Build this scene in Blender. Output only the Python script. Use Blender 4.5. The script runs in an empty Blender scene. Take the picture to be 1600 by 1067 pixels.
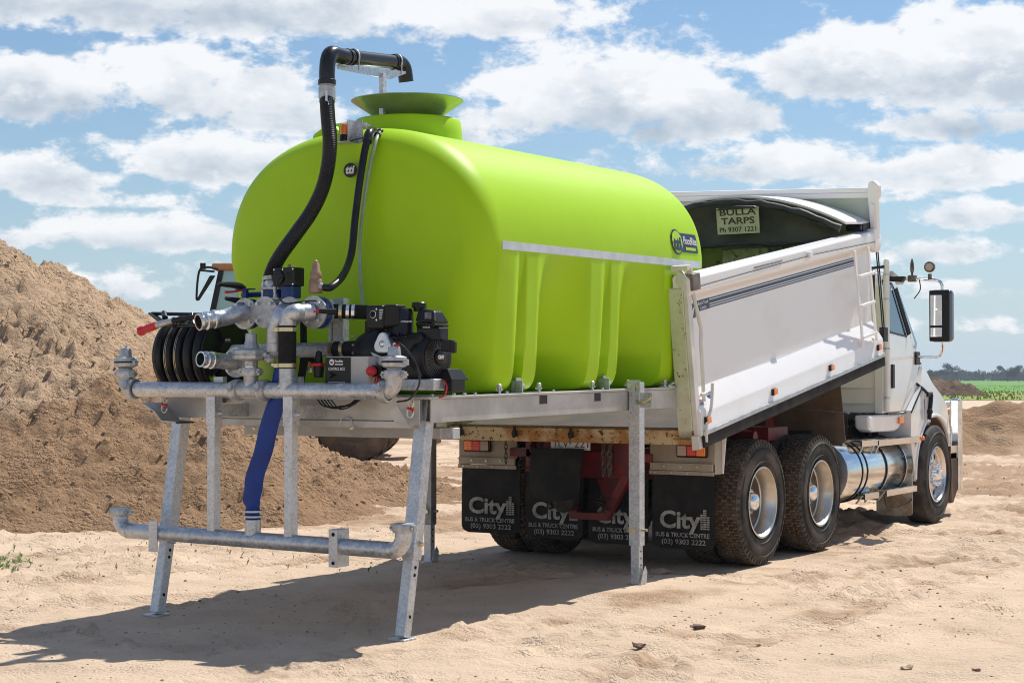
import bpy, bmesh, math, random
import numpy as np
from mathutils import Vector, Matrix
random.seed(7)
PI = math.pi
S = bpy.context.scene
C = S.collection

# ------------------------------------------------------------------ camera
CAM = Vector((6.837, -13.118, 1.564)); YAW = -0.5512; PITCH = 0.0214; FPX = 2637.7
cd = bpy.data.cameras.new('camera'); cam = bpy.data.objects.new('camera', cd); C.objects.link(cam)
cam.location = CAM; cam.rotation_euler = (PI/2 + PITCH, 0, -YAW)
cd.sensor_width = 36; cd.lens = FPX/1600*36; cd.clip_end = 5000; cd.clip_start = .1
S.camera = cam
S.cycles.pixel_filter_type = 'BLACKMAN_HARRIS'; S.cycles.filter_width = 1.05
# ------------------------------------------------------------------ light
SUN_EL = math.radians(56.5); SUN_AZ = math.radians(9)       # azimuth from +Y (truck's nose) towards +X
sd = bpy.data.lights.new('sun', 'SUN'); so = bpy.data.objects.new('sun', sd); C.objects.link(so)
sd.energy = 5.0; sd.angle = math.radians(.55); sd.color = (1, .95, .87)
sv = Vector((math.sin(SUN_AZ)*math.cos(SUN_EL), math.cos(SUN_AZ)*math.cos(SUN_EL), math.sin(SUN_EL)))
so.rotation_euler = sv.to_track_quat('Z', 'Y').to_euler()
S.view_settings.view_transform = 'Standard'; S.view_settings.look = 'None'
S.view_settings.exposure = 0.12; S.view_settings.gamma = 1; S.view_settings.use_curve_mapping = False

def nd(nt, t, **k):
    n = nt.nodes.new(t)
    for a, b in k.items(): setattr(n, a, b)
    return n
def lk(nt, a, b): nt.links.new(a, b)
def mth(nt, op, a, b=None, c=None, clamp=False):
    n = nd(nt, 'ShaderNodeMath', operation=op, use_clamp=clamp)
    for i, v in enumerate((a, b, c)):
        if v is None: continue
        if isinstance(v, (int, float)): n.inputs[i].default_value = v
        else: lk(nt, v, n.inputs[i])
    return n.outputs[0]

def build_world():
    w = bpy.data.worlds.new('World'); S.world = w; w.use_nodes = True
    nt = w.node_tree; nt.nodes.clear()
    sky = nd(nt, 'ShaderNodeTexSky', sky_type='NISHITA', sun_disc=False, sun_elevation=SUN_EL, sun_rotation=SUN_AZ,
             air_density=1.15, dust_density=0.6, ozone_density=2.2, altitude=100)
    tc = nd(nt, 'ShaderNodeTexCoord'); sp = nd(nt, 'ShaderNodeSeparateXYZ'); lk(nt, tc.outputs['Generated'], sp.inputs[0])
    az = mth(nt, 'SUBTRACT', mth(nt, 'ARCTAN2', sp.outputs[0], sp.outputs[1]), YAW)
    el = mth(nt, 'ARCSINE', sp.outputs[2])
    # cloud texture space: azimuth, elevation stretched so far clouds flatten
    cb = nd(nt, 'ShaderNodeCombineXYZ'); lk(nt, mth(nt, 'MULTIPLY', az, 10), cb.inputs[0]); lk(nt, mth(nt, 'MULTIPLY', el, 17), cb.inputs[1])
    def noise(scale, det, off, rough=.55, dist=0):
        mp = nd(nt, 'ShaderNodeMapping'); mp.inputs['Location'].default_value = off; lk(nt, cb.outputs[0], mp.inputs[0])
        n = nd(nt, 'ShaderNodeTexNoise'); n.inputs['Scale'].default_value = scale; n.inputs['Detail'].default_value = det
        n.inputs['Roughness'].default_value = rough; n.inputs['Distortion'].default_value = dist
        lk(nt, mp.outputs[0], n.inputs['Vector']); return n.outputs[0]
    n1 = noise(2.1, 9, (3, 1, 0), .6, .25); n1b = noise(2.1, 5, (3.0, .80, 0), .55, .25); n2 = noise(.9, 2, (8, 5, 2), .5)
    nbig = noise(5.0, 8, (1, 7, 4), .62)
    # cloud banks: azimuth, elevation, half widths (radians), strength
    blobs = [(300, 20, 560, 66, 1), (770, 38, 130, 42, .9), (620, 60, 120, 26, .6), (70, 165, 140, 55, 1.), (300, 150, 210, 62, 1), (430, 190, 110, 40, .8), (60, 295, 150, 38, .9), (200, 320, 120, 20, .6),
             (330, 262, 170, 44, 1), (230, 375, 220, 30, .95), (60, 385, 120, 20, .6), (950, 150, 200, 72, 1.1), (1080, 190, 110, 66, 1), (800, 190, 110, 45, .8), (740, 225, 60, 30, .6),
             (1320, 120, 130, 66, 1.1), (1510, 130, 160, 96, 1.2), (1480, 210, 160, 30, .8), (1210, 268, 190, 34, .95), (1450, 285, 180, 36, .95),
             (1540, 345, 130, 28, .85), (1300, 315, 200, 20, .6), (1480, 400, 300, 20, .6), (120, 455, 300, 26, .6), (650, 330, 300, 40, .7), (1500, 460, 320, 16, .5), (1450, 515, 400, 14, .42), (150, 500, 300, 14, .4)]
    tot = None; shd = None
    for (u, v, wu, wv, s) in blobs:
        a0 = (u-800)/FPX; e0 = (592-v)/FPX
        da = mth(nt, 'MULTIPLY', mth(nt, 'SUBTRACT', az, a0), FPX/(wu*1.04))
        de = mth(nt, 'MULTIPLY', mth(nt, 'SUBTRACT', el, e0), FPX/(wv*1.05))
        db = mth(nt, 'MULTIPLY', mth(nt, 'MINIMUM', de, 0), 1.35)          # flatter undersides
        de2 = mth(nt, 'ADD', mth(nt, 'MAXIMUM', de, 0), db)
        r2 = mth(nt, 'ADD', mth(nt, 'MULTIPLY', da, da), mth(nt, 'MULTIPLY', de2, de2))
        g = mth(nt, 'MULTIPLY', mth(nt, 'EXPONENT', mth(nt, 'MULTIPLY', mth(nt, 'POWER', r2, 1.5), -.75)), s)
        gs = mth(nt, 'MULTIPLY', g, mth(nt, 'ADD', mth(nt, 'MULTIPLY', de, .62), .12))
        tot = g if tot is None else mth(nt, 'MAXIMUM', tot, g)
        shd = gs if shd is None else mth(nt, 'ADD', shd, gs)
    inside = mth(nt, 'LESS_THAN', mth(nt, 'ABSOLUTE', az), .345)
    low = mth(nt, 'LESS_THAN', el, .25)
    inframe = mth(nt, 'MULTIPLY', inside, low)
    # elsewhere in the sky: broken cumulus of the same kind
    nout = noise(.55, 4, (4, 9, 1), .5)
    els = mth(nt, 'MULTIPLY', mth(nt, 'SUBTRACT', 1, inframe), mth(nt, 'MULTIPLY', mth(nt, 'SUBTRACT', nout, .50), 6))
    base = mth(nt, 'ADD', tot, mth(nt, 'MAXIMUM', mth(nt, 'MINIMUM', els, .95), 0))
    nf = mth(nt, 'ADD', mth(nt, 'MULTIPLY', mth(nt, 'SUBTRACT', n1, .5), 2.3), mth(nt, 'MULTIPLY', mth(nt, 'SUBTRACT', nbig, .5), 1.3))
    dens = mth(nt, 'ADD', base, nf)
    cov = nd(nt, 'ShaderNodeMapRange', interpolation_type='SMOOTHSTEP'); lk(nt, dens, cov.inputs[0])
    cov.inputs[1].default_value = .25; cov.inputs[2].default_value = .70
    rel = mth(nt, 'MULTIPLY', mth(nt, 'SUBTRACT', n1, n1b), 1.1)
    lit = mth(nt, 'ADD', mth(nt, 'ADD', .52, mth(nt, 'MULTIPLY', shd, .85)), mth(nt, 'ADD', rel, mth(nt, 'MULTIPLY', mth(nt, 'SUBTRACT', .5, n2), .55)))
    lit = mth(nt, 'ADD', lit, mth(nt, 'MULTIPLY', mth(nt, 'SUBTRACT', nbig, .5), 1.3))
    thin = nd(nt, 'ShaderNodeMapRange'); lk(nt, dens, thin.inputs[0]); thin.inputs[1].default_value = .4; thin.inputs[2].default_value = 1.2; thin.inputs[3].default_value = .30; thin.inputs[4].default_value = -.12
    lit = mth(nt, 'ADD', lit, thin.outputs[0])
    cr = nd(nt, 'ShaderNodeValToRGB'); lk(nt, lit, cr.inputs[0])
    e = cr.color_ramp.elements; e[0].position = .05; e[0].color = (.36, .44, .54, 1); e[1].position = .92; e[1].color = (.93, .94, .96, 1)
    m1 = e.new(.42); m1.color = (.56, .63, .71, 1); m2 = e.new(.66); m2.color = (.76, .80, .85, 1)
    sc = nd(nt, 'ShaderNodeVectorMath', operation='SCALE'); lk(nt, cr.outputs[0], sc.inputs[0]); sc.inputs['Scale'].default_value = SKY_CLOUD
    veil = mth(nt, 'MULTIPLY', mth(nt, 'EXPONENT', mth(nt, 'MULTIPLY', mth(nt, 'ABSOLUTE', el), -11)), .82)
    tint = nd(nt, 'ShaderNodeMix', data_type='RGBA', blend_type='MULTIPLY'); tint.inputs['Factor'].default_value = 1; lk(nt, sky.outputs[0], tint.inputs['A']); tint.inputs['B'].default_value = (.80, .98, 1.14, 1)
    mv = nd(nt, 'ShaderNodeMix', data_type='RGBA'); lk(nt, veil, mv.inputs['Factor']); lk(nt, tint.outputs['Result'], mv.inputs['A'])
    mv.inputs['B'].default_value = (.56*SKY_CLOUD, .69*SKY_CLOUD, .83*SKY_CLOUD, 1)
    mx = nd(nt, 'ShaderNodeMix', data_type='RGBA'); lk(nt, mth(nt, 'MULTIPLY', cov.outputs[0], .95), mx.inputs['Factor'])
    lk(nt, mv.outputs['Result'], mx.inputs['A']); lk(nt, sc.outputs[0], mx.inputs['B'])
    bg = nd(nt, 'ShaderNodeBackground'); bg.inputs['Strength'].default_value = .084; lk(nt, mx.outputs['Result'], bg.inputs[0])
    o = nd(nt, 'ShaderNodeOutputWorld'); lk(nt, bg.outputs[0], o.inputs[0])
SKY_CLOUD = 11.4
build_world()

# ------------------------------------------------------------------ helpers
cR = Vector((math.cos(YAW), -math.sin(YAW), 0)); cF = Vector((math.sin(YAW), math.cos(YAW), 0))
_R = cam.rotation_euler.to_matrix()
def at(u, v, x=None, y=None, z=None):
    """point on a plane x=, y= or z= seen at photo pixel (u, v): used to carry measurements into metres"""
    d = _R @ Vector((u-800, 533.5-v, -FPX))
    i, val = (0, x) if x is not None else (1, y) if y is not None else (2, z)
    return CAM + d*((val-CAM[i])/d[i])
def gp(r, D, z=0): return Vector((CAM.x, CAM.y, 0)) + cR*r + cF*D + Vector((0, 0, z))

def tag(o, label=None, cat=None, group=None, kind=None):
    if label: o['label'] = label
    if cat: o['category'] = cat
    if group: o['group'] = group
    if kind: o['kind'] = kind
    return o
def root(name, loc, label, cat, group=None):
    o = bpy.data.objects.new(name, None); C.objects.link(o); o.location = loc; o.empty_display_size = .2
    return tag(o, label, cat, group)
def rootloc(p):
    l = Vector((0, 0, 0))
    while p is not None: l += p.location; p = p.parent
    return l

class MB:
    def __init__(s, T=None): s.v = []; s.f = []; s.m = []; s.T = T; s.mi = 0
    def add(s, vs, fs, M=None):
        b = len(s.v)
        for p in vs:
            p = Vector(p)
            if M is not None: p = M @ p
            if s.T is not None: p = s.T(p) if callable(s.T) else s.T @ p
            s.v.append(tuple(p))
        for f in fs: s.f.append(tuple(b+i for i in f)); s.m.append(s.mi)
        return s
    def box(s, x0, x1, y0, y1, z0, z1, M=None):
        vs = [(x, y, z) for z in (z0, z1) for y in (y0, y1) for x in (x0, x1)]
        return s.add(vs, [(0, 2, 3, 1), (4, 5, 7, 6), (0, 1, 5, 4), (2, 6, 7, 3), (0, 4, 6, 2), (1, 3, 7, 5)], M)
    def hull8(s, vs): return s.add(vs, [(0, 3, 2, 1), (4, 5, 6, 7), (0, 1, 5, 4), (1, 2, 6, 5), (2, 3, 7, 6), (3, 0, 4, 7)])
    def bar(s, p0, p1, w, h, up=(0, 0, 1)):
        p0 = Vector(p0); p1 = Vector(p1); d = (p1-p0).normalized(); u = Vector(up)
        if abs(d.dot(u)) > .99: u = Vector((0, 1, 0))
        a = d.cross(u).normalized(); b = a.cross(d)
        vs = [p+a*sx*w/2+b*sy*h/2 for p in (p0, p1) for sx, sy in ((-1, -1), (1, -1), (1, 1), (-1, 1))]
        return s.hull8(vs)
    def tube(s, pts, r, n=14, caps=True, flat=None):
        pts = [Vector(p) for p in pts]; N = len(pts)
        rs = r if isinstance(r, (list, tuple)) else [r]*N
        t0 = (pts[1]-pts[0]).normalized(); u = Vector((0, 0, 1)) if abs(t0.z) < .9 else Vector((0, 1, 0))
        a = t0.cross(u).normalized(); vs = []
        for i, p in enumerate(pts):
            t = (pts[min(i+1, N-1)]-pts[max(i-1, 0)]).normalized()
            a = (a-t*a.dot(t)).normalized(); b = t.cross(a)
            for k in range(n):
                w = 2*PI*k/n; vs.append(p+(a*math.cos(w)*(flat or 1)+b*math.sin(w))*rs[i])
        fs = [(i*n+k, i*n+(k+1) % n, (i+1)*n+(k+1) % n, (i+1)*n+k) for i in range(N-1) for k in range(n)]
        if caps: fs += [tuple(reversed(range(n))), tuple((N-1)*n+k for k in range(n))]
        return s.add(vs, fs)
    def cyl(s, p0, p1, r0, r1=None, n=20, caps=True): return s.tube([p0, p1], [r0, r0 if r1 is None else r1], n, caps)
    def lathe(s, prof, o, ax=(0, 0, 1), n=32, closed=False, cap=None):
        """profile of (distance along axis, radius)"""
        o = Vector(o); ax = Vector(ax).normalized(); u = Vector((0, 0, 1)) if abs(ax.z) < .9 else Vector((0, 1, 0))
        a = ax.cross(u).normalized(); b = ax.cross(a); vs = []
        for (d, r) in prof:
            for k in range(n):
                w = 2*PI*k/n; vs.append(o+ax*d+(a*math.cos(w)+b*math.sin(w))*max(r, 1e-4))
        N = len(prof); fs = [(i*n+k, (i+1)*n+k, (i+1)*n+(k+1) % n, i*n+(k+1) % n) for i in range(N-1) for k in range(n)]
        if closed: fs += [((N-1)*n+k, k, (k+1) % n, (N-1)*n+(k+1) % n) for k in range(n)]
        elif cap or (cap is None and N == 2):
            if prof[0][1] > 1e-3: fs.append(tuple(range(n)))
            if prof[-1][1] > 1e-3: fs.append(tuple((N-1)*n+k for k in reversed(range(n))))
        return s.add(vs, fs)
    def prism(s, poly, ax, a0, a1):
        """poly in the plane across axis ax ('x': (y,z), 'y': (x,z), 'z': (x,y)), from a0 to a1"""
        def p(q, a): return (a, q[0], q[1]) if ax == 'x' else (q[0], a, q[1]) if ax == 'y' else (q[0], q[1], a)
        n = len(poly); vs = [p(q, a0) for q in poly]+[p(q, a1) for q in poly]
        return s.add(vs, [tuple(reversed(range(n))), tuple(range(n, 2*n))]+[(k, (k+1) % n, n+(k+1) % n, n+k) for k in range(n)])
    def ball(s, c, r, n=12, sc=(1, 1, 1)):
        c = Vector(c); prof = [(-r*math.cos(PI*i/n), r*math.sin(PI*i/n)) for i in range(n+1)]
        M = Matrix.Translation(c) @ Matrix.Diagonal((*sc, 1)); b = MB(); b.lathe(prof, (0, 0, 0), n=n*2)
        return s.add(b.v, b.f, M)
    def build(s, name, mat, parent=None, bevel=0, ang=35, seg=2, loc=None, smooth=True, kind=None, label=None, fixn=True):
        off = rootloc(parent) if loc is None else Vector(loc)
        me = bpy.data.meshes.new(name)
        me.from_pydata([(a-off.x, b-off.y, c-off.z) for a, b, c in s.v], [], s.f)
        for m in (mat if isinstance(mat, (list, tuple)) else [mat]): me.materials.append(m)
        me.polygons.foreach_set('material_index', s.m)
        if fixn:
            bm = bmesh.new(); bm.from_mesh(me); bmesh.ops.recalc_face_normals(bm, faces=bm.faces); bm.to_mesh(me); bm.free()
        if smooth: me.shade_smooth(); me.set_sharp_from_angle(angle=math.radians(ang))
        me.validate()
        o = bpy.data.objects.new(name, me); C.objects.link(o)
        if parent is not None: o.parent = parent
        if loc is not None: o.location = Vector(loc)-rootloc(parent)
        if bevel:
            b = o.modifiers.new('bevel', 'BEVEL'); b.width = bevel; b.segments = seg; b.limit_method = 'ANGLE'; b.angle_limit = math.radians(35)
            b.harden_normals = True
        if kind: o['kind'] = kind
        if label: o['label'] = label
        return o
def inst(src, loc, parent, rot=None, name=None):
    """another piece sharing src's mesh"""
    o = src.copy(); C.objects.link(o); o.parent = parent; o.location = Vector(loc)-rootloc(parent)
    if rot is not None: o.rotation_euler = rot
    return o
def smoothpath(pts, k=6):
    P = [Vector(p) for p in pts]; P = [P[0]*2-P[1]]+P+[P[-1]*2-P[-2]]; out = []
    for i in range(1, len(P)-2):
        a, b, c, d = P[i-1:i+3]
        for j in range(k):
            t = j/k; out.append(.5*((2*b)+(c-a)*t+(2*a-5*b+4*c-d)*t*t+(3*b-a-3*c+d)*t**3))
    out.append(P[-2]); return out
def elbow(p, d0, d1, r, k=7):
    """quarter bend about corner p: comes in along d0, leaves along d1"""
    p = Vector(p); d0 = Vector(d0).normalized(); d1 = Vector(d1).normalized(); c = p-d0*r+d1*r
    return [c+(-d1*math.cos(t)+d0*math.sin(t))*r for t in [PI/2*i/k for i in range(k+1)]]

_fonts = {}
def text(body, size, org, right, up, mat, parent, name='lettering', bold=0.0, width=None, depth=.0012, align='LEFT', T=None, italic=0, gap=.001):
    """flat lettering; org = lower left (or centre) of the base line"""
    cu = bpy.data.curves.new('t', 'FONT'); cu.body = body; cu.size = size; cu.offset = bold; cu.extrude = depth/2; cu.align_x = align; cu.shear = italic
    cu.resolution_u = 3
    o = bpy.data.objects.new('t', cu); C.objects.link(o)
    dg = bpy.context.evaluated_depsgraph_get(); me = bpy.data.meshes.new_from_object(o.evaluated_get(dg)); bpy.data.objects.remove(o)
    co = np.array([v.co[:] for v in me.vertices])
    if width:
        w = np.ptp(co[:, 0]); co[:, 0] *= width/w
    right = Vector(right).normalized(); up = Vector(up).normalized(); nrm = right.cross(up).normalized(); org = Vector(org); off = rootloc(parent)
    me.vertices.foreach_set('co', np.array([tuple(((T(org+right*a+up*b+nrm*(c+depth/2+gap)) if T else org+right*a+up*b+nrm*(c+depth/2+gap)))-off) for a, b, c in co]).ravel())
    me.materials.clear(); me.materials.append(mat); me.name = name
    ob = bpy.data.objects.new(name, me); C.objects.link(ob); ob.parent = parent
    return ob

# ------------------------------------------------------------------ materials
def mat(name, c1, c2=None, scale=3, rough=.5, metal=0, bump=0, bscale=60, r2=None, coat=0, detail=6, lo=.35, hi=.65, spec=.5,
        sp=None, emis=None, sss=0, trans=0, alpha=None, stretch=None, kind='noise'):
    m = bpy.data.materials.new(name); m.use_nodes = True; nt = m.node_tree; b = nt.nodes['Principled BSDF']
    b.inputs['Roughness'].default_value = rough; b.inputs['Metallic'].default_value = metal; b.inputs['Specular IOR Level'].default_value = spec
    b.inputs['Coat Weight'].default_value = coat; b.inputs['Coat Roughness'].default_value = .08
    b.inputs['Base Color'].default_value = (*c1, 1)
    if sss: b.inputs['Subsurface Weight'].default_value = sss; b.inputs['Subsurface Radius'].default_value = (.05, .08, .02)
    if trans: b.inputs['Transmission Weight'].default_value = trans
    if alpha is not None: b.inputs['Alpha'].default_value = alpha
    tc = nd(nt, 'ShaderNodeTexCoord'); vec = tc.outputs['Object']
    if stretch:
        mp = nd(nt, 'ShaderNodeMapping'); mp.inputs['Scale'].default_value = stretch; lk(nt, vec, mp.inputs[0]); vec = mp.outputs[0]
    if c2 is not None:
        if kind == 'voronoi':
            n = nd(nt, 'ShaderNodeTexVoronoi'); n.inputs['Scale'].default_value = scale; lk(nt, vec, n.inputs['Vector'])
            sx = nd(nt, 'ShaderNodeSeparateColor'); lk(nt, n.outputs['Color'], sx.inputs[0]); fo = sx.outputs[0]
            n2 = nd(nt, 'ShaderNodeTexNoise'); n2.inputs['Scale'].default_value = scale*.12; n2.inputs['Detail'].default_value = 6; lk(nt, vec, n2.inputs['Vector'])
            fo = mth(nt, 'ADD', mth(nt, 'MULTIPLY', fo, .35), mth(nt, 'MULTIPLY', n2.outputs[0], .85))
        else:
            n = nd(nt, 'ShaderNodeTexNoise'); n.inputs['Scale'].default_value = scale; n.inputs['Detail'].default_value = detail
            n.inputs['Roughness'].default_value = .6; lk(nt, vec, n.inputs['Vector']); fo = n.outputs[0]
        mr = nd(nt, 'ShaderNodeMapRange', interpolation_type='SMOOTHSTEP'); lk(nt, fo, mr.inputs[0]); mr.inputs[1].default_value = lo; mr.inputs[2].default_value = hi
        mx = nd(nt, 'ShaderNodeMix', data_type='RGBA'); lk(nt, mr.outputs[0], mx.inputs['Factor'])
        mx.inputs['A'].default_value = (*c1, 1); mx.inputs['B'].default_value = (*c2, 1); col = mx.outputs['Result']
        if sp:   # spots: colour, scale, threshold
            n3 = nd(nt, 'ShaderNodeTexNoise'); n3.inputs['Scale'].default_value = sp[1]; n3.inputs['Detail'].default_value = 8; n3.inputs['Roughness'].default_value = .7
            lk(nt, vec, n3.inputs['Vector'])
            m3 = nd(nt, 'ShaderNodeMapRange'); lk(nt, n3.outputs[0], m3.inputs[0]); m3.inputs[1].default_value = sp[2]; m3.inputs[2].default_value = sp[2]+.05
            x3 = nd(nt, 'ShaderNodeMix', data_type='RGBA'); lk(nt, m3.outputs[0], x3.inputs['Factor']); lk(nt, col, x3.inputs['A'])
            x3.inputs['B'].default_value = (*sp[0], 1); col = x3.outputs['Result']
        lk(nt, col, b.inputs['Base Color'])
        if r2 is not None:
            rr = nd(nt, 'ShaderNodeMapRange'); lk(nt, mr.outputs[0], rr.inputs[0]); rr.inputs[3].default_value = rough; rr.inputs[4].default_value = r2
            lk(nt, rr.outputs[0], b.inputs['Roughness'])
    if bump:
        n = nd(nt, 'ShaderNodeTexNoise'); n.inputs['Scale'].default_value = bscale; n.inputs['Detail'].default_value = 5; lk(nt, vec, n.inputs['Vector'])
        bp = nd(nt, 'ShaderNodeBump'); bp.inputs['Strength'].default_value = bump; bp.inputs['Distance'].default_value = .01
        lk(nt, n.outputs[0], bp.inputs['Height']); lk(nt, bp.outputs[0], b.inputs['Normal'])
    if emis: b.inputs['Emission Color'].default_value = (*emis[0], 1); b.inputs['Emission Strength'].default_value = emis[1]
    return m
LIME = mat('lime_plastic', (.385, .64, .001), (.355, .60, .002), .9, .40, bump=.10, bscale=3.2, r2=.52, spec=.28)
GALV = mat('galvanised_steel', (.40, .42, .45), (.64, .66, .68), 75, .34, .80, .06, 60, r2=.55, lo=.3, hi=.85, kind='voronoi', sp=((.30, .27, .23), 9, .66))
GALVD = mat('galvanised_plate_dusty', (.56, .55, .52), (.42, .41, .39), 3, .5, .35, .08, 40, r2=.6, sp=((.33, .27, .2), 22, .66))
CAST = mat('cast_aluminium', (.52, .53, .54), (.40, .41, .42), 30, .42, .7, .1, 120, r2=.55)
POLI = mat('polished_aluminium', (.80, .80, .80), (.66, .65, .63), 4, .10, 1, .02, 30, r2=.26)
BRUSH = mat('brushed_aluminium_tank', (.80, .80, .79), (.68, .67, .65), 5, .12, 1, .012, 40, r2=.24, stretch=(1, .2, 1))
CHROME = mat('chrome', (.82, .82, .83), None, rough=.06, metal=1)
WHITE = mat('white_paint', (.86, .845, .83), (.80, .775, .74), 2.2, .3, 0, .04, 3, r2=.42, coat=.2, lo=.45, hi=.8, sp=((.60, .52, .42), 14, .73))
WHITEC = mat('white_cab_paint', (.82, .82, .81), (.78, .77, .75), 1.5, .16, coat=.7)
WHITED = mat('white_paint_chipped', (.76, .74, .70), (.62, .60, .53), 4, .45, 0, .05, 30, sp=((.20, .09, .03), 14, .69))
PALEG = mat('pale_cream_rusty_paint', (.66, .66, .48), (.54, .55, .36), 5, .55, 0, .1, 30, sp=((.16, .06, .02), 21, .60))
GREENR = mat('green_hopper_paint_rusty', (.36, .43, .14), (.22, .25, .09), 4, .6, 0, .15, 30, sp=((.12, .05, .02), 14, .58))
RUSTY = mat('yellow_cream_rust', (.60, .47, .27), (.42, .20, .055), 3.2, .65, 0, .2, 40, sp=((.10, .036, .012), 26, .555), lo=.44, hi=.58)
BLACKP = mat('black_plastic', (.006, .006, .007), (.010, .010, .010), 12, .36, bump=.03, bscale=80, spec=.32)
BLACKM = mat('black_mesh_paint', (.008, .008, .009), (.014, .014, .014), 20, .33, .0, spec=.4)
POLYP = mat('black_poly_pipe', (.006, .0065, .008), (.012, .012, .014), 6, .27, spec=.45)
HOSE = mat('black_suction_hose', (.006, .006, .008), (.012, .012, .014), 9, .38, 0, .03, 40, spec=.35)
SLEEVE = mat('rubber_sleeve', (.008, .008, .008), (.015, .014, .014), 30, .75, 0, .2, 200, spec=.25)
FLAP = mat('mud_flap_rubber', (.011, .011, .011), (.030, .026, .022), 5, .7, 0, .25, 60, lo=.4, hi=.75, spec=.3)
FLAPW = mat('flap_print_worn', (.42, .41, .37), (.22, .21, .19), 14, .7)
BLUE = mat('blue_valve_paint', (.004, .028, .14), (.006, .036, .18), 8, .3, spec=.4)
LAYFLAT = mat('blue_layflat_hose', (.002, .030, .20), (.003, .038, .26), 3, .45, 0, .15, 14, spec=.35)
RED = mat('red_plastic', (.55, .012, .02), None, rough=.35)
REDP = mat('red_chassis_paint', (.20, .009, .010), (.10, .012, .010), 6, .5, bump=.05, sp=((.06, .03, .02), 20, .63))
AMBER = mat('amber_lens', (.95, .22, .006), None, rough=.15, coat=.6)
REDL = mat('red_lens', (.70, .02, .015), None, rough=.2, coat=.5)
CLEARL = mat('dirty_clear_lens', (.50, .38, .32), None, rough=.25)
BRASS = mat('bronze_valve', (.26, .16, .11), (.36, .24, .17), 25, .55, .3, .1, 120)
GOLDZ = mat('zinc_passivated_clamp', (.68, .58, .30), (.55, .50, .38), 30, .28, .9)
DRUB = mat('side_rubber_strip', (.014, .013, .013), (.035, .030, .025), 6, .75, bump=.1, spec=.25)
TYRE = mat('tyre_rubber', (.026, .024, .022), (.105, .086, .068), 4, .75, bump=.08, bscale=50, lo=.40, hi=.72, spec=.3)
TREAD = mat('tyre_tread_rubber', (.050, .043, .036), (.135, .102, .075), 9, .85, bump=.2, bscale=70, lo=.4, hi=.7, spec=.3)
MUD = mat('packed_mud', (.42, .25, .13), (.24, .14, .075), 20, .9, bump=.4, bscale=90)
DISC = mat('wheel_dish_dusty', (.13, .105, .08), (.06, .048, .038), 8, .8, 0)
DARK = mat('black_grimy_steel', (.018, .016, .015), (.05, .038, .028), 9, .7, bump=.2)
BROWN = mat('dirty_brown_guard', (.13, .085, .050), (.20, .14, .09), 3, .8, bump=.3, bscale=30)
TARP = mat('olive_black_tarp', (.075, .068, .045), (.040, .037, .030), 2.5, .75, bump=.3, bscale=18)
TARPB = mat('black_tarp', (.022, .022, .023), (.05, .048, .044), 5, .6, bump=.3, bscale=20)
SIGNP = mat('yellowed_sign', (.62, .58, .38), (.52, .47, .28), 8, .6)
INK = mat('dark_ink', (.015, .022, .03), None, rough=.4)
NAVY = mat('navy_decal', (.012, .024, .06), (.02, .035, .075), 20, .35)
DWHITE = mat('decal_white', (.72, .72, .72), None, rough=.4)
TAPE = mat('silver_reflective_tape', (.66, .68, .70), (.56, .58, .60), 9, .35, .25)
GLASS = mat('tinted_glass', (.025, .035, .035), None, rough=.03, spec=.8, coat=1)
GLASSB = mat('windscreen_sky_glass', (.16, .24, .28), None, rough=.03, metal=.55, coat=1)
MIRROR = mat('mirror_glass', (.75, .77, .78), None, rough=.02, metal=1)
YELLOW = mat('loader_yellow', (.62, .30, .03), (.50, .24, .03), 3, .45)
TAN = mat('loader_roof_tan', (.42, .20, .075), (.50, .27, .12), 3, .55)
BEIGE = mat('dirty_beige_panel', (.40, .34, .26), (.30, .24, .17), 3, .6, bump=.1, bscale=30)
GREY = mat('grey_enclosure', (.42, .41, .39), (.50, .48, .46), 6, .5)
TUBE = mat('clear_tube_greenish', (.22, .34, .20), (.30, .40, .28), 8, .25)
LABEL = mat('lime_label', (.40, .62, .02), None, rough=.4)
FLOORS = mat('worn_steel_floor', (.075, .052, .036), (.035, .025, .018), 4, .6, 0, .15, 30)
LOGOB = mat('blue_badge', (.012, .06, .30), None, rough=.3)

# ------------------------------------------------------------------ noise for terrain
def hash2(ix, iy, seed):
    n = (ix.astype(np.int64)*374761393+iy.astype(np.int64)*668265263+seed*144665) & 0x7fffffff
    n = ((n ^ (n >> 13))*1274126177) & 0x7fffffff
    return ((n ^ (n >> 16)) & 0xffff)/65535.0
def vnoise(x, y, seed=0):
    ix = np.floor(x); iy = np.floor(y); fx = x-ix; fy = y-iy
    fx = fx*fx*fx*(fx*(fx*6-15)+10); fy = fy*fy*fy*(fy*(fy*6-15)+10)
    a = hash2(ix, iy, seed); b = hash2(ix+1, iy, seed); c = hash2(ix, iy+1, seed); d = hash2(ix+1, iy+1, seed)
    return (a*(1-fx)+b*fx)*(1-fy)+(c*(1-fx)+d*fx)*fy-.5
def fbm(x, y, s, o=4, seed=0, g=.5):
    t = 0; a = 1
    for i in range(o): t = t+a*vnoise(x*s+17.3*i, y*s+5.1*i, seed+i); s *= 2.03; a *= g
    return t
def ridged(x, y, s, o=4, seed=0):
    t = 0; a = 1
    for i in range(o): t = t+a*(.5-np.abs(vnoise(x*s+9.3*i, y*s, seed+i))*2); s *= 2.1; a *= .5
    return t
def sstep(a, b, x): t = np.clip((x-a)/(b-a), 0, 1); return t*t*(3-2*t)

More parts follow.
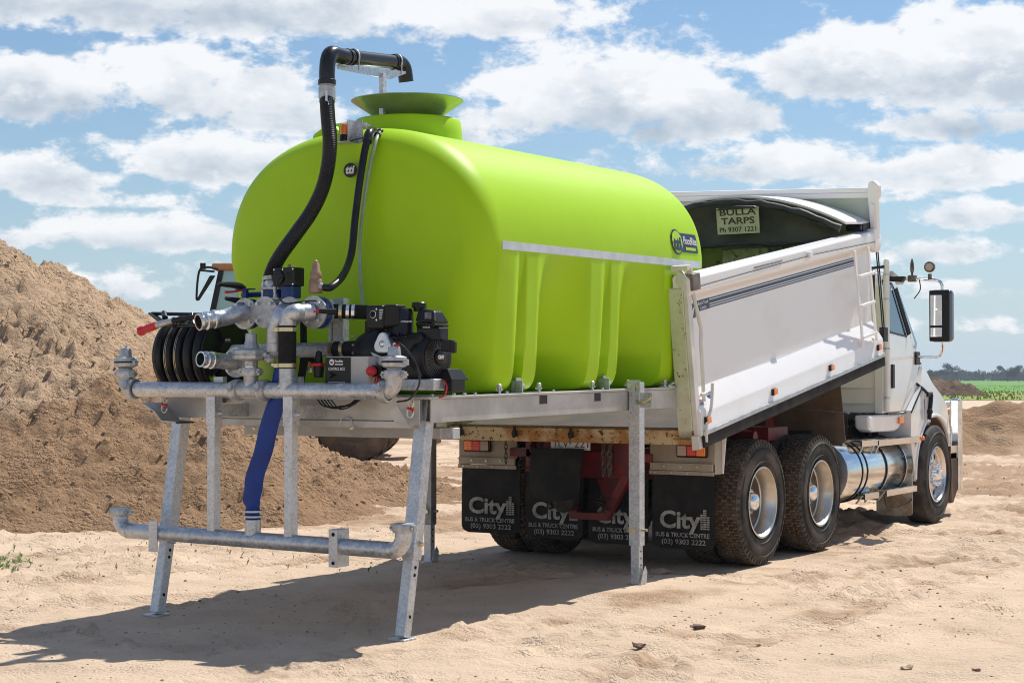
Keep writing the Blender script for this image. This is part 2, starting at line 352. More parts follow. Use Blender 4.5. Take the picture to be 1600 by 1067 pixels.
def sand_mat(name, dry, damp, scale, grain=1, crumbshade=(.10, .075, .05), dampfac=None, spots=True, bstr=.7, bdist=.02, vor=40):
    m = bpy.data.materials.new(name); m.use_nodes = True; nt = m.node_tree; b = nt.nodes['Principled BSDF']
    b.inputs['Roughness'].default_value = .95; b.inputs['Specular IOR Level'].default_value = .15
    geo = nd(nt, 'ShaderNodeNewGeometry'); P = geo.outputs['Position']
    def noise(s, d=6, r=.6, st=None):
        n = nd(nt, 'ShaderNodeTexNoise'); n.inputs['Scale'].default_value = s; n.inputs['Detail'].default_value = d; n.inputs['Roughness'].default_value = r
        if st:
            mp = nd(nt, 'ShaderNodeMapping'); mp.inputs['Rotation'].default_value = (0, 0, st[3]); mp.inputs['Scale'].default_value = st[:3]; lk(nt, P, mp.inputs[0]); lk(nt, mp.outputs[0], n.inputs[0])
        else: lk(nt, P, n.inputs['Vector'])
        return n.outputs[0]
    at_ = nd(nt, 'ShaderNodeAttribute', attribute_name='damp')
    f = mth(nt, 'ADD', at_.outputs['Fac'], mth(nt, 'MULTIPLY', mth(nt, 'SUBTRACT', noise(scale, 8), .5), 1.5))
    mr = nd(nt, 'ShaderNodeMapRange', interpolation_type='SMOOTHSTEP'); lk(nt, f, mr.inputs[0]); mr.inputs[1].default_value = .2; mr.inputs[2].default_value = .8
    mx = nd(nt, 'ShaderNodeMix', data_type='RGBA'); lk(nt, mr.outputs[0], mx.inputs['Factor']); mx.inputs['A'].default_value = (*dry, 1); mx.inputs['B'].default_value = (*damp, 1)
    col = mx.outputs['Result']
    # grain speckle
    n2 = noise(140*grain, 3, .8); r2 = nd(nt, 'ShaderNodeMapRange'); lk(nt, n2, r2.inputs[0]); r2.inputs[1].default_value = .3; r2.inputs[2].default_value = .7; r2.inputs[3].default_value = .82; r2.inputs[4].default_value = 1.15
    n3 = noise(1.1, 5, .6); r3 = nd(nt, 'ShaderNodeMapRange'); lk(nt, n3, r3.inputs[0]); r3.inputs[1].default_value = .3; r3.inputs[2].default_value = .7; r3.inputs[3].default_value = .88; r3.inputs[4].default_value = 1.08
    sc = nd(nt, 'ShaderNodeVectorMath', operation='SCALE'); lk(nt, col, sc.inputs[0]); lk(nt, mth(nt, 'MULTIPLY', r2.outputs[0], r3.outputs[0]), sc.inputs['Scale'])
    col = sc.outputs[0]
    if spots:  # streaks of crumbs: their small shadows painted into the colour as brown spots
        n4 = noise(15, 9, .78, (.45, 1.25, 1, -.55) if vor > 40 else None); r4 = nd(nt, 'ShaderNodeMapRange'); lk(nt, n4, r4.inputs[0]); r4.inputs[1].default_value = .615; r4.inputs[2].default_value = .70; r4.inputs[4].default_value = .75
        x4 = nd(nt, 'ShaderNodeMix', data_type='RGBA'); lk(nt, r4.outputs[0], x4.inputs['Factor']); lk(nt, col, x4.inputs['A']); x4.inputs['B'].default_value = (*crumbshade, 1); col = x4.outputs['Result']
    lk(nt, col, b.inputs['Base Color'])
    bp = nd(nt, 'ShaderNodeBump'); bp.inputs['Strength'].default_value = bstr; bp.inputs['Distance'].default_value = bdist
    h = mth(nt, 'ADD', mth(nt, 'MULTIPLY', noise(28*grain, 9, .72), 1.0), mth(nt, 'MULTIPLY', noise(7, 6, .6, (1, 3.2, 1, -.62) if vor > 40 else None), .7))
    vo = nd(nt, 'ShaderNodeTexVoronoi'); vo.inputs['Scale'].default_value = vor; lk(nt, P, vo.inputs['Vector']); v2 = nd(nt, 'ShaderNodeTexVoronoi'); v2.inputs['Scale'].default_value = vor*2.7; lk(nt, P, v2.inputs['Vector'])
    gate = nd(nt, 'ShaderNodeMapRange', interpolation_type='SMOOTHSTEP'); lk(nt, noise(2.3, 4, .6), gate.inputs[0]); gate.inputs[1].default_value = .42; gate.inputs[2].default_value = .66
    crumb = mth(nt, 'ADD', mth(nt, 'SUBTRACT', .6, vo.outputs['Distance']), mth(nt, 'MULTIPLY', mth(nt, 'SUBTRACT', .6, v2.outputs['Distance']), .5))
    h = mth(nt, 'ADD', h, mth(nt, 'MULTIPLY', crumb, mth(nt, 'ADD', mth(nt, 'MULTIPLY', gate.outputs[0], .9), .15 if vor > 40 else .22)))
    lk(nt, h, bp.inputs['Height']); lk(nt, bp.outputs[0], b.inputs['Normal'])
    return m
SAND = sand_mat('dry_sand_ground', (.635, .485, .355), (.415, .28, .18), 2.4, crumbshade=(.24, .155, .09), bstr=.75, bdist=.022, vor=46)
PILE = sand_mat('pile_sand', (.57, .40, .26), (.42, .265, .155), 1.2, .8, crumbshade=(.25, .155, .088), bstr=1.0, bdist=.06, vor=17)
PILE2 = sand_mat('dark_soil', (.24, .165, .115), (.14, .09, .06), 1.0, .3, crumbshade=(.08, .05, .03), bstr=1.0, bdist=.15, vor=3)

def gridmesh(name, X, Y, Z, m, damp=None, parent=None):
    ny, nx = X.shape; me = bpy.data.meshes.new(name)
    co = np.stack([X, Y, Z], -1).reshape(-1, 3).astype(np.float32)
    me.vertices.add(nx*ny); me.vertices.foreach_set('co', co.ravel())
    i = np.arange(ny-1)[:, None]*nx+np.arange(nx-1)[None, :]
    q = np.stack([i, i+1, i+1+nx, i+nx], -1).reshape(-1, 4).astype(np.int32); nf = len(q)
    me.loops.add(nf*4); me.loops.foreach_set('vertex_index', q.ravel())
    me.polygons.add(nf); me.polygons.foreach_set('loop_start', np.arange(nf, dtype=np.int32)*4); me.polygons.foreach_set('loop_total', np.full(nf, 4, np.int32))
    me.update(calc_edges=True); me.shade_smooth(); me.materials.append(m)
    if damp is not None:
        a = me.attributes.new('damp', 'FLOAT', 'POINT'); a.data.foreach_set('value', damp.astype(np.float32).ravel())
    o = bpy.data.objects.new(name, me); C.objects.link(o); o.parent = parent
    return o

# ------------------------------------------------------------------ ground
def axis_pts(lo, hi, st, g, far):
    mid = list(np.arange(lo, hi, st)); d = st; p = hi; up = []
    while p < far: up.append(p); d *= g; p += d
    d = st; p = lo; dn = []
    while p > -far: d *= g; p -= d; dn.append(p)
    return np.array(dn[::-1]+mid+up)
def camrd(X, Y):
    dx = X-CAM.x; dy = Y-CAM.y
    return dx*cR.x+dy*cR.y, dx*cF.x+dy*cF.y
def ground_h(X, Y):
    r, D = camrd(X, Y)
    u = r/np.maximum(D, 1)*FPX+800
    near = 1-sstep(40, 90, D)
    h = fbm(X, Y, .30, 2, 1)*.012+fbm(X, Y, 1.6, 4, 5)*.0035
    rough = .55+.75*sstep(.0, .35, fbm(X, Y, .5, 3, 9)+.1)
    h = h+fbm(X, Y, 6, 5, 11, .62)*.011*rough
    # crumbly clods in patches
    c = np.clip(fbm(X, Y, 8, 4, 31, .6)-.14, 0, 1)*.10*sstep(-.02, .25, fbm(X*.7+Y*.4, Y*.9, .8, 3, 41)); h = h+c
    # vehicle tracks: along the truck's way and across, churned further back
    TRK[0] = 0*X
    for (dx, dy, off, w, amp, lug, s0, s1) in TRACKS:
        s = X*dx+Y*dy; t = -X*dy+Y*dx-off+fbm(s, s*0, .25, 2, int(off*7) % 97)*.5
        mask = np.exp(-(t/w)**4)*sstep(s0, s0+2, s)*(1-sstep(s1-2, s1, s))
        berm = np.exp(-((np.abs(t)-w*1.25)/(w*.3))**2)*sstep(s0, s0+2, s)*(1-sstep(s1-2, s1, s))
        lugp = sstep(.35, .65, np.sin((s+np.abs(t)*.9)*2*PI/.19)*.5+.5)
        TRK[0] = np.maximum(TRK[0], mask*.6+berm*.35)
        h = h-amp*.75*mask*(.2+.8*lugp*lug)+berm*amp*.55*(1+fbm(X, Y, 8, 2, 3)*1.8)
    ch = sstep(15.5, 19, D)*(1-sstep(33, 60, D))*(.45+.55*sstep(-1, 2.5, r))+.5*sstep(12.5, 14, D)*(1-sstep(15.5, 19, D))*sstep(1.5, 3.5, r)
    a = X*-.28+Y*.96
    h = h+ch*(ridged(X*.22+Y*.09, a, 2.4, 5, 51)*.055+np.clip(fbm(X*.5, Y, 5, 4, 61, .6), 0, 1)*.11)*(.4+.6*sstep(-.2, .3, fbm(X, Y, .3, 2, 71)))
    h = h+(ch+.15*near)*np.clip(fbm(X, Y, 10, 3, 101)-.04, 0, 1)*.075
    # wheels and feet press on level sand
    for (x, y, rad, z) in FLATS:
        m = np.exp(-(((X-x)**2+(Y-y)**2)/rad**2)**2); h = h*(1-m)+z*m
    return h*near+0*X
TRK = [0]
TRACKS = [(.10, .995, -3.0, .17, .035, 1, -14, 40), (.42, .91, 1.2, .17, .035, 1, -12, 12), (.42, .91, 3.0, .17, .035, 1, -12, 12), (0, 1, -5.1, .18, .03, 1, -14, 40), (.17, .985, -2.3, .16, .03, 1, -14, 30), (.85, -.52, 4.4, .22, .05, 1, -14, 20),
          (.85, -.52, 6.2, .22, .05, 1, -14, 20), (.93, -.36, 9.5, .3, .07, 1, -14, 30), (.88, -.47, 12.0, .3, .07, 1, -14, 30), (.9, -.43, 15.5, .3, .08, 1, -30, 30),
          (.9, -.43, 18.2, .3, .08, 1, -30, 30), (.95, -.3, 13.8, .3, .06, 1, -30, 30), (.62, .78, -1.5, .2, .03, 1, -12, 10), (0, 1, .95, .28, .03, 1, -14, 4)]
TRACKS[-1] = (0, 1, -.95, .28, .025, 1, -1.2, 40)
FLATS = [(1.15, -2.12, .95, .06)]+[(x, y, .75, .0) for x in (-1.1, 1.1) for y in (0, 1.32, 4.8)]+[(1.0, -4.84, .3, 0), (-1.0, -4.84, .3, 0), (-1.1, -1.45, .35, .03)]
def make_ground():
    xs = axis_pts(-5, 7, .04, 1.022, 1600); ys = axis_pts(-8.5, 4.5, .04, 1.024, 1600)
    X, Y = np.meshgrid(xs, ys)
    damp = .14+fbm(X, Y, .3, 3, 77)*.35+fbm(X*.35+Y*.2, Y*1.1, 2.2, 4, 87)*.45
    r, D = camrd(X, Y)
    damp = damp+sstep(14.5, 19, D)*(1-sstep(45, 70, D))*(.42+fbm(X*.5, Y, .7, 3, 99)*1.2)*(.6+.4*sstep(-2, 3, r))
    H = ground_h(X, Y); damp = damp+TRK[0]*.38*(1-sstep(40, 60, D))
    o = gridmesh('ground', X, Y, H, SAND, damp); tag(o, kind='structure')
make_ground()

# green field, weedy verge, far
def flatpoly(name, pts, m, z):
    me = bpy.data.meshes.new(name); me.from_pydata([(*gp(r, D)[:2], z) for r, D in pts], [], [tuple(range(len(pts)))]); me.materials.append(m)
    o = bpy.data.objects.new(name, me); C.objects.link(o); return tag(o, kind='structure')
FIELD = mat('green_crop_field', (.07, .21, .006), (.11, .26, .010), .05, .9, bump=.4, bscale=1.2, detail=10)
VERGE = mat('weedy_verge', (.10, .19, .015), (.30, .28, .045), .6, .9, bump=.4, bscale=2, detail=10)
flatpoly('field', [(-500, 175), (900, 175), (1200, 1300), (-900, 1300)], FIELD, .03)
flatpoly('verge', [(-500, 116), (900, 116), (900, 175.1), (-500, 175.1)], VERGE, .024)
def grass_stuff(name, m, n, rr, DD, hh, seed):
    rnd = np.random.RandomState(seed); vs = []; fs = []
    for i in range(n):
        r = rnd.uniform(*rr); D = rnd.uniform(*DD); h = rnd.uniform(*hh); p = gp(r, D); b = len(vs)
        a = rnd.uniform(0, PI); w = h*.5; d = Vector((math.cos(a)*w, math.sin(a)*w, 0)); t = Vector((rnd.uniform(-.2, .2)*h, rnd.uniform(-.2, .2)*h, h))
        vs += [tuple(p-d), tuple(p+d), tuple(p+d*.4+t), tuple(p-d*.5+t*.9)]; fs.append((b, b+1, b+2, b+3))
    me = bpy.data.meshes.new(name); me.from_pydata(vs, [], fs); me.materials.append(m)
    o = bpy.data.objects.new(name, me); C.objects.link(o); return o
tag(grass_stuff('verge_weeds', mat('verge_weed_leaf', (.16, .28, .02), (.42, .38, .05), 1.5, .8), 4000, (15, 75), (117, 180), (.08, .22), 3), 'low green and yellow weeds along the edge of the crop field', 'weeds', kind='stuff')
tag(grass_stuff('crop_rows', mat('crop_leaf', (.10, .30, .01), (.15, .36, .015), .2, .8), 6000, (20, 130), (176, 330), (.06, .16), 4), 'bright green crop covering the field beyond the verge', 'crop', kind='stuff')

# ------------------------------------------------------------------ sand piles
def pile(name, fn, r0, r1, d0, d1, st, m, label, cat='sand pile'):
    R_, D_ = np.meshgrid(np.arange(r0, r1, st), np.arange(d0, d1, st))
    X = CAM.x+R_*cR.x+D_*cF.x; Y = CAM.y+R_*cR.y+D_*cF.y
    Z, damp = fn(R_, D_); e = sstep(0, .12, Z)
    o = gridmesh(name, X, Y, np.where(Z > 0, Z, -.08+Z*.1), m, damp); return tag(o, label, cat)
def big_pile(R_, D_):
    w = fbm(R_, D_, .35, 3, 5)*1.0
    a = (D_-17.3-.05*(R_+5)+w*.4)*.615
    b = (-2.0-R_+.10*(D_-20)*-1+w*.5)*.69
    k = .28; h = -k*np.log(np.exp(-a/k)+np.exp(-b/k))       # soft minimum of the two tipped faces
    h = np.minimum(h, 3.40+fbm(R_, D_, .5, 3, 8)*.5-(R_+10)*.06)
    back = (36-D_)*.7; h = np.minimum(h, back)
    # low apron and tipped heaps along the foot
    for (cr, cd, ra, hh) in [(-3.3, 19.0, 1.6, .55), (-1.9, 21.3, 1.9, .26), (-2.8, 24.5, 2.6, .40), (-5.6, 18.3, 1.5, .6), (-7.6, 18.4, 1.7, .8)]:
        q = hh-np.sqrt((R_-cr)**2+(D_-cd)**2)*hh/ra*1.05+fbm(R_, D_, 1.2, 3, 15)*.12
        h = np.log(np.exp(h*7)+np.exp(q*7))/7
    up = sstep(.1, 1.2, h)
    slope = ridged(R_*1.6+D_*.5, D_*.5-R_*.3, 1.4, 4, 21)
    h = h+sstep(.05,.3,h)*(fbm(R_*.8+D_*.3, D_, 9, 4, 83, .65)*.055+np.clip(ridged(R_, D_, 3.2, 4, 93), -.3, .6)*.045)+up*(slope*.075+fbm(R_, D_, .9, 4, 33)*.20)+sstep(0, .25, h)*(np.clip(fbm(R_, D_, 4.5, 5, 43, .62), -.12, 1)*.10+np.clip(fbm(R_, D_, 11, 3, 53)-.08, 0, 1)*.15)
    # slumped dry shelf across the middle of the left flank
    sh = fbm(R_, D_, .6, 2, 63); h = h-.12*sstep(1.25+sh, 1.35+sh, h)*up+.10*sstep(2.0+sh, 2.15+sh, h)*up
    damp = 1.25-sstep(.7, 2.1, h+fbm(R_, D_, .5, 3, 73)*1.6+(R_+7)*-.06)*1.15
    return h-.04, damp
pile('sand_pile', big_pile, -17, -.2, 16.4, 36.5, .042, PILE, 'tall heap of light brown sand at left, damp at the foot', 'sand pile')
def berm(R_, D_):
    h = -1+0*R_
    for (cr, cd, ra, rb, hh) in [(11.2, 38.5, 3.2, 3.2, 1.0), (14.5, 39, 3.5, 3.5, 1.75), (7.5, 37.5, 3.6, 2.6, .75), (17.5, 40, 4, 4, 1.9), (9.3, 36.5, 2.6, 2.6, .7)]:
        q = hh*(1-np.sqrt(((R_-cr)/ra)**2+((D_-cd)/rb)**2)); h = np.log(np.exp(h*5)+np.exp(q*5))/5
    h = h+sstep(0, .4, h)*(fbm(R_, D_, .8, 3, 3)*.42+np.clip(fbm(R_, D_, 3.0, 4, 13), -.15, 1)*.14)
    return h, 1.05+fbm(R_, D_, .4, 3, 23)*1.2+0*R_
pile('sand_berm', berm, 3.5, 22, 32.5, 44, .07, PILE, 'rough bank of brown sand beyond the bull bar at right', 'sand bank')
def mound(R_, D_):
    h = -1+0*R_
    for (cr, cd, ra, rb, hh) in [(33.0, 150, 4.5, 5, 1.75), (36.2, 150, 3.3, 4.5, 1.7), (39.2, 149, 2.6, 4, 1.15)]:
        q = hh*(1-(np.sqrt(((R_-cr)/ra)**2+((D_-cd)/rb)**2))**1.5); h = np.log(np.exp(h*4)+np.exp(q*4))/4
    h = h+sstep(0, .4, h)*(fbm(R_, D_, .9, 4, 3)*.5+np.clip(fbm(R_, D_, 2.5, 3, 13), -.1, 1)*.4)
    return h, .8+fbm(R_, D_, .4, 3, 23)+0*R_
pile('soil_mound', mound, 29, 47, 143, 157, .14, PILE2, 'dark brown soil mound at the edge of the green field', 'soil mound')

# ================================================================== TIPPER TRUCK
truck = root('tipper_truck', (0, 1.8, 0), 'white tipper truck with its tray raised and the green tank slid on', 'truck')
HX, HY = 1.24, 0
BY, BZ, BT = -1.26, 1.06, math.radians(9.0)
cb_, sb_ = math.cos(BT), math.sin(BT)
def TB(p):      # tipping-body space (across, along from the tailgate, up from the floor) to world
    x, s, h = p; return Vector((x, BY+s*cb_-h*sb_, BZ+s*sb_+h*cb_))

# ---- wheels
def tyre_meshes(R=.527, w=.27, lug=True):
    b = MB(); hw = w/2; rg = R-.014 if lug else R-.002
    prof = [(-hw*.78, .292), (-hw*.98, .315), (-hw*1.06, .37), (-hw*1.08, .42), (-hw*1.0, .475), (-hw*.90, rg-.012), (-hw*.80, rg), (0, rg+.004), (hw*.80, rg), (hw*.90, rg-.012),
            (hw*1.0, .475), (hw*1.08, .42), (hw*1.06, .37), (hw*.98, .315), (hw*.78, .292)]
    b.lathe(prof, (0, 0, 0), (1, 0, 0), 64, closed=False)
    for rr in (.335, .445):     # raised rings of the side wall
        for sgn in (1, -1):
            x = hw*(1.02 if rr < .4 else 1.05)*sgn; b.lathe([(x-.004, rr), (x+.008*sgn, rr+.004), (x-.004, rr+.012)], (0, 0, 0), (1, 0, 0), 64)
    return b
def tread_drive(R=.527, w=.27):
    b = MB(); rows = 6; N = 56; hw = w*.46; cw = 2*hw/rows
    for j in range(rows):
        for i in range(N):
            a0 = 2*PI*(i+.5*(j % 2))/N; da = 2*PI/N*.43; xc = -hw+cw*(j+.5); hx = cw*.43
            edge = j in (0, rows-1)
            pts = [(-hx, -da*.62), (-hx*.2, -da*1.0), (hx, -da*.7), (hx, da*.62), (hx*.2, da*1.0), (-hx, da*.7)]
            if edge: pts = [(-hx, -da*.85), (hx, -da*.85), (hx, da*.85), (-hx, da*.85)]
            n = len(pts); vs = []
            for rr, k in ((R-.02, 1.0), (R, .93)):
                for (px_, pa) in pts:
                    xx = xc+px_*k; dr = 0
                    if edge and abs(xx) > hw*.86: dr = -.006
                    a = a0+pa*k; vs.append((xx, (rr+dr)*math.cos(a), (rr+dr)*math.sin(a)))
            b.add(vs, [tuple(range(n, 2*n))]+[(k, (k+1) % n, n+(k+1) % n, n+k) for k in range(n)])
    for sg in (-1, 1):   # shoulder lugs running down the side wall
        for i in range(N):
            a = 2*PI*(i+.5*(0))/N; da = 2*PI/N*.30; vs = []
            for x, r in ((sg*w*.455, R-.006), (sg*w*.505, R-.045), (sg*w*.50, R-.06), (sg*w*.44, R-.03)):
                for q in (-da, da): vs.append((x, r*math.cos(a+q), r*math.sin(a+q)))
            b.add(vs, [(0, 1, 3, 2), (2, 3, 5, 4), (0, 2, 4, 6), (1, 7, 5, 3), (4, 5, 7, 6)])
    return b
def tread_steer(R=.525, w=.28):
    b = MB(); hw = w*.42
    for j in range(4):
        x0 = -hw+j*hw/2; b.lathe([(x0+.004, R-.014), (x0+.008, R), (x0+hw/2-.008, R), (x0+hw/2-.004, R-.014)], (0, 0, 0), (1, 0, 0), 72)
    return b
def rear_rim():     # dished outer wheel of a dual pair, outer side +x
    b = MB(); hw = .125
    b.mi = 0; b.lathe([(hw+.012, .300), (hw+.016, .294), (hw+.012, .284), (hw-.012, .277), (hw-.03, .265), (.045, .254), (.015, .250), (.008, .238)], (0, 0, 0), (1, 0, 0), 56)
    b.mi = 1; b.lathe([(.008, .238), (-.004, .20), (-.008, .15), (.0, .12), (.02, .105)], (0, 0, 0), (1, 0, 0), 48)
    b.mi = 0; b.lathe([(-hw-.012, .30), (-hw, .28), (-hw*.6, .26), (-.045, .252)], (0, 0, 0), (1, 0, 0), 48)
    return b
def hub_cap():
    b = MB(); b.lathe([(-.02, .112), (.022, .106), (.028, .080), (.04, .078), (.07, .072), (.084, .058), (.093, .033), (.095, .0)], (0, 0, 0), (1, 0, 0), 32); return b
def front_rim():
    """bulged aluminium disc with ten oval hand holes"""
    b = MB(); n = 10; r0, r1 = .135, .262; rm = .198
    def P(r, a, d=0): return (.055+.028*math.cos((r-.135)/.127*1.3)+d, r*math.cos(a), r*math.sin(a))
    for k in range(n):
        ac = 2*PI*(k+.5)/n; A = PI/n; K = 24; inner = []; outer = []
        for j in range(K):
            ph = 2*PI*j/K; hx, hy = .033*math.cos(ph), .028*math.sin(ph)
            dx, dy = math.cos(ph), math.sin(ph); W = A*rm; tx = (r1-rm)/abs(dx) if dx > 1e-6 else (rm-r0)/abs(dx) if dx < -1e-6 else 9; ty = W/abs(dy) if abs(dy) > 1e-6 else 9
            t = min(tx, ty); outer.append((rm+dx*t, ac+dy*t/rm)); inner.append((rm+hx, ac+hy/rm))
        vs = [P(*q) for q in outer]+[P(*q) for q in inner]+[P(q[0], q[1], -.03) for q in inner]
        b.add(vs, [(j, (j+1) % K, K+(j+1) % K, K+j) for j in range(K)]+[(K+j, K+(j+1) % K, 2*K+(j+1) % K, 2*K+j) for j in range(K)])
    b.lathe([(.063, .262), (.070, .27), (.09, .276), (.128, .283), (.138, .292), (.132, .302), (.118, .304)], (0, 0, 0), (1, 0, 0), 60)
    b.lathe([(.083, .136), (.088, .11), (.09, .0)], (0, 0, 0), (1, 0, 0), 40)
    return b
W0 = Vector((0, 0, -5))
RIMA = mat('dusty_rim_alloy', (.66, .62, .56), (.50, .45, .38), 5, .28, .85, r2=.5)
def wheel(x, y, side, kind, protos={}):
    """side +1: outer face towards +x"""
    wname = 'wheel'; w = bpy.data.objects.new(wname, None); C.objects.link(w); w.parent = truck; w.location = Vector((x, y, .525))-truck.location
    w.rotation_euler = (random.uniform(0, 6), 0, 0 if side > 0 else PI)
    def put(nm, mk, m, kind_=None):
        key = (nm, kind)
        if key not in protos:
            o = mk().build(nm, m, None, ang=40); C.objects.unlink(o); protos[key] = o.data
        o = bpy.data.objects.new(nm, protos[key]); C.objects.link(o); o.parent = w
        if kind_: o['kind'] = kind_
        return o
    lug = kind != 'front'
    put('tyre', lambda: tyre_meshes(lug=lug), (MUD if False else TYRE))
    if lug: put('tread', tread_drive, TREAD, 'stuff')
    else: put('tread', tread_steer, TREAD)
    if kind == 'front':
        put('rim', front_rim, [mat('wheel_alloy', (.78, .77, .75), (.62, .58, .53), 6, .17, 1, r2=.3)])
        def nuts():
            b = MB()
            for k in range(10):
                a = 2*PI*k/10; p = Vector((.07, .112*math.cos(a), .112*math.sin(a))); b.lathe([(0, .020), (.035, .019), (.042, .0165), (.075, .015), (.085, .008), (.087, 0)], p, (1, 0, 0), 10)
            return b
        put('wheel_nuts', nuts, CHROME); 
        put('hub', lambda: MB().lathe([(.06, .085), (.10, .082), (.112, .07), (.15, .062), (.165, .05), (.17, 0)], (0, 0, 0), (1, 0, 0), 28), CHROME)
        put('brake_drum', lambda: MB().lathe([(-.1, .2), (-.06, .24), (-.055, .1)], (0, 0, 0), (1, 0, 0), 24), DARK)
    else:
        put('rim', rear_rim, [RIMA, DISC]); put('hub', hub_cap, CHROME)
    return w
# mud in the grooves: carcass surface between the blocks uses packed mud through a slot chosen by radius
for (x, y, sd_, k) in [(1.095, 0, 1, 'drive'), (.785, 0, -1, 'drive'), (1.095, 1.32, 1, 'drive'), (.785, 1.32, -1, 'drive'),
                       (-1.095, 0, -1, 'drive'), (-.785, 0, 1, 'drive'), (-1.095, 1.32, -1, 'drive'), (-.785, 1.32, 1, 'drive'), (1.07, 4.8, 1, 'front'), (-1.07, 4.8, -1, 'front')]:
    wheel(x, y, sd_, k)
for o in [c for w in truck.children for c in w.children if c.name.startswith('tyre')][:1]:
    me = o.data; me.materials.append(MUD)
    for p in me.polygons:
        c = p.center
        if math.hypot(c.y, c.z) > .49 and abs(c.x) < .125: p.material_index = 1

# ---- chassis
b = MB()
for sx in (-.43, .43): b.box(sx-.04, sx+.04, -.95, 5.3, .72, .98)
for y in (-.9, .66, 2.2, 3.4): b.box(-.4, .4, y-.05, y+.05, .74, .96)
b.build('chassis_rail', REDP, truck, bevel=.006)
for y in (0, 1.32):
    b = MB(); b.cyl((-.9, y, .525), (.9, y, .525), .065); b.build('axle', DARK, truck)
    b = MB(); b.ball((0, y, .53), .2, 10); b.build('differential', DARK, truck)
MB().cyl((-.9, 4.8, .5), (.9, 4.8, .5), .05).build('axle', DARK, truck)
for x in (-.5, .5): MB().bar((x, -.2, .62), (x, 1.5, .62), .09, .14).build('walking_beam', DARK, truck)
# red towing frame at the rear
b = MB(); y = -.965
b.box(-.5, -.44, y, y+.1, .80, 1.06); b.box(-.66, -.44, y, y+.08, .90, .97); b.box(-.5, -.36, y, y+.1, .78, .82)
b.box(-.44, .46, y+.055, y+.075, .86, 1.06); b.box(.34, .50, y, y+.1, .77, 1.05); b.box(.5, .68, y, y+.08, .88, .95)
b.prism([(-.18, .62), (-.10, .62), (.0, .46), (.22, .46), (.42, .78), (.50, .78), (.28, .40), (-.06, .40)], 'y', y-.01, y+.06)
b.prism([(.12, .78), (.40, .78), (.24, .52)], 'y', y+.06, y+.1)
b.build('tow_frame', REDP, truck, bevel=.004)
b = MB()
for k in range(7): b.cyl((.22+.03*math.cos(k), y-.03, .50+.02*k), (.30+.05*math.sin(k*2), y-.09, .47+.025*k), .008, n=6)
for k in range(5): b.cyl((-.17-.02*k, y-.02, .50+.03*k), (-.23, y-.08, .48+.03*k), .008, n=6)
b.build('spring_coils', DARK, truck, kind='stuff')
b = MB()
b.cyl((-.3, y-.04, 1.05), (-.42, y-.02, .86), .012, n=8)
b.tube(smoothpath([(-.36, y-.05, 1.06), (-.42, y-.06, .98), (-.38, y-.05, .9), (-.44, y-.03, .86)]), .010, 8)
b.tube(smoothpath([(-.28, y-.05, 1.06), (-.34, y-.06, .95), (-.44, y-.05, .9)]), .008, 8)
b.build('air_line', POLYP, truck)
# tow coupling cover: rubber sheet
b = MB(); n = 10; vs = []; fs = []
for j in range(n+1):
    t = j/n; z = .985-.40*t; yy = y-.16-.05*math.sin(t*2.4)
    for i in range(7):
        q = i/6; x = -.335+.47*q+(.03 if t > .8 else 0)*(1-2*q)*(t-.8)*5; vs.append((x, yy-.035*math.sin(q*PI)+.03*(1-t)*(q-.5), z-(.03*math.sin(q*PI) if t == 1 else 0)))
fs = [(j*7+i, j*7+i+1, (j+1)*7+i+1, (j+1)*7+i) for j in range(n) for i in range(6)]
b.add(vs, fs); b.add([(a, c+.012, d) for a, c, d in vs], fs)
b.build('coupling_cover', FLAP, truck)
MB().lathe([(0, .09), (.12, .10), (.14, .07), (.16, 0)], (-.06, y-.02, .56), (0, -1, 0), 18).build('tow_coupling', DARK, truck)
# hanging chains
def chain(name, x, yy, z0, z1, m, parent, r=.02, sw=0):
    first = None; k = 0; z = z0
    while z > z1:
        pts = []
        for q in range(10):
            a = 2*PI*q/10; dx, dz = r*.62*math.cos(a), r*1.25*math.sin(a)
            pts.append((dx if k % 2 == 0 else 0, 0 if k % 2 == 0 else dx, dz))
        if k < 2:
            o = MB().tube([Vector(p)+Vector((x, yy, z)) for p in pts+pts[:2]], r*.24, 6, False).build('chain_link', m, parent, loc=(x, yy, z))
            if k == 0: fa = o
            else: fb = o
        else: o = inst(fa if k % 2 == 0 else fb, (x+sw*math.sin(k*.5), yy, z), parent)
        k += 1; z -= r*1.75
STEELD = mat('dull_chain_steel', (.20, .18, .16), (.09, .07, .05), 30, .5, .7)
chain('c', .275, y-.06, 1.04, .77, STEELD, truck, .028, .004); chain('c', .335, y-.06, 1.04, .76, STEELD, truck, .028, -.004)
chain('c', -.66, y-.06, 1.06, .83, STEELD, truck, .022, .003)
# number plate
b = MB(); b.box(-.185, .185, y-.12, y-.117, .972, 1.095); pl = b.build('number_plate', mat('plate_white', (.66, .67, .70), None, rough=.35), truck)
text('1LV', .085, (-.165, y-.12, .995), (1, 0, 0), (0, 0, 1), NAVY, pl, 'plate_number', width=.13)
text('221', .085, (.035, y-.12, .995), (1, 0, 0), (0, 0, 1), NAVY, pl, 'plate_number', width=.13)
MB().prism([(-.018, 1.045), (.018, 1.045), (0, 1.015)], 'y', y-.1215, y-.12).build('plate_emblem', LOGOB, pl)
text('VICTORIA - THE EDUCATION STATE', .014, (-.15, y-.12, .978), (1, 0, 0), (0, 0, 1), NAVY, pl, 'plate_slogan', width=.3)

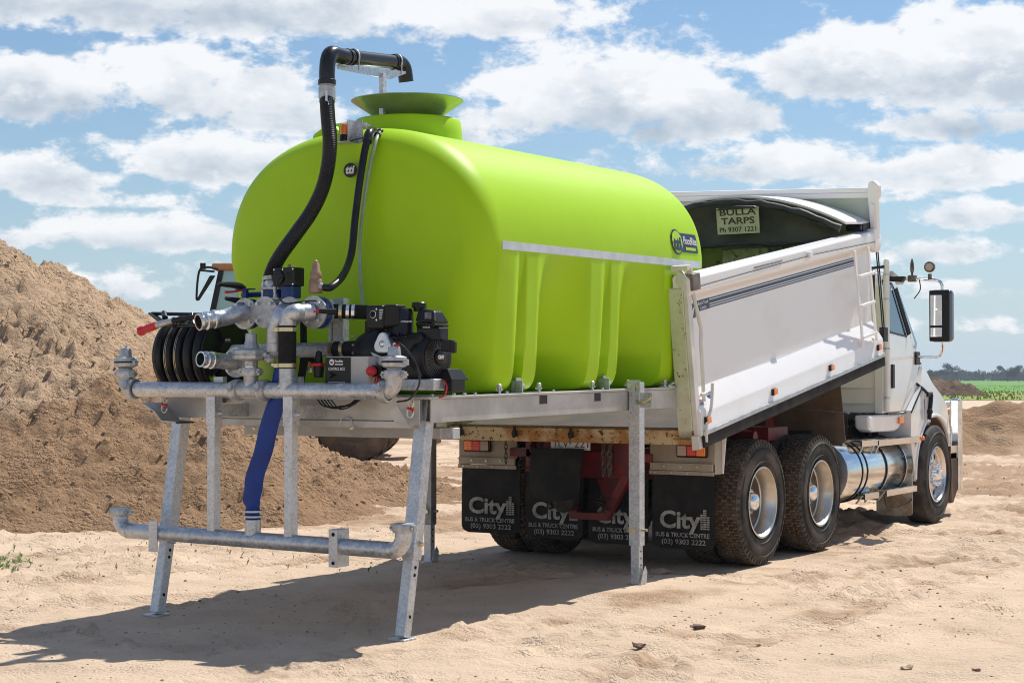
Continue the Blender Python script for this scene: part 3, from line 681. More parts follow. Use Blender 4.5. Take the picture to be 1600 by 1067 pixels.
# mudflaps with their print
def flap(x0, x1, z0, z1, yy, nm=None):
    n = 12; vs = []; fs = []; r = .07
    def edge(t):     # half-width shrink at rounded foot
        return 0 if t > r else r-math.sqrt(max(r*r-(r-t)**2, 0))
    for j in range(n+1):
        t = (1-j/n)**2*(z1-z0) if j else z1-z0
        t = (z1-z0)*(1-j/n) if j < n-5 else r*1.15*(n-j)/5
        sh = edge(t)
        for i in range(5): q = i/4; vs.append((x0+sh+(x1-x0-2*sh)*q, yy-.012*math.sin(j/n*2.5)-.01*math.cos(q*3+x0*4), z0+t))
    fs = [(j*5+i, j*5+i+1, (j+1)*5+i+1, (j+1)*5+i) for j in range(n) for i in range(4)]
    b = MB(); b.add(vs, fs); b.add([(a, c+.010, d) for a, c, d in vs], [f[::-1] for f in fs])
    o = b.build('mudflap', FLAP, truck, label=nm, fixn=False)
    yp = yy-.026; w = x1-x0; xc = (x0+x1)/2
    text('City', .19, (x0+.075*w/.55, yp, z0+.172), (1, 0, 0), (0, 0, 1), FLAPW, o, 'flap_lettering', bold=.0055, width=.375*w/.58)
    text('BUS & TRUCK CENTRE', .05, (xc, yp, z0+.098), (1, 0, 0), (0, 0, 1), FLAPW, o, 'flap_lettering', bold=.0006, width=.49*w/.58, align='CENTER')
    text('(03) 9303 2222', .056, (xc+.01, yp, z0+.042), (1, 0, 0), (0, 0, 1), FLAPW, o, 'flap_lettering', bold=.0004, width=.40*w/.58, align='CENTER')
    t = MB(); xs = x0+.455*w/.58
    for (a, c, h0, h1) in [(0, .020, .0, .13), (.024, .052, 0, .17), (.056, .078, 0, .115)]:
        rows = int((h1-h0)/.018)
        for k in range(rows):
            zb = z0+.165+h0+k*.018
            t.box(xs+a, xs+c, yp-.0015, yp-.0003, zb, zb+.0125)
    t.build('building_emblem', FLAPW, o, smooth=False)
    return o
flap(-1.19, -.60, .235, .815, -.88, 'left outer mud flap, printed in worn white'); flap(-.555, .005, .215, .82, -.87, 'left inner mud flap, half behind the red tow frame')
flap(.062, .60, .205, .82, -.87, 'right inner mud flap, crossed by the galvanised leg'); flap(.645, 1.205, .195, .80, -.88, 'right outer mud flap beside the rear tyre')
# light panels
for (x0, x1, sg) in ((-1.185, -.60, -1), (.655, 1.225, 1)):
    b = MB(); yy = -.96; b.box(x0, x1, yy+.02, yy+.026, .88, 1.09); b.box(x0+.01, x1-.01, yy-.004, yy+.02, .825, .885)
    b.box(x0, x1, yy, yy+.014, .79, .822); b.box(x0 if sg < 0 else x1-.006, x0+.006 if sg < 0 else x1, yy+.026, yy+.20, .80, 1.09)
    p = b.build('light_bracket', BEIGE, truck, bevel=.003)
    for q in (.25, .5, .75): MB().lathe([(0, .011), (.007, .010), (.009, .0)], (x0+(x1-x0)*q, yy-.004, .857), (0, -1, 0), 10).build('bolt', GALV, p)
    for q in (.1, .35, .6, .85): MB().lathe([(0, .009), (.006, .008), (.008, .0)], (x0+(x1-x0)*q, yy, .806), (0, -1, 0), 10).build('bolt', GALV, p)
    c0 = -1.125 if sg < 0 else .90; lw = .275
    lt = MB().box(c0, c0+lw, yy-.012, yy+.02, .93, 1.04).build('tail_light', BLACKP, truck, bevel=.022, seg=4)
    seq = [AMBER, REDL, CLEARL] if sg < 0 else [CLEARL, REDL, AMBER]
    for k, m in enumerate(seq):
        MB().box(c0+.016+k*.083, c0+.016+k*.083+.078, yy-.022, yy-.011, .944, 1.026).build(['lens', 'lens', 'lens'][k], m, lt, bevel=.006)
        bb = MB()
        for i in range(4):
            for j in range(4): bb.ball((c0+.026+k*.083+i*.019, yy-.022, .955+j*.020), .006, 4, (1, .4, 1))
        bb.build('lens_dimples', m, lt, kind='stuff')
MB().prism([(1.215, 1.12), (1.262, 1.12), (1.235, .80), (1.20, .80)], 'y', -.80, -.79).build('mudguard_stay', WHITE, truck, bevel=.002)
# front mud flap behind the steer wheel, white and muddy
b = MB(); b.prism([(.78, .16), (.82, .125), (1.14, .125), (1.17, .15), (1.17, .56), (.78, .56)], 'y', 4.06, 4.072)
b.build('front_mudflap', mat('muddy_white_rubber', (.50, .46, .40), (.28, .20, .13), 5, .7, lo=.4, hi=.6), truck)

# ---- fuel tank under the cab
FTX, FTZ, FTR = .885, .655, .305
b = MB(); b.lathe([(0, .0), (.004, .12), (-.02, .22), (-.0, .28), (.02, FTR-.004), (.03, FTR), (1.93, FTR), (1.96, FTR-.02), (1.97, .2), (1.97, 0)], (FTX, 2.1, FTZ), (0, 1, 0), 56)
b.mi = 0
ft = b.build('fuel_tank', [BRUSH, mat('tank_end_dull', (.20, .20, .21), (.13, .13, .13), 6, .45, .6)], truck)
for p in ft.data.polygons:
    if p.center.y < 2.1+.018-truck.location.y: p.material_index = 1
for yy in (2.52, 2.66, 3.22, 3.80):
    st = MB().lathe([(-.018, FTR+.001), (-.018, FTR+.008), (.018, FTR+.008), (.018, FTR+.001)], (FTX, yy, FTZ), (0, 1, 0), 56).build('tank_strap', POLYP, ft)
    MB().lathe([(-.008, FTR+.008), (-.008, FTR+.011), (.008, FTR+.011), (.008, FTR+.008)], (FTX, yy, FTZ), (0, 1, 0), 56).build('strap_band', POLI, st)
for (y0, y1, z, xo) in ((2.5, 2.98, .955, 1.19), (2.95, 4.3, .945, 1.19), (2.55, 2.95, .44, 1.20), (3.18, 4.12, .44, 1.20)):
    b = MB(); b.box(xo-.16, xo, y0, y1, z-.012, z+.0); b.box(xo-.012, xo, y0, y1, z-.058, z-.012)
    n = int((y1-y0)/.035)
    for k in range(n): b.box(xo-.155, xo-.015, y0+.008+k*.035, y0+.02+k*.035, z, z+.006)
    st = b.build('step_plate', POLI if z > .5 else BRUSH, truck)
    for yy in ((y0+.08, y1-.08)):
        if z > .5: MB().bar((xo-.02, yy, z-.05), (xo-.10+.0, yy-.05, z-.27), .02, .012).build('step_stay', GALV, st)
        else: MB().bar((xo-.05, yy, z-.012), (xo-.12, yy, z-.10), .03, .012).build('step_stay', GALV, st)
MB().ball((1.2, 4.33, .925), .025, 6, (.8, 1, .9)).build('side_marker', AMBER, truck)
b = MB(); b.tube(smoothpath([(1.16, 3.2, .40), (1.16, 3.35, .26), (1.16, 4.0, .28), (1.16, 4.1, .4)]), .007, 6); b.build('step_wire', DARK, truck)

# ---- cab
b = MB()
cabpts = lambda x0, x1, x2: None
# lower cab shell
b.prism([(3.46, 1.24), (4.20, 1.24), (4.10, 1.17), (4.44, 1.42), (4.62, 1.74), (4.48, 1.90), (3.46, 1.96)][:0] or [(3.46, 1.2), (4.03, 1.2), (4.42, 1.43), (4.60, 1.70), (4.47, 1.92), (3.46, 2.0)], 'x', -1.085, 1.085)
b.hull8([(-1.085, 3.46, 1.98), (1.085, 3.46, 1.98), (1.085, 4.49, 1.90), (-1.085, 4.49, 1.90), (-.98, 3.48, 2.66), (.98, 3.48, 2.66), (.95, 4.06, 2.65), (-.95, 4.06, 2.65)])
b.hull8([(-.985, 3.47, 2.655), (.985, 3.47, 2.655), (.96, 4.12, 2.645), (-.96, 4.12, 2.645), (-.85, 3.52, 2.75), (.85, 3.52, 2.75), (.80, 3.98, 2.74), (-.80, 3.98, 2.74)])
cab = b.build('cab', WHITEC, truck, bevel=.035, seg=3)
# rear wall ribs seen under the tray
b = MB()
for z in (1.30, 1.46, 1.62): b.box(-.9, .96, 3.44, 3.462, z, z+.012)
b.box(.99, 1.07, 3.43, 3.462, 1.2, 2.5)
b.build('rear_wall_pressing', WHITEC, cab, bevel=.004)
MB().box(-.95, 1.0, 3.40, 3.5, 1.13, 1.19).build('cab_sill', WHITEC, cab, bevel=.01)
# door, slightly proud of the shell
def dwall(y, z): return 1.088 if z < 1.96 else 1.088-(z-1.96)*.150
DO = [(3.50, 1.215), (4.03, 1.215), (4.40, 1.44), (4.46, 1.62), (4.40, 1.88), (4.00, 2.60), (3.54, 2.63), (3.50, 2.5)]
WI = [(3.60, 2.02), (4.12, 1.985), (4.17, 2.02), (3.955, 2.50), (3.90, 2.55), (3.62, 2.57), (3.59, 2.54), (3.59, 2.05)]
def ringdoor(O, I, thick):
    bm = bmesh.new(); ov = [bm.verts.new((dwall(*q)+thick, q[0], q[1])) for q in O]; iv = [bm.verts.new((dwall(*q)+thick, q[0], q[1])) for q in I]
    es = [bm.edges.new((L[i], L[(i+1) % len(L)])) for L in (ov, iv) for i in range(len(L))]
    bmesh.ops.triangle_fill(bm, edges=es, use_beauty=True)
    # bend line along the belt
    r = bmesh.ops.bisect_plane(bm, geom=bm.verts[:]+bm.edges[:]+bm.faces[:], plane_co=(0, 0, 1.96), plane_no=(0, 0, 1))
    for v in bm.verts: v.co.x = dwall(v.co.y, v.co.z)+thick
    g = bmesh.ops.extrude_face_region(bm, geom=bm.faces[:]); 
    for v in [e for e in g['geom'] if isinstance(e, bmesh.types.BMVert)]: v.co.x -= .03
    bmesh.ops.recalc_face_normals(bm, faces=bm.faces); out = MB(); bm.verts.index_update()
    out.add([v.co[:] for v in bm.verts], [tuple(v.index for v in f.verts) for f in bm.faces]); bm.free(); return out
door = ringdoor(DO, WI, .012).build('door', WHITEC, truck, bevel=.005, ang=30)
b = MB(); b.add([(dwall(*q)+.006, q[0], q[1]) for q in WI], [tuple(range(len(WI)))]); b.build('window', GLASS, door)
b = MB(); n = len(WI); cy = 3.88; cz = 2.27
vs = [(dwall(*q)+.016, q[0], q[1]) for q in WI]+[(dwall(*q)+.016, cy+(q[0]-cy)*.93, cz+(q[1]-cz)*.93) for q in WI]
b.add(vs, [(k, (k+1) % n, n+(k+1) % n, n+k) for k in range(n)]); b.build('window_seal', BLACKP, door)
MB().bar((1.11, 4.17, 2.02), (1.035, 3.95, 2.49), .012, .05).build('window_divider', BLACKP, door)
b = MB(); b.box(1.095, 1.122, 3.61, 3.675, 1.455, 1.70); b.build('door_handle', BLACKP, door, bevel=.008)
# quarter glass running down the screen pillar
QG = [(4.03, 2.52), (4.20, 2.24), (4.41, 1.93), (4.39, 1.87), (4.30, 1.88), (4.22, 1.98), (4.04, 2.40)]
b = MB(); b.prism([(q[0]+.02, q[1]) for q in QG], 'x', -.004, .004)
b = MB(lambda p: Vector((dwall(p.y, p.z)+.010+p.x, p.y, p.z))); b.prism([(q[0]+.03, q[1]) for q in QG], 'x', -.004, .004)
b.build('quarter_window', GLASSB, cab)
b = MB(); b.hull8([(-.98, 4.51, 1.93), (.98, 4.51, 1.93), (.98, 4.53, 1.93), (-.98, 4.53, 1.93), (-.86, 4.10, 2.60), (.86, 4.10, 2.60), (.86, 4.12, 2.60), (-.86, 4.12, 2.60)]); b.build('windscreen', GLASSB, cab)
# sun visor
b = MB(); b.prism([(3.98, 2.68), (4.30, 2.60), (4.33, 2.56), (4.30, 2.55), (3.98, 2.63)], 'x', -.95, 1.0); b.build('sun_visor', mat('visor_grey', (.46, .47, .46), (.36, .37, .36), 3, .4), cab, bevel=.006)
# step box under the door with marker
b = MB(); b.prism([(2.98, 1.19), (4.02, 1.19), (4.16, 1.20), (3.88, 1.03), (3.75, 1.01), (3.10, 1.02), (3.0, 1.06)], 'x', .93, 1.09); sb = b.build('step_box', WHITEC, truck, bevel=.03, seg=3)
b = MB(); b.box(1.09, 1.115, 3.84, 3.98, 1.09, 1.155); b.build('marker_light', AMBER, truck, bevel=.006)
# white stand pipe / grab bar behind the door
b = MB(); b.cyl((1.115, 3.44, 1.22), (1.115, 3.44, 2.74), .030, n=16); b.ball((1.115, 3.44, 2.74), .03, 8)
gb = b.build('grab_bar', WHITEC, truck)
for z in (1.35, 1.85, 2.35, 2.60): MB().lathe([(0, .034), (.02, .034)], (1.115, 3.44, z), (0, 0, 1), 14).build('clamp', GALV, gb)
b = MB(); b.tube(smoothpath([(1.03, 3.30, 2.6), (1.03, 3.32, 2.1), (1.06, 3.34, 1.95), (.98, 3.36, 1.8)]), .014, 8); b.tube([(1.0, 3.2, 2.66), (1.1, 3.44, 2.69)], .016, 8)
b.build('air_line', POLYP, truck)
# hood with fenders
def hood_sec(y):
    pts = {4.40: (1.04, 1.80, 1.97, .80), 4.62: (1.06, 1.74, 1.95, .80), 4.85: (1.05, 1.58, 1.88, .76), 5.15: (1.02, 1.40, 1.79, .70), 5.45: (.93, 1.18, 1.68, .66), 5.66: (.88, 1.02, 1.52, .60), 5.72: (.84, .95, 1.38, .56)}
    return pts[y]
ys = [4.40, 4.62, 4.85, 5.15, 5.45, 5.66, 5.72]; vs = []; n = 14
for y in ys:
    w, zs, zt, wt = hood_sec(y)
    half = [(w, .75), (w, zs-.22), (w-.0, zs-.10), (w-.06, zs), (wt+.10, zs+.10), (wt+.04, (zs+zt)/2+.06), (wt-.06, zt-.02)]
    for x, z in half: vs.append((x, y, z))
    for x, z in reversed(half): vs.append((-x, y, z))
fs = [(i*n+k, i*n+(k+1) % n, (i+1)*n+(k+1) % n, (i+1)*n+k) for i in range(len(ys)-1) for k in range(n)]+[tuple(range(n)), tuple((len(ys)-1)*n+k for k in range(n))]
b = MB(); b.add(vs, fs); hood = b.build('hood', WHITEC, truck, ang=50); mo = hood.modifiers.new('s', 'SUBSURF'); mo.levels = mo.render_levels = 2
for x in (-1, 1):
    # fender: arch panel following the tyre
    cy, cz, ri = 4.87, .50, .64; O = []; I = []
    O = [(4.20, .52), (4.06, .90), (4.08, 1.22), (4.42, 1.45), (4.60, 1.68), (4.72, 1.64), (4.88, 1.50), (5.10, 1.385), (5.28, 1.28), (5.44, 1.12), (5.55, .94), (5.585, .84)]
    na = 14; I = [(cy+ri*math.cos(a), cz+ri*math.sin(a)) for a in [math.radians(32+ (182-32)*k/na) for k in range(na+1)]]
    poly = O+I
    def off(y, z): return -.10*sstep(4.55, 4.40, y)*0-.05*float(sstep(1.3, 1.7, z))-.05*float(sstep(5.3, 5.6, y))
    bm = bmesh.new(); vv = [bm.verts.new((0, q[0], q[1])) for q in poly]; ee = [bm.edges.new((vv[i], vv[(i+1) % len(vv)])) for i in range(len(vv))]
    bmesh.ops.triangle_fill(bm, edges=ee, use_beauty=True)
    bm.verts.index_update(); fcs = [tuple(v.index for v in f.verts) for f in bm.faces]; bm.free()
    out = [(1.155+off(*q), q[0], q[1]) for q in poly]; inn = [(.80, q[0], q[1]) for q in poly]; N = len(poly)
    b = MB(Matrix.Scale(x, 4, (1, 0, 0))); b.add(out, fcs); b.add(out+inn, [(k, (k+1) % N, N+(k+1) % N, N+k) for k in range(N)])
    fd = b.build('fender', WHITEC, truck, ang=40)
    # flared lip round the arch
    lp = [(cy+(ri+.02)*math.cos(a), cz+(ri+.02)*math.sin(a)) for a in [math.radians(30+(150)*k/24) for k in range(25)]]
    MB().tube([(x*(1.15-.03*float(sstep(5.2, 5.5, q[0]))), q[0], q[1]) for q in lp], .022, 8).build('arch_lip', WHITEC, fd)
    # wheel-well lining
    b = MB(Matrix.Scale(x, 4, (1, 0, 0))); K = 16; A = [math.radians(20+160*k/K) for k in range(K+1)]
    b.add([(xx, cy+(ri-.005)*math.cos(a), cz+(ri-.005)*math.sin(a)) for xx in (.6, 1.13) for a in A]+[(.6, cy, cz)], [(k, k+1, K+2+k, K+1+k) for k in range(K)]); b.build('wheel_well', BROWN, fd)
MB().tube([(1.158, 4.07, 1.20), (1.158, 4.41, 1.445)], .009, 6).build('panel_gap', BLACKP, truck)
MB().tube([(1.101, 3.50, 1.20), (1.101, 4.06, 1.20)], .008, 6).build('panel_gap', BLACKP, truck)
# black hood latch in its recess, turn lamp, cowl bits
b = MB(); b.box(1.15, 1.166, 4.53, 4.70, 1.08, 1.40); b.build('latch_recess', mat('recess_grey_white', (.6, .6, .6), None, rough=.4), truck, bevel=.01)
b = MB(); b.tube(smoothpath([(1.10, 4.42, 1.50), (1.15, 4.50, 1.44), (1.175, 4.60, 1.38)]), .016, 8); b.tube([(1.18, 4.66, 1.38), (1.185, 4.59, 1.12)], [.028, .022], 8); b.box(1.16, 1.19, 4.55, 4.70, 1.36, 1.41); b.ball((1.185, 4.60, 1.20), .035, 6)
b.build('hood_latch', BLACKP, truck)
b = MB(); b.box(1.0, 1.075, 4.58, 4.68, 1.55, 1.73); tl = b.build('turn_lamp', BLACKP, truck, bevel=.012); MB().box(1.06, 1.084, 4.595, 4.665, 1.57, 1.71).build('lens', CHROME, tl, bevel=.01)
# mirror on its arms
b = MB(); b.tube(smoothpath([(.98, 3.72, 2.60), (1.25, 3.75, 2.575), (1.48, 3.77, 2.56), (1.57, 3.78, 2.53), (1.585, 3.78, 2.44)]), .016, 10)
b.tube(smoothpath([(1.09, 4.42, 1.79), (1.3, 4.15, 1.78), (1.50, 3.88, 1.78), (1.575, 3.80, 1.83), (1.585, 3.78, 1.96)]), .015, 10)
mr = b.build('mirror_arm', CHROME, truck)
b = MB(); b.box(1.06, 1.12, 4.36, 4.50, 1.70, 1.84); b.build('arm_bracket', BLACKP, mr, bevel=.01)
b = MB(); b.prism([(.96, 2.63), (1.10, 2.60), (1.22, 2.60), (1.22, 2.58), (1.20, 2.54), (1.04, 2.555)], 'y', 3.66, 3.74); b.build('arm_bracket', BLACKP, mr, bevel=.006)
b = MB(); b.cyl((1.28, 3.75, 2.58), (1.28, 3.75, 2.68), .012, n=8); b.lathe([(0, .016), (.03, .022), (.10, .018), (.14, .006)], (1.28, 3.75, 2.64), (0, 0, 1), 10); b.box(1.24, 1.32, 3.73, 3.78, 2.545, 2.61); b.build('aerial', STEELD, mr)
b = MB(); b.tube(smoothpath([(1.36, 3.74, 2.56), (1.37, 3.73, 2.46), (1.31, 3.72, 2.37)]), .006, 6); b.build('aerial_lead', POLYP, mr)
b = MB(); b.cyl((1.465, 3.75, 2.56), (1.465, 3.75, 2.62), .02, n=10); b.lathe([(-.03, .045), (-.01, .055), (.02, .055), (.024, .045), (.022, 0)], (1.465, 3.75, 2.69), (0, -1, 0), 20); lp = b.build('work_lamp', STEELD, mr)
MB().lathe([(.023, .044), (.028, .0)], (1.465, 3.75, 2.69), (0, -1, 0), 20).build('lens', CLEARL, lp)
mxr = Matrix.Translation((1.585, 3.74, 2.2)) @ Matrix.Rotation(math.radians(2), 4, 'Z')
b = MB(mxr); b.box(-.115, .115, -.04, .09, -.275, .255); mh = b.build('mirror_housing', mat('smoked_chrome', (.16, .17, .18), None, rough=.08, metal=.9), truck, bevel=.045, seg=4)
b = MB(mxr); b.box(-.112, .095, -.052, -.03, -.268, .248); b.build('mirror_frame', BLACKP, mh, bevel=.02, seg=3)
b = MB(mxr); b.box(-.098, .02, -.058, -.05, -.11, .20); b.build('mirror_glass', MIRROR, mh, bevel=.004)
b = MB(mxr); b.box(-.098, .02, -.058, -.05, -.225, -.13); b.build('mirror_glass', MIRROR, mh, bevel=.004)
# mirror of the far side
b = MB(); b.box(-1.7, -1.47, 3.7, 3.83, 1.93, 2.45); b.build('mirror_housing', BLACKP, truck, bevel=.04, seg=3)
b = MB(); b.tube([(-.98, 3.72, 2.60), (-1.58, 3.77, 2.5)], .015, 8); b.build('mirror_arm', CHROME, truck)
# bull bar and bumper
b = MB(); b.box(1.03, 1.15, 5.80, 5.92, .28, 1.33); b.box(-1.15, -1.03, 5.80, 5.92, .28, 1.33)
b.box(-1.02, 1.02, 5.82, 5.90, 1.22, 1.30); b.box(-1.02, 1.02, 5.82, 5.90, .90, .96); b.box(-1.02, 1.02, 5.80, 5.92, .30, .72)
bb = b.build('bull_bar', POLI, truck, bevel=.03, seg=4)
b = MB(); b.tube([(1.05, 5.84, 1.27), (.8, 5.55, 1.27)], .028, 12); b.tube([(1.06, 5.84, .99), (.85, 5.60, .99)], .022, 12); b.box(.9, 1.12, 5.55, 5.82, .66, .80); pass
for g in (lambda b: b.tube([(1.05, 5.84, 1.27), (.8, 5.55, 1.27)], .028, 12), lambda b: b.tube([(1.06, 5.84, .99), (.85, 5.60, .99)], .022, 12), lambda b: b.box(.9, 1.12, 5.55, 5.82, .66, .80)): g(MB()).build('bar_stay', POLI, bb)
b = MB(); b.prism([(5.50, .74), (5.78, .74), (5.86, .34), (5.66, .16), (5.58, .16)], 'x', -1.12, 1.12); b.build('bumper', BROWN, truck, bevel=.02)
# engine, gearbox and clutter beneath
b = MB(); b.box(-.55, .55, 3.6, 5.6, .62, 1.15); b.box(.45, .72, 2.35, 3.45, .72, 1.05); b.cyl((.5, 3.0, 1.12), (.82, 3.1, 1.10), .11); b.cyl((.65, 2.6, 1.0), (.65, 3.3, 1.12), .07)
for k in range(10):
    b.tube(smoothpath([(random.uniform(.3, .85), 3.0+.1*k*.4, 1.0), (random.uniform(.5, .9), 3.1+.05*k, 1.12+.01*k), (random.uniform(.3, .8), 3.35, random.uniform(.95, 1.18))]), .012, 6)
b.build('engine_clutter', DARK, truck)
b = MB(); b.ball((.76, 3.05, 1.13), .05, 6); b.tube(smoothpath([(.6, 3.1, 1.08), (.72, 3.08, 1.12), (.82, 3.12, 1.06)]), .02, 8); b.box(.35, 1.0, 3.35, 3.39, 1.17, 1.19); b.build('pipe_fitting', STEELD, truck)
# hoist guard hanging under the tray
b = MB(); b.prism([(.25, .98), (.62, .96), (.78, .99), (1.0, .90), (1.06, .96), (1.01, 1.50), (.62, 1.55), (.25, 1.50)], 'y', 2.40, 2.412); b.build('hoist_guard', BROWN, truck)
b = MB(); b.tube(smoothpath([(.30, 2.38, 1.30), (.6, 2.37, 1.26), (1.06, 2.40, 1.23), (1.08, 2.42, 1.22)]), .005, 6); b.build('tie_wire', GALV, truck)
for nm, g in (('hoist_frame', lambda b: b.box(-.45, .45, 1.9, 2.1, .95, 1.2)), ('hoist_ram', lambda b: b.cyl((0, 2.05, .95), (0, 2.40, 1.9), .09)), ('hoist_frame', lambda b: b.box(.5, .9, .9, 1.35, 1.0, 1.12)),
              ('cross_tube', lambda b: b.cyl((.3, .5, 1.05), (.95, .5, 1.05), .05)), ('cross_tube', lambda b: b.cyl((.5, -.4, 1.0), (.95, -.4, 1.0), .04)), ('hoist_frame', lambda b: b.box(.55, .75, .56, .88, .98, 1.10))):
    g(MB()).build(nm, REDP, truck, bevel=.004)

# ---- tipping tray (built in its own tilted frame)
def side(sg):
    T = lambda p: TB((p.x*sg, p.y, p.z))
    L = 4.24
    def ext(poly, s0=0.0, s1=L):
        b = MB(T); n = len(poly); vs = [(x, s0, h) for x, h in poly]+[(x, s1, h) for x, h in poly]
        b.add(vs, [tuple(reversed(range(n))), tuple(range(n, 2*n))]+[(k, (k+1) % n, n+(k+1) % n, n+k) for k in range(n)]); return b
    pan = ext([(1.165, .40), (1.165, 1.09), (1.235, 1.15), (1.235, 1.17), (1.12, 1.17), (1.12, .06), (1.165, .06)], .04)
    pn = pan.build('side_panel', WHITE, truck, bevel=.008)
    ext([(1.235, 1.14), (1.250, 1.16), (1.252, 1.262), (1.235, 1.285), (1.13, 1.30), (1.11, 1.28), (1.11, 1.15)]).build('top_rail', WHITED if sg < 0 else WHITE, truck, bevel=.006)
    ext([(1.165, .405), (1.262, .235), (1.268, .215), (1.262, .105), (1.275, .075), (1.270, .05), (1.12, .05), (1.12, .40)], .02).build('sill', WHITE, truck, bevel=.005)
    ext([(1.276, .085), (1.282, .085), (1.282, .052), (1.276, .052)], .02).build('sill_trim', GALV, truck)
    ext([(1.262, .055), (1.274, .055), (1.276, -.04), (1.262, -.04)], .02).build('side_rubber', DRUB, truck)
    if sg < 0: return
    mkw = MB(T)
    for s_, h_ in ((.10, .165), (1.44, .165), (2.78, .165), (4.08, .165)):
        m = MB(T).box(1.264, 1.290, s_-.035, s_+.035, h_-.03, h_+.025).build('side_marker', BLACKP, truck, bevel=.004)
        MB(T).box(1.288, 1.300, s_-.032, s_+.032, h_-.027, h_+.022).build('lens', AMBER, m, bevel=.004)
    # painted pinstripes
    for k, (h0, h1) in enumerate([(1.000, 1.010), (1.018, 1.028), (1.036, 1.062), (1.070, 1.080)]):
        MB(T).box(1.1655, 1.1668, .52, 3.9, h0-.012, h1-.012).build('pinstripe', NAVY, pn, smooth=False)
    MB(T).box(1.1655, 1.1668, .28, .52, .985, 1.070).build('name_block', NAVY, pn, smooth=False)
    MB(T).box(1.1655, 1.1668, .04, .255, .945, 1.058).build('name_block', NAVY, pn, smooth=False)
    R3 = TB((0, 1, 0))-TB((0, 0, 0)); U3 = TB((0, 0, 1))-TB((0, 0, 0))
    text('Bus & Truck', .036, TB((1.167, .40, 1.034)), R3, U3, DWHITE, pn, 'name_lettering', bold=.0005, width=.19, align='CENTER')
    text('Centre', .036, TB((1.167, .40, .996)), R3, U3, DWHITE, pn, 'name_lettering', bold=.0005, width=.11, align='CENTER')
    text('City', .115, TB((1.167, .03, .968)), R3, U3, DWHITE, pn, 'name_lettering', bold=.006, width=.205)
    # groove and cable along the rail, tarp cable
    MB(T).tube([(1.256, .18, 1.195), (1.256, 1.2, 1.205), (1.266, 2.6, 1.213), (1.256, 4.2, 1.18)], .0035, 5).build('tarp_cable', DARK, truck)
    MB(T).box(1.25, 1.285, 2.42, 2.50, 1.19, 1.25).build('cable_guide', WHITE, truck, bevel=.004)
    MB(T).box(1.2525, 1.256, 1.25, 1.85, 1.222, 1.236).build('rail_scuff', mat('scuffed_bare', (.16, .14, .12), (.4, .38, .35), 20, .6), truck)
    MB(T).box(1.10, 1.275, .02, .16, 1.175, 1.305).build('rail_end_cap', mat('cap_grey', (.24, .21, .18), (.16, .13, .11), 10, .5, .5), truck, bevel=.008)
    MB(T).box(1.10, 1.262, 4.20, 4.27, 1.12, 1.31).build('rail_joint', WHITE, truck, bevel=.01)
    b = MB(T); b.lathe([(-.03, .105), (-.01, .115), (.04, .115), (.05, .10), (.052, 0)], (1.18, 4.36, 1.18), (1, 0, 0), 28); b.build('tarp_spool', WHITE, truck)
    b = MB(T); b.box(1.04, 1.20, 4.05, 4.30, 1.305, 1.37); b.cyl((1.05, 4.0, 1.34), (1.2, 4.0, 1.34), .03); b.build('tarp_gearbox', BLACKP, truck, bevel=.01)
    b = MB(); p0 = TB((1.20, 4.38, 1.08)); 
    for dy in (0, .05): b.tube([p0+Vector((0, dy, 0)), Vector((1.24, p0.y+dy+.06, 2.05))], .007, 6)
    b.box(1.21, 1.26, p0.y+.05, p0.y+.16, 1.92, 2.06); b.build('tarp_cord', BLACKP, truck)
    # ladder
    lad = None
    def tilt(s, h): return (1.215+.05*(1-(h-.4)/.7), s, h)
    b = MB(T)
    for s_ in (3.62, 4.00): b.bar((1.285, s_, .235), (1.262, s_-.02, 1.15), .018, .045)
    for h_ in (.32, .62, .90): b.bar((1.282, 3.62, h_), (1.282, 4.00, h_), .04, .026)
    for s_ in (3.62, 4.00): b.bar((1.283, s_, .25), (1.16, s_, .30), .03, .02)
    lad = b.build('ladder', WHITE, truck, bevel=.004)
side(1); side(-1)
R3 = TB((0, 1, 0))-TB((0, 0, 0)); U3 = TB((0, 0, 1))-TB((0, 0, 0))
# small round maker badge and safety sticker on the sill slope
SR = R3; SU = (Vector((1.165, 0, 0))-Vector((1.262, 0, 0))+U3*.17).normalized()
def sill(s, t, o=.0012): return TB((1.262, s, .235))+SU*t+SR.cross(SU)*o
b = MB(); n = 18; b.add([sill(.30+.045*math.cos(2*PI*k/n), .10+.026*math.sin(2*PI*k/n)) for k in range(n)], [tuple(range(n))]); b.build('round_badge', LOGOB, truck, smooth=False)
b = MB(); b.add([sill(a, c) for a, c in ((.0, .045), (.22, .045), (.22, .135), (.0, .135))], [(0, 1, 2, 3)]); stk = b.build('safety_sticker', DWHITE, truck, smooth=False)
b = MB()
for k in range(3): b.add([sill(a, c, .002) for a, c in ((.02+.07*k, .115), (.075+.07*k, .115), (.075+.07*k, .13), (.02+.07*k, .13))], [(0, 1, 2, 3)])
b.build('sticker_print', RED, stk, smooth=False)
text('HOIST', .03, sill(.02, .08, .0015), SR, SU, RED, stk, 'sticker_print', width=.10); text('CLEAR', .03, sill(.02, .052, .0015), SR, SU, LOGOB, stk, 'sticker_print', width=.12)
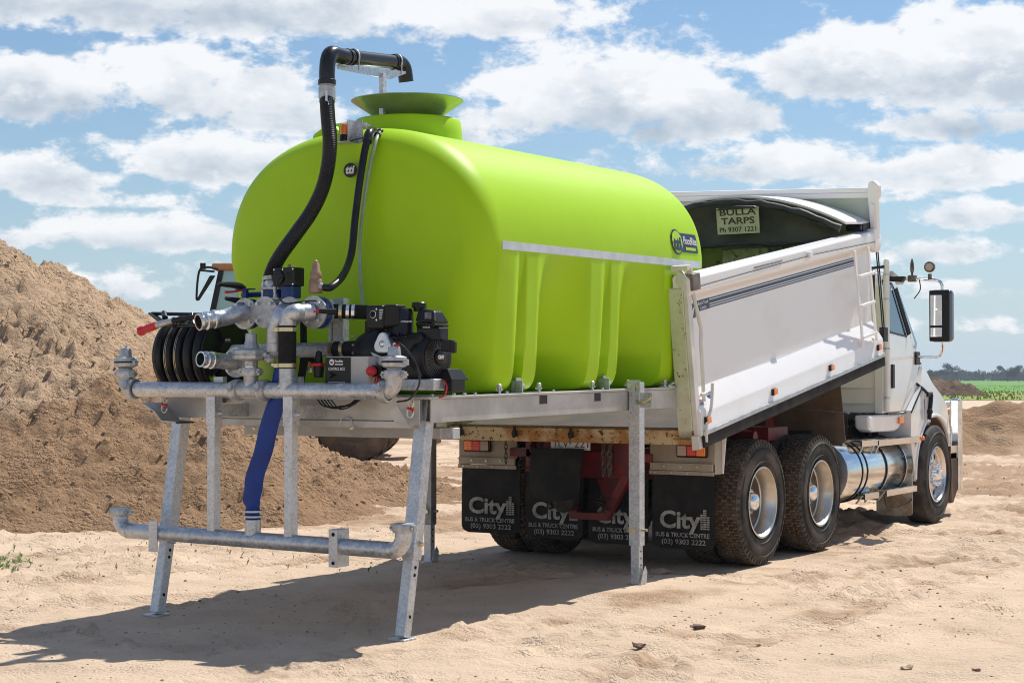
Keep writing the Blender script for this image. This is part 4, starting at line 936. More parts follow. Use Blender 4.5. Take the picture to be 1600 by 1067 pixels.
# rear frame: rusty cream threshold, corner posts
bT = lambda: MB(TB)
b = bT(); b.box(-1.22, 1.21, -.02, .10, -.015, .10); th = b.build('rear_threshold', RUSTY, truck, bevel=.006)
for x in (-.93, -.40, .13, .72):
    b = bT(); b.tube(smoothpath([(x, -.03, .115), (x, -.04, .07), (x+.005, -.06, .035), (x+.01, -.075, .045), (x+.015, -.085, .07)]), .013, 8); b.box(x-.018, x+.02, -.045, -.02, .03, .075); b.build('latch_hook', DARK, th)
for sg in (1, -1):
    b = MB(lambda p: TB((p.x*sg, p.y, p.z))); b.prism([(1.075, .02), (1.20, .02), (1.20, 1.20), (1.075, 1.20)], 'y', -.02, .10); b.build('corner_post', PALEG, truck, bevel=.008)
    b = MB(lambda p: TB((p.x*sg, p.y, p.z))); b.prism([(1.20, -.02), (1.245, -.02), (1.235, 1.28), (1.17, 1.34), (1.14, 1.25), (1.20, 1.18)], 'y', -.012, .06)
    b.build('post_edge', WHITED, truck, bevel=.006)
    b = MB(lambda p: TB((p.x*sg, p.y, p.z)))
    b.tube(smoothpath([(1.215, .07, 1.34), (1.235, .09, 1.15), (1.245, .13, .98), (1.24, .18, .86), (1.24, .16, .74), (1.235, .16, .50), (1.235, .15, .30)]), .016, 8)
    b.box(1.12, 1.26, -.03, .05, 1.34, 1.375); b.bar((1.25, .04, 1.36), (1.245, .06, 1.20), .03, .03)
    b.build('tailgate_latch_rod', WHITED, truck)
    b = MB(lambda p: TB((p.x*sg, p.y, p.z))); b.tube(smoothpath([(1.285, .22, .43), (1.29, .16, .26), (1.285, .06, .12), (1.28, .05, .0)]), .013, 8); b.tube([(1.24, .10, .36), (1.28, .22, .36)], .014, 8); b.build('latch_lever', STEELD if sg < 0 else WHITED, truck)
    b = MB(lambda p: TB((p.x*sg, p.y, p.z))); b.prism([(1.19, -.055), (1.26, -.045), (1.25, .06), (1.19, .06)], 'y', -.03, .05); b.build('hinge_lug', WHITED, truck, bevel=.006)
# floor, inner walls, front bulkhead
b = bT(); b.box(-1.12, 1.12, .10, 4.2, .02, .06); b.build('tray_floor', FLOORS, truck)
for sg in (1, -1):
    b = MB(lambda p: TB((p.x*sg, p.y, p.z))); b.box(1.095, 1.118, .10, 4.2, .06, 1.17); b.build('inner_wall', GREENR, truck)
b = bT(); b.box(-1.12, 1.12, 4.18, 4.24, .06, 1.30); fw = b.build('front_wall', GREENR, truck)
b = bT(); b.prism([(-.30, .06), (.42, .06), (.30, 1.20), (-.18, 1.20)], 'y', 3.80, 4.178); b.build('hoist_housing', mat('hoist_pale_rusty', (.52, .52, .40), (.34, .33, .22), 6, .6, sp=((.14, .06, .03), 16, .57)), fw, bevel=.01)
b = bT(); b.box(-1.1, -.8, 3.9, 4.178, .06, 1.1); b.box(.60, .66, 4.1, 4.178, .06, 1.18); b.build('wall_rib', GREENR, fw, bevel=.01)
# raised headboard with its swept ears
b = bT(); b.prism([(-1.20, 1.16), (1.20, 1.16), (1.20, 1.67), (-1.20, 1.76)], 'y', 4.30, 4.33); hb = b.build('headboard', mat('headboard_grey_green', (.50, .54, .48), (.42, .47, .36), 3, .5, sp=((.2, .12, .06), 20, .70)), truck, bevel=.004)
b = bT(); b.prism([(-1.21, 1.75), (1.21, 1.66), (1.21, 1.705), (-1.21, 1.795)], 'y', 4.27, 4.36); b.prism([(-1.21, 1.695), (1.21, 1.605), (1.21, 1.66), (-1.21, 1.75)], 'y', 4.27, 4.30); b.build('headboard_cap', WHITE, hb, bevel=.008)
for sg in (1, -1):
    b = MB(lambda p: TB((p.x*sg, p.y, p.z))); b.prism([(1.20, 1.19), (1.265, 1.20), (1.275, 1.58), (1.30, 1.62), (1.305, 1.72), (1.255, 1.775), (1.205, 1.76), (1.185, 1.66), (1.19, 1.50)], 'y', 4.25, 4.34); e = b.build('headboard_ear', WHITE, hb, bevel=.012)
    b = MB(lambda p: TB((p.x*sg, p.y, p.z))); b.prism([(1.205, 1.26), (1.25, 1.28), (1.255, 1.54), (1.225, 1.56), (1.205, 1.50)], 'y', 4.235, 4.251); b.build('ear_pressing', WHITE, e, bevel=.004)
# stowed tarp: white arched hood, rolled black tarp, olive curtain with sign
def archz(x, top, end, w): q = min(1, abs(x)/w); return end+(top-end)*(1-q**2.0)
def arch_sheet(s0, s1, top0, end0, top1, end1, th, w, n=28):
    b = bT(); vs = []
    for s_, tp, en in ((s0, top0, end0), (s1, top1, end1)):
        for o in (0, th):
            for k in range(n+1): x = -w+2*w*k/n; vs.append((x, s_, archz(x, tp, en, w)+o))
    m = n+1; fs = []
    for k in range(n): fs += [(k, k+1, m+k+1, m+k), (2*m+k, 3*m+k, 3*m+k+1, 2*m+k+1), (k, 2*m+k, 2*m+k+1, k+1), (m+k, m+k+1, 3*m+k+1, 3*m+k)]
    fs += [(0, m, 3*m, 2*m), (n, 2*m+n, 3*m+n, m+n)]
    b.add(vs, fs); return b
arch_sheet(3.60, 4.28, 1.715, 1.405, 1.665, 1.35, .022, 1.19).build('tarp_hood', WHITE, truck, ang=50)
b = bT(); K = 30; rp = [(-1.17+2.34*k/K) for k in range(K+1)]
b.tube([(x, 3.50+.01*math.sin(k*1.7), archz(x, 1.675, 1.37, 1.17)+.006*math.sin(k*2.3)) for k, x in enumerate(rp)], [.036+.007*math.sin(k*1.3) for k in range(K+1)], 12); b.build('rolled_tarp', TARPB, truck)
b = bT(); vs = []; nx, nz = 40, 8
for j in range(nz+1):
    for i in range(nx+1):
        x = -1.14+2.28*i/nx; top = archz(x, 1.66, 1.33, 1.17); bot = 1.255+.03*(1-abs(x)/1.14); h_ = top+(min(bot, top-.01)-top)*j/nz
        vs.append((x, 3.46+.03*math.sin(i*.9)*(j/nz)**1.5+.05*math.sin(j/nz*PI), h_))
b.add(vs, [(j*(nx+1)+i, j*(nx+1)+i+1, (j+1)*(nx+1)+i+1, (j+1)*(nx+1)+i) for j in range(nz) for i in range(nx)]); curtain = b.build('tarp_curtain', TARP, truck)
b = bT(); b.tube([(x, 3.46+.02*math.sin(k*1.1), 1.245+.03*(1-abs(x)/1.14)+.008*math.sin(k*.8)) for k, x in enumerate(rp)], .022, 8); b.build('tarp_roll_edge', TARPB, truck)
b = bT(); b.box(-.04, .40, 3.405, 3.413, 1.375, 1.63); sg_ = b.build('tarp_sign', SIGNP, truck)
XR = Vector((1, 0, 0))
text('BULLA', .088, TB((.18, 3.405, 1.557)), XR, U3, INK, sg_, 'sign_lettering', bold=.002, width=.38, align='CENTER')
text('TARPS', .088, TB((.18, 3.405, 1.472)), XR, U3, INK, sg_, 'sign_lettering', bold=.002, width=.35, align='CENTER')
text('Ph 9307 1221', .066, TB((.18, 3.405, 1.396)), XR, U3, INK, sg_, 'sign_lettering', bold=.001, width=.38, align='CENTER')
b = bT(); b.prism([(-.04, 1.612), (.40, 1.612), (.36, 1.635), (.16, 1.65), (.0, 1.63)], 'y', 3.385, 3.44); b.build('tarp_fold', TARPB, truck)

# ================================================================== WATER TANK SKID
skid = root('water_tank_skid', (0, -3, 0), 'lime green poly water tank on a galvanised skid with pump and pipework', 'water tank')
TA = math.radians(.75)
def TS(p):      # skid frame: level skid pitched slightly nose-up, deck top at local z = 0
    p = Vector(p); return Vector((p.x, -3.0+(p.y+3.0)*math.cos(TA)-p.z*math.sin(TA), 1.468+(p.y+3.0)*math.sin(TA)+p.z*math.cos(TA)))
sB = lambda: MB(TS)
# ---- tank
TL0, TL1 = -4.13, -.76
def tank_sec(k, n, hw, z0, z1):
    """cross-section point k of n: broad barrel, flat foot"""
    a = 2*PI*k/n; c, s_ = math.cos(a), math.sin(a)
    zc = .93
    if s_ >= 0: e = 2.35; x = hw*math.copysign(abs(c)**(2/e), c); z = zc+(z1-zc)*abs(s_)**(2/e)
    else: e = 16.0; x = hw*math.copysign(abs(c)**(2/e), c); z = zc-(zc-z0)*abs(s_)**(2/e); x *= 1-.035*((zc-z)/(zc-z0))**1.5
    return x, z
n = 128; vs = []; rings = []
prof = []     # (y, scale): rounded ends
Re = .22; Rf = .14
for i in range(9):
    a = PI/2*i/8; prof.append((TL0+Re*(1-math.sin(a))*1.0, 1-(Re/1.12)*(1-math.cos(a))*1.0))
prof = [(TL0-.075, .12), (TL0-.070, .30), (TL0-.058, .48), (TL0-.040, .64), (TL0-.018, .76)]+[(TL0+Re*(1-math.cos(PI/2*i/8)), 1-(Re/1.12)*(1-math.sin(PI/2*i/8))) for i in range(9)]
mid = [(TL0+Re+(TL1-TL0-Re-Rf)*i/110, 1) for i in range(1, 110)]
end = [(TL1-Rf*(1-math.cos(PI/2*i/8)), 1-(Rf/1.12)*(1-math.sin(PI/2*i/8))) for i in range(8, -1, -1)]+[(TL1+.018, .76), (TL1+.04, .64), (TL1+.058, .48), (TL1+.07, .3), (TL1+.075, .12)]
allp = prof+mid+end
BAYS = [(-4.7, -3.89), (-3.41, -2.72), (-2.26, -1.56), (-1.15, -.65)]; SLOTS = (-3.64, -2.465)
def tankpt(k, y, sc):
    x, z = tank_sec(k, n, 1.092, .0, 1.785)
    zc = .86
    # bays scooped out between the moulded feet; a strap slot splits each foot
    d = 0.0
    if abs(x) > .6 and z < 1.02:
        low = max(0.0, 1-z/.90)**2.5
        for y0, y1 in BAYS:
            t = (y-y0)/(y1-y0)
            if 0 < t < 1: d = max(d, (math.sin(PI*t)**(.6+1.5*max(0.0, z-.15)))*.72*low)
        for yc in SLOTS:
            if z < .44: d = max(d, .13*float(1-sstep(.028, .055, abs(y-yc)))*float(sstep(.44, .20, z)))
        for yc in (TL0, TL1): d = max(d, .22*low*float(sstep(.42, .0, abs(y-yc))))
    x -= math.copysign(d, x)
    return (x*sc, y, zc+(z-zc)*(sc if z > zc else 1-(1-sc)*.45))
for y, sc in allp:
    for k in range(n): vs.append(tankpt(k, y, sc))
N = len(allp)
b = sB(); b.add(vs, [(i*n+k, i*n+(k+1) % n, (i+1)*n+(k+1) % n, (i+1)*n+k) for i in range(N-1) for k in range(n)]+[tuple(range(n)), tuple((N-1)*n+k for k in range(n))])
tank = b.build('tank', LIME, skid, ang=60); 
# reflective stripe on the flank
def flank(z):
    best = 0
    for k in range(400):
        a = 2*PI*k/400
        x, zz = tank_sec(k, 400, 1.092, 0, 1.785)
        if x > 0 and abs(zz-z) < .02: best = max(best, x)
    return best
for sg in (1, -1):
    b = MB(lambda p: TS((p.x*sg, p.y, p.z)))
    x1, x2 = flank(.935)+.003, flank(.99)+.003
    b.hull8([(x1-.004, -3.88, .935), (x1, -3.88, .935), (x1, -.90, .935), (x1-.004, -.90, .935), (x2-.004, -3.88, .99), (x2, -3.88, .99), (x2, -.90, .99), (x2-.004, -.90, .99)])
    b.build('reflective_stripe', TAPE, tank)
# side decal following the flank
def decal(y0, y1, z0, z1, m, name, o=.003, rnd=0):
    b = sB(); vs = []; nz = 6
    for j in range(nz+1):
        z = z0+(z1-z0)*j/nz; x = flank(z)+o; vs += [(x, y0, z), (x, y1, z)]
    b.add(vs, [(2*j, 2*j+1, 2*j+3, 2*j+2) for j in range(nz)]); return b.build(name, m, tank)
dc = decal(-1.24, -.94, 1.05, 1.20, NAVY, 'side_decal')
def roundpatch(yc, zc, r, m, name, o, parent):
    b = sB(); K = 24; b.add([(flank(zc+r*math.sin(2*PI*k/K))+o, yc+r*math.cos(2*PI*k/K), zc+r*math.sin(2*PI*k/K)) for k in range(K)]+[(flank(zc)+o+.001, yc, zc)], [(k, (k+1) % K, K) for k in range(K)]); return b.build(name, m, parent, smooth=False)
roundpatch(-1.30, 1.125, .10, NAVY, 'decal_ring', .004, tank); roundpatch(-1.30, 1.125, .088, LABEL, 'decal_disc', .007, tank)
xd = flank(1.12)
LU = (Vector((flank(1.19)-flank(1.06), 0, .13))).normalized()
text('tti', .15, TS((flank(1.065)+.012, -1.37, 1.065)), (0, 1, 0), LU, NAVY, tank, 'decal_lettering', bold=.006, width=.135)
text('FloodRite', .085, TS((flank(1.115)+.009, -1.20, 1.115)), (0, 1, 0), LU, DWHITE, tank, 'decal_lettering', bold=.001, width=.235)
decal(-1.16, -.98, 1.068, 1.092, LABEL, 'decal_band', .005)
# rear badge (oval, black and grey) with lettering
def tank_rear_y(z):   # rear face near its centre line
    return TL0-.035
def rearoval(cx, cz, rx, rz, m, o, nm):
    b = sB(); K = 28; b.add([(cx+rx*math.cos(2*PI*k/K), -4.185-o, cz+rz*math.sin(2*PI*k/K)) for k in range(K)], [tuple(range(K))]); b2 = b; return b.build(nm, m, tank, smooth=False)
# ---- collar, lid neck, funnel
b = sB(); b.lathe([(1.60, .385), (1.80, .385), (1.885, .375), (1.90, .36), (1.90, .20)], (.03, -3.42, 0), (0, 0, 1), 48); b.box(-.42, -.2, -3.82, -3.45, 1.6, 1.86); b.build('neck_collar', LIME, tank, ang=50)
b = sB(); b.lathe([(1.90, .19), (1.905, .20), (2.035, .395), (2.040, .395), (2.037, .388), (1.912, .195)], (.03, -3.42, 0), (0, 0, 1), 64); b.build('filling_funnel', mat('galv_green_tinged', (.32, .40, .26), (.42, .46, .40), 10, .32, .75), skid, ang=50)
# moulded lug carrying the beacon
b = sB(); b.prism([(-.42, 1.60), (-.40, 1.78), (-.32, 1.82), (-.22, 1.83), (-.16, 1.78), (-.10, 1.70)], 'y', -3.95, -3.60); b.build('moulded_lug', LIME, tank, bevel=.02, seg=3)
def oval(c, rx, rz, m, nm, parent, o=0):
    b = MB(); K = 30; c = Vector(c); vs = [(c.x+rx*math.cos(2*PI*k/K), c.y-o, c.z+rz*math.sin(2*PI*k/K)) for k in range(K)]
    b.add(vs+[(a, d+.004, e) for a, d, e in vs], [tuple(range(K)), tuple(reversed(range(K, 2*K)))]+[(k, (k+1) % K, K+(k+1) % K, K+k) for k in range(K)]); return b.build(nm, m, parent, smooth=False)
bc = at(547, 266, y=-4.215)
oval(bc, .054, .048, BLACKP, 'rear_badge', tank)
text('tti', .075, bc+Vector((-.038, -.001, -.022)), (1, 0, 0), (0, 0, 1), DWHITE, tank, 'badge_lettering', bold=.003, width=.075, italic=.2)

# ---- galvanised frame of the skid
F = GALVD
b = sB(); b.box(-1.06, 1.10, -4.72, -.9, -.012, .0); b.build('deck_plate', GALV, skid)
for sg in (1, -1):
    b = MB(lambda p: TS((p.x*sg, p.y, p.z))); x1 = 1.09
    b.box(x1-.012, x1, -4.70, -.92, -.155, -.014); b.box(x1-.06, x1+.012, -4.74, -.9, -.012, .003); b.box(x1-.06, x1-.013, -4.70, -.92, -.155, -.145)
    sbm = b.build('side_rail', F, skid, bevel=.002)
    for (y0, y1) in ((-3.42, -3.32), (-2.66, -2.57)):
        b = MB(lambda p: TS((p.x*sg, p.y, p.z))); b.box(x1-.001, x1+.002, y0, y1, -.075, -.018); b.build('rail_pocket', DARK, sbm, smooth=False)
    for y in (-4.66, -4.42, -4.3, -4.18, -3.8, -3.2, -2.5, -1.45, -1.3, -1.22, -1.15):
        b = MB(lambda p: TS((p.x*sg, p.y, p.z))); b.cyl((x1-.02, y, .003), (x1-.02, y, .018), .012, n=6); b.cyl((x1-.02, y, -.012), (x1-.02, y, -.03), .007, n=6); b.build('bolt', GALV, sbm)
# hold-down lugs of the tank
for y, k in ((-3.90, 0), (-3.40, 1), (-2.66, 0), (-2.12, 0), (-1.52, 0)):
    b = sB(); b.cyl((1.075, y, .0), (1.075, y, .045), .010, n=10); b.ball((1.075, y, .052), .017, 6); b.cyl((1.05, y, .03), (1.095, y, .03), .008, n=8); b.build('hold_down_bolt', GALV, skid)
for y in (-3.60, -2.40, -1.02):
    b = sB(); b.box(1.035, 1.045, y-.04, y+.04, .0, .105); b.box(1.0, 1.09, y-.04, y-.03, .0, .085); b.cyl((1.0, y, .05), (1.08, y, .05), .012, n=8); b.build('foot_bracket', GALV, skid, bevel=.002)
# rear cross beams
b = sB(); b.box(-1.0, 1.0, -4.70, -4.66, -.145, .0); b.box(-1.0, 1.0, -4.70, -4.62, .0, .006); cb = b.build('rear_beam', F, skid, bevel=.003)
b = sB(); b.box(-.62, .96, -4.712, -4.64, -.190, -.148); b.build('rear_beam', F, skid, bevel=.003)
b = sB(); b.box(-.55, 1.02, -4.50, -4.42, -.262, -.195); b.build('cross_member', F, skid, bevel=.003)
b = sB(); b.box(.95, 1.1, -4.48, -4.40, -.262, -.195); b.build('stub_end', GALV, skid, bevel=.003)
for y in (-3.6, -2.6, -1.6): sB().box(-1.02, 1.02, y, y+.06, -.15, -.02).build('cross_member', F, skid)
nq = TS((.46, -4.716, -.172)); MB().tube([(nq.x+.05*math.cos(t), nq.y, nq.z+.045*math.sin(t)) for t in [PI*k/10 for k in range(11)]], .0045, 6).build('notch_rim', GALV, cb)
for (fx_, fz_) in ((.50, -.195), (-.28, -.205), (-.27, -.245)): 
    fq = TS((fx_, -4.72, fz_)); MB().cyl(fq, fq+Vector((.03, -.02, .004)), .010, n=8).build('grease_fitting', GOLDZ, cb)
MB().box(-.56, -.51, -4.73, -4.722, 1.40, 1.432).build('beam_window', mat('dark_green_gap', (.02, .05, .02), None, rough=.6), cb)
# corner gussets: bent plates at both rear corners
b = MB(); b.prism([(-1.10, 1.465), (-.97, 1.465), (-.97, 1.30), (-1.02, 1.35), (-1.10, 1.40)], 'y', -4.70, -4.69)
for (p, q) in (((-1.10, 1.40), (-.99, 1.345)), ((-.99, 1.345), (-.93, 1.285)), ((-.93, 1.285), (-.80, 1.275))):
    b.add([(p[0], -4.88, p[1]), (q[0], -4.88, q[1]), (q[0], -4.70, q[1]), (p[0], -4.70, p[1]), (p[0], -4.88, p[1]-.01), (q[0], -4.88, q[1]-.01), (q[0], -4.70, q[1]-.01), (p[0], -4.70, p[1]-.01)], [(0, 1, 2, 3), (7, 6, 5, 4), (0, 4, 5, 1), (2, 6, 7, 3)])
b.build('corner_gusset', GALVD, skid)
b = MB(); q = [at(u, v, y=-4.86) for u, v in ((608, 643), (621, 634), (638, 663), (625, 664), (617, 660))]
b.prism([(p.x, p.z) for p in q], 'y', -4.86, -4.85)
q2 = [at(u, v, y=-4.78) for u, v in ((619, 627), (655, 625), (655, 664), (637, 664))]
b.prism([(p.x, p.z) for p in q2], 'y', -4.78, -4.772); b.build('corner_gusset', GALVD, skid)
# D-shackles with red pins at both corners
def shackle(c):
    b = MB(); K = 14; b.tube([(c.x+.022*math.cos(a), c.y, c.z-.03+.028*math.sin(a)) for a in [2*PI*k/K for k in range(K+2)]], .006, 6, False); s = b.build('shackle', GALV, skid)
    b = MB(); b.tube([(c.x-.0+.016*math.cos(a), c.y+.01, c.z+.03+.030*math.sin(a)) for a in [2*PI*k/K for k in range(K+2)]], .006, 6, False); b.build('shackle_bow', GOLDZ, s)
    b = MB(); b.cyl((c.x-.005, c.y-.02, c.z-.002), (c.x+.04, c.y-.02, c.z-.012), .009, n=8); b.build('shackle_pin', RED, s)
shackle(at(641, 637, y=-4.86)); shackle(at(257, 631, y=-4.86))

# ---- legs: two raked box legs, two upright posts
def leg(x, sg):
    t = Vector((x, -4.60, 1.43)); m = Vector((x, -4.755, .47)); f = Vector((x, -4.845, .02))
    o = MB().bar(t, m, .088, .088, up=(1, 0, 0)).build('leg', GALV, skid, bevel=.006)
    i = MB().bar(m+(t-m)*.05, f, .072, .072, up=(1, 0, 0)).build('leg_extension', GALV, o, bevel=.005)
    b = MB()
    d = (f-m).normalized()
    for k in (.10, .20, .74):
        p = m+(f-m)*k; 
        b.cyl(p+Vector((.036, 0, 0)), p+Vector((.038, 0, 0)), .011, n=12)
    b.build('pin_hole', mat('hole_black', (.004, .004, .004), None, rough=1) if x > 0 else bpy.data.materials['hole_black'], o)
    MB().box(x-.075, x+.055, -4.91, -4.78, .0, .012).build('foot_plate', GALV, o, bevel=.003)
    if x > 0: MB().lathe([(0, .02), (.01, .019), (.022, .012), (.024, 0)], (x+.044, -4.725, .565), (1, 0, 0), 6).build('lock_bolt', GOLDZ, o)
leg(.985, 1); leg(-.99, -1)
for (x, y, z0, dm) in ((1.145, -2.12, .062, 0), (-1.145, -1.45, .03, 1)):
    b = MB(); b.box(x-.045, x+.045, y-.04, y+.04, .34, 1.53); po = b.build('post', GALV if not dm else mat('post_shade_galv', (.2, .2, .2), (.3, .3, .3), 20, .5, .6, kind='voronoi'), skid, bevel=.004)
    MB().box(x-.034, x+.034, y-.031, y+.031, z0, .42).build('post_extension', GALV, po, bevel=.003)
    b = MB(); b.box(x-.06, x+.05, y-.06, y+.06, z0-.012, z0); b.prism([(y-.05, z0), (y+.05, z0), (y+.06, z0+.09), (y+.03, z0+.13), (y-.0, z0+.10)], 'x', x+.05, x+.056); b.build('skid_foot', GALV, po, bevel=.002)
    b = MB(); b.cyl((x-.085, y, .455), (x+.085, y, .455), .011, n=8); b.lathe([(0, .022), (.012, .020)], (x, y-.04, .45), (0, -1, 0), 8); b.lathe([(0, .018), (.016, .018)], (x-.07, y, .455), (-1, 0, 0), 6); b.build('cross_bolt', GOLDZ, po)
    b = MB()
    for k in range(3): b.cyl((x+.034, y, .30-.05*k), (x+.0355, y, .30-.05*k), .008, n=10)
    b.build('pin_hole', bpy.data.materials['hole_black'], po)
    if not dm:
        b = MB(); b.box(x-.05, x+.015, y-.055, y-.045, 1.46, 1.545); b.box(x+.02, x+.055, y-.055, y-.045, 1.46, 1.545); b.box(x-.10, x-.085, y-.05, y-.02, 1.37, 1.45); b.box(x+.02, x+.14, y-.03, y-.02, 1.345, 1.455); b.build('post_bracket', GALV, po, bevel=.002)
        b = MB(); b.cyl((x+.035, y-.07, 1.505), (x+.035, y-.05, 1.505), .014, n=8); b.tube(smoothpath([(x+.02, y-.05, 1.40), (x+.07, y-.07, 1.385), (x+.12, y-.06, 1.40), (x+.17, y-.05, 1.435)]), .005, 6); b.tube(smoothpath([(x+.02, y-.05, 1.38), (x+.08, y-.07, 1.375), (x+.15, y-.06, 1.42)]), .004, 6); b.build('latch_wire', GOLDZ, po)

# ---- spray bars
def clamp(o, ax, r, parent, nm='pipe_clamp'):
    ax = Vector(ax).normalized(); b = MB(); b.lathe([(-.028, r+.002), (-.026, r+.016), (-.012, r+.020), (.012, r+.020), (.026, r+.016), (.028, r+.002)], o, ax, 26)
    up = Vector((0, 0, 1)) if abs(ax.z) < .5 else Vector((1, 0, 0)); sd_ = ax.cross(up)
    if abs(ax.z) < .5:
        lugs = [up, -up]
    else: lugs = [Vector((1, 0, 0)), Vector((-1, 0, 0))]
    o = Vector(o)
    if abs(ax.x) > .5: lugs = [Vector((0, -1, .3)).normalized(), Vector((0, 1, -.3)).normalized()]
    for L_ in lugs: b.bar(o+L_*(r+.005), o+L_*(r+.038), .03, .04, up=ax); b.cyl(o+L_*(r+.03)-L_.cross(ax)*.03, o+L_*(r+.03)+L_.cross(ax)*.03, .007, n=6)
    return b.build(nm, CAST, parent)
def diaphragm(o, parent, r=.073, cone=False, nm='spray_valve'):
    """pneumatic valve head, o = bottom centre"""
    o = Vector(o); b = MB(); b.lathe([(0, .045), (.03, .043), (.035, .052), (.045, r), (.062, r+.004), (.066, r+.004), (.068, r-.004), (.076, r-.004), (.078, r+.004), (.098, r+.002), (.104, r-.012)]+([(.112, .052), (.155, .038), (.20, .036), (.206, .03), (.206, 0)] if cone else [(.108, .042), (.155, .036), (.162, .032), (.162, 0)]), o, (0, 0, 1), 24 if not cone else 10)
    v = b.build(nm, CAST, parent, ang=30)
    tp = o+Vector((0, 0, .162 if not cone else .206)); MB().lathe([(0, .010), (.02, .008), (.022, 0)], tp, (0, 0, 1), 8).build('air_fitting', GALV, v)
    MB().box(o.x+r-.01, o.x+r+.028, o.y-.02, o.y+.01, o.z+.05, o.z+.085).build('valve_lug', CAST, v, bevel=.003)
    if not cone: MB().lathe([(.067, r+.001), (.069, r+.0045), (.073, r+.0045), (.075, r+.001)], o, (0, 0, 1), 24).build('valve_slot', BLACKP, v)
    return v
PY = -5.0; pr = .050
zu = lambda u, v: at(u, v, y=PY)
ub0, ub1 = zu(206, 606), zu(604, 614); ZU = (ub0.z+ub1.z)/2; ub0.z = ZU+.004; ub1.z = ZU-.004
up_ = MB().tube([(ub0.x+.05, PY, ub0.z), (-.20, PY, ZU)], pr, 22).build('upper_spray_pipe', GALV, skid)
MB().tube([(0.02, PY, ZU), (ub1.x-.03, PY, ub1.z)], pr, 22).build('upper_spray_pipe', GALV, skid)
# tee in the middle with its valve
tx = zu(392, 605).x
b = MB(); b.tube([(tx-.115, PY, ZU), (tx+.115, PY, ZU)], pr*1.06, 20); b.cyl((tx, PY, ZU), (tx, PY, ZU+.12), pr*.92, n=18); tee = b.build('pipe_tee', CAST, skid, bevel=0)
clamp((tx-.11, PY, ZU), (1, 0, 0), pr, skid); clamp((tx+.11, PY, ZU), (1, 0, 0), pr, skid); clamp((tx, PY, ZU+.115), (0, 0, 1), pr*.85, skid)
MB().cyl((tx, PY, ZU+.13), (tx, PY, ZU+.20), .041, n=18).build('riser', POLI, skid)
vc = diaphragm((tx, PY, ZU+.15), skid, .112, True, 'control_valve')
# end elbows turned up with spray valves
for e, sg in ((ub0, -1), (ub1, 1)):
    cx = e.x-(-.03 if sg < 0 else -.03)*0+sg*.05; cx = e.x+sg*.045
    pts = [(e.x-sg*.03, PY, e.z)]+[tuple(p) for p in elbow((cx+sg*.01, PY, e.z), (sg, 0, 0), (0, 0, 1), .075)]+[(cx+sg*.01, PY, e.z+.105)]
    MB().tube(pts, pr*1.04, 20).build('pipe_elbow', CAST, skid)
    clamp((e.x-sg*.01, PY, e.z), (1, 0, 0), pr, skid); clamp((cx+sg*.01, PY, e.z+.10), (0, 0, 1), pr*.9, skid)
    diaphragm((cx+sg*.01, PY, e.z+.105), skid)
    if sg > 0:
        p = Vector((cx+.01, PY, e.z+.27)); MB().tube(smoothpath([p, p+Vector((.06, -.01, .005)), p+Vector((.14, .02, -.10)), p+Vector((.16, .03, -.22)), p+Vector((.10, .02, -.31)), p+Vector((.0, .03, -.33))]), .006, 6).build('air_tube', POLYP, skid)
        MB().cyl(p+Vector((.0, 0, 0)), p+Vector((.045, -.005, .01)), .009, n=8).build('push_fitting', RED, skid)
# lower bar
lb0, lb1 = zu(196, 826), zu(612, 862); 
l0 = Vector((lb0.x+.04, PY, lb0.z)); l1 = Vector((lb1.x, PY, lb1.z)); LZ = (l0.z+l1.z)/2; l0.z = LZ+.008; l1.z = LZ-.008
MB().tube([l0, l1], pr, 22).build('lower_spray_pipe', GALV, skid)
for e, sg, hh in ((l0, -1, .10), (l1, 1, .115)):
    pts = [tuple(p) for p in elbow((e.x+sg*.085, PY, e.z), (sg, 0, 0), (0, 0, 1), .085)]+[(e.x+sg*.085, PY, e.z+hh)]
    MB().tube(pts, pr*1.02, 20).build('pipe_elbow', GALV, skid); clamp((e.x+sg*.085, PY, e.z+hh+.02), (0, 0, 1), pr*.95, skid)
    MB().lathe([(.0, pr*1.0), (.012, pr), (.016, 0)], (e.x+sg*.085, PY, e.z+hh+.035), (0, 0, 1), 18).build('end_cap', CAST, skid)
# uprights between the bars, with sleeves at the top
for u in (334, 454.5):
    x = zu(u, 700).x; 
    MB().box(x-.037, x+.037, PY-.035, PY+.04, ZU-.22, ZU-.035).build('hanger_sleeve', GALV, skid, bevel=.003)
    h = MB().box(x-.031, x+.031, PY-.029, PY+.031, LZ+.02, ZU-.20).build('hanger_bar', GALV, skid, bevel=.003)
    MB().lathe([(0, .017), (.012, .016), (.03, .012), (.034, 0)], (x+.037, PY, ZU-.145), (1, 0, 0), 8).build('bolt', GALV, h)
    MB().box(x-.05, x+.03, PY+.05, PY+.09, ZU+.03, ZU+.085).build('u_bolt_bracket', GALV, h, bevel=.003)
    MB().box(x-.02, x+.03, PY+.04, -4.70, ZU-.17, ZU-.09).build('hanger_arm', GALV, h)
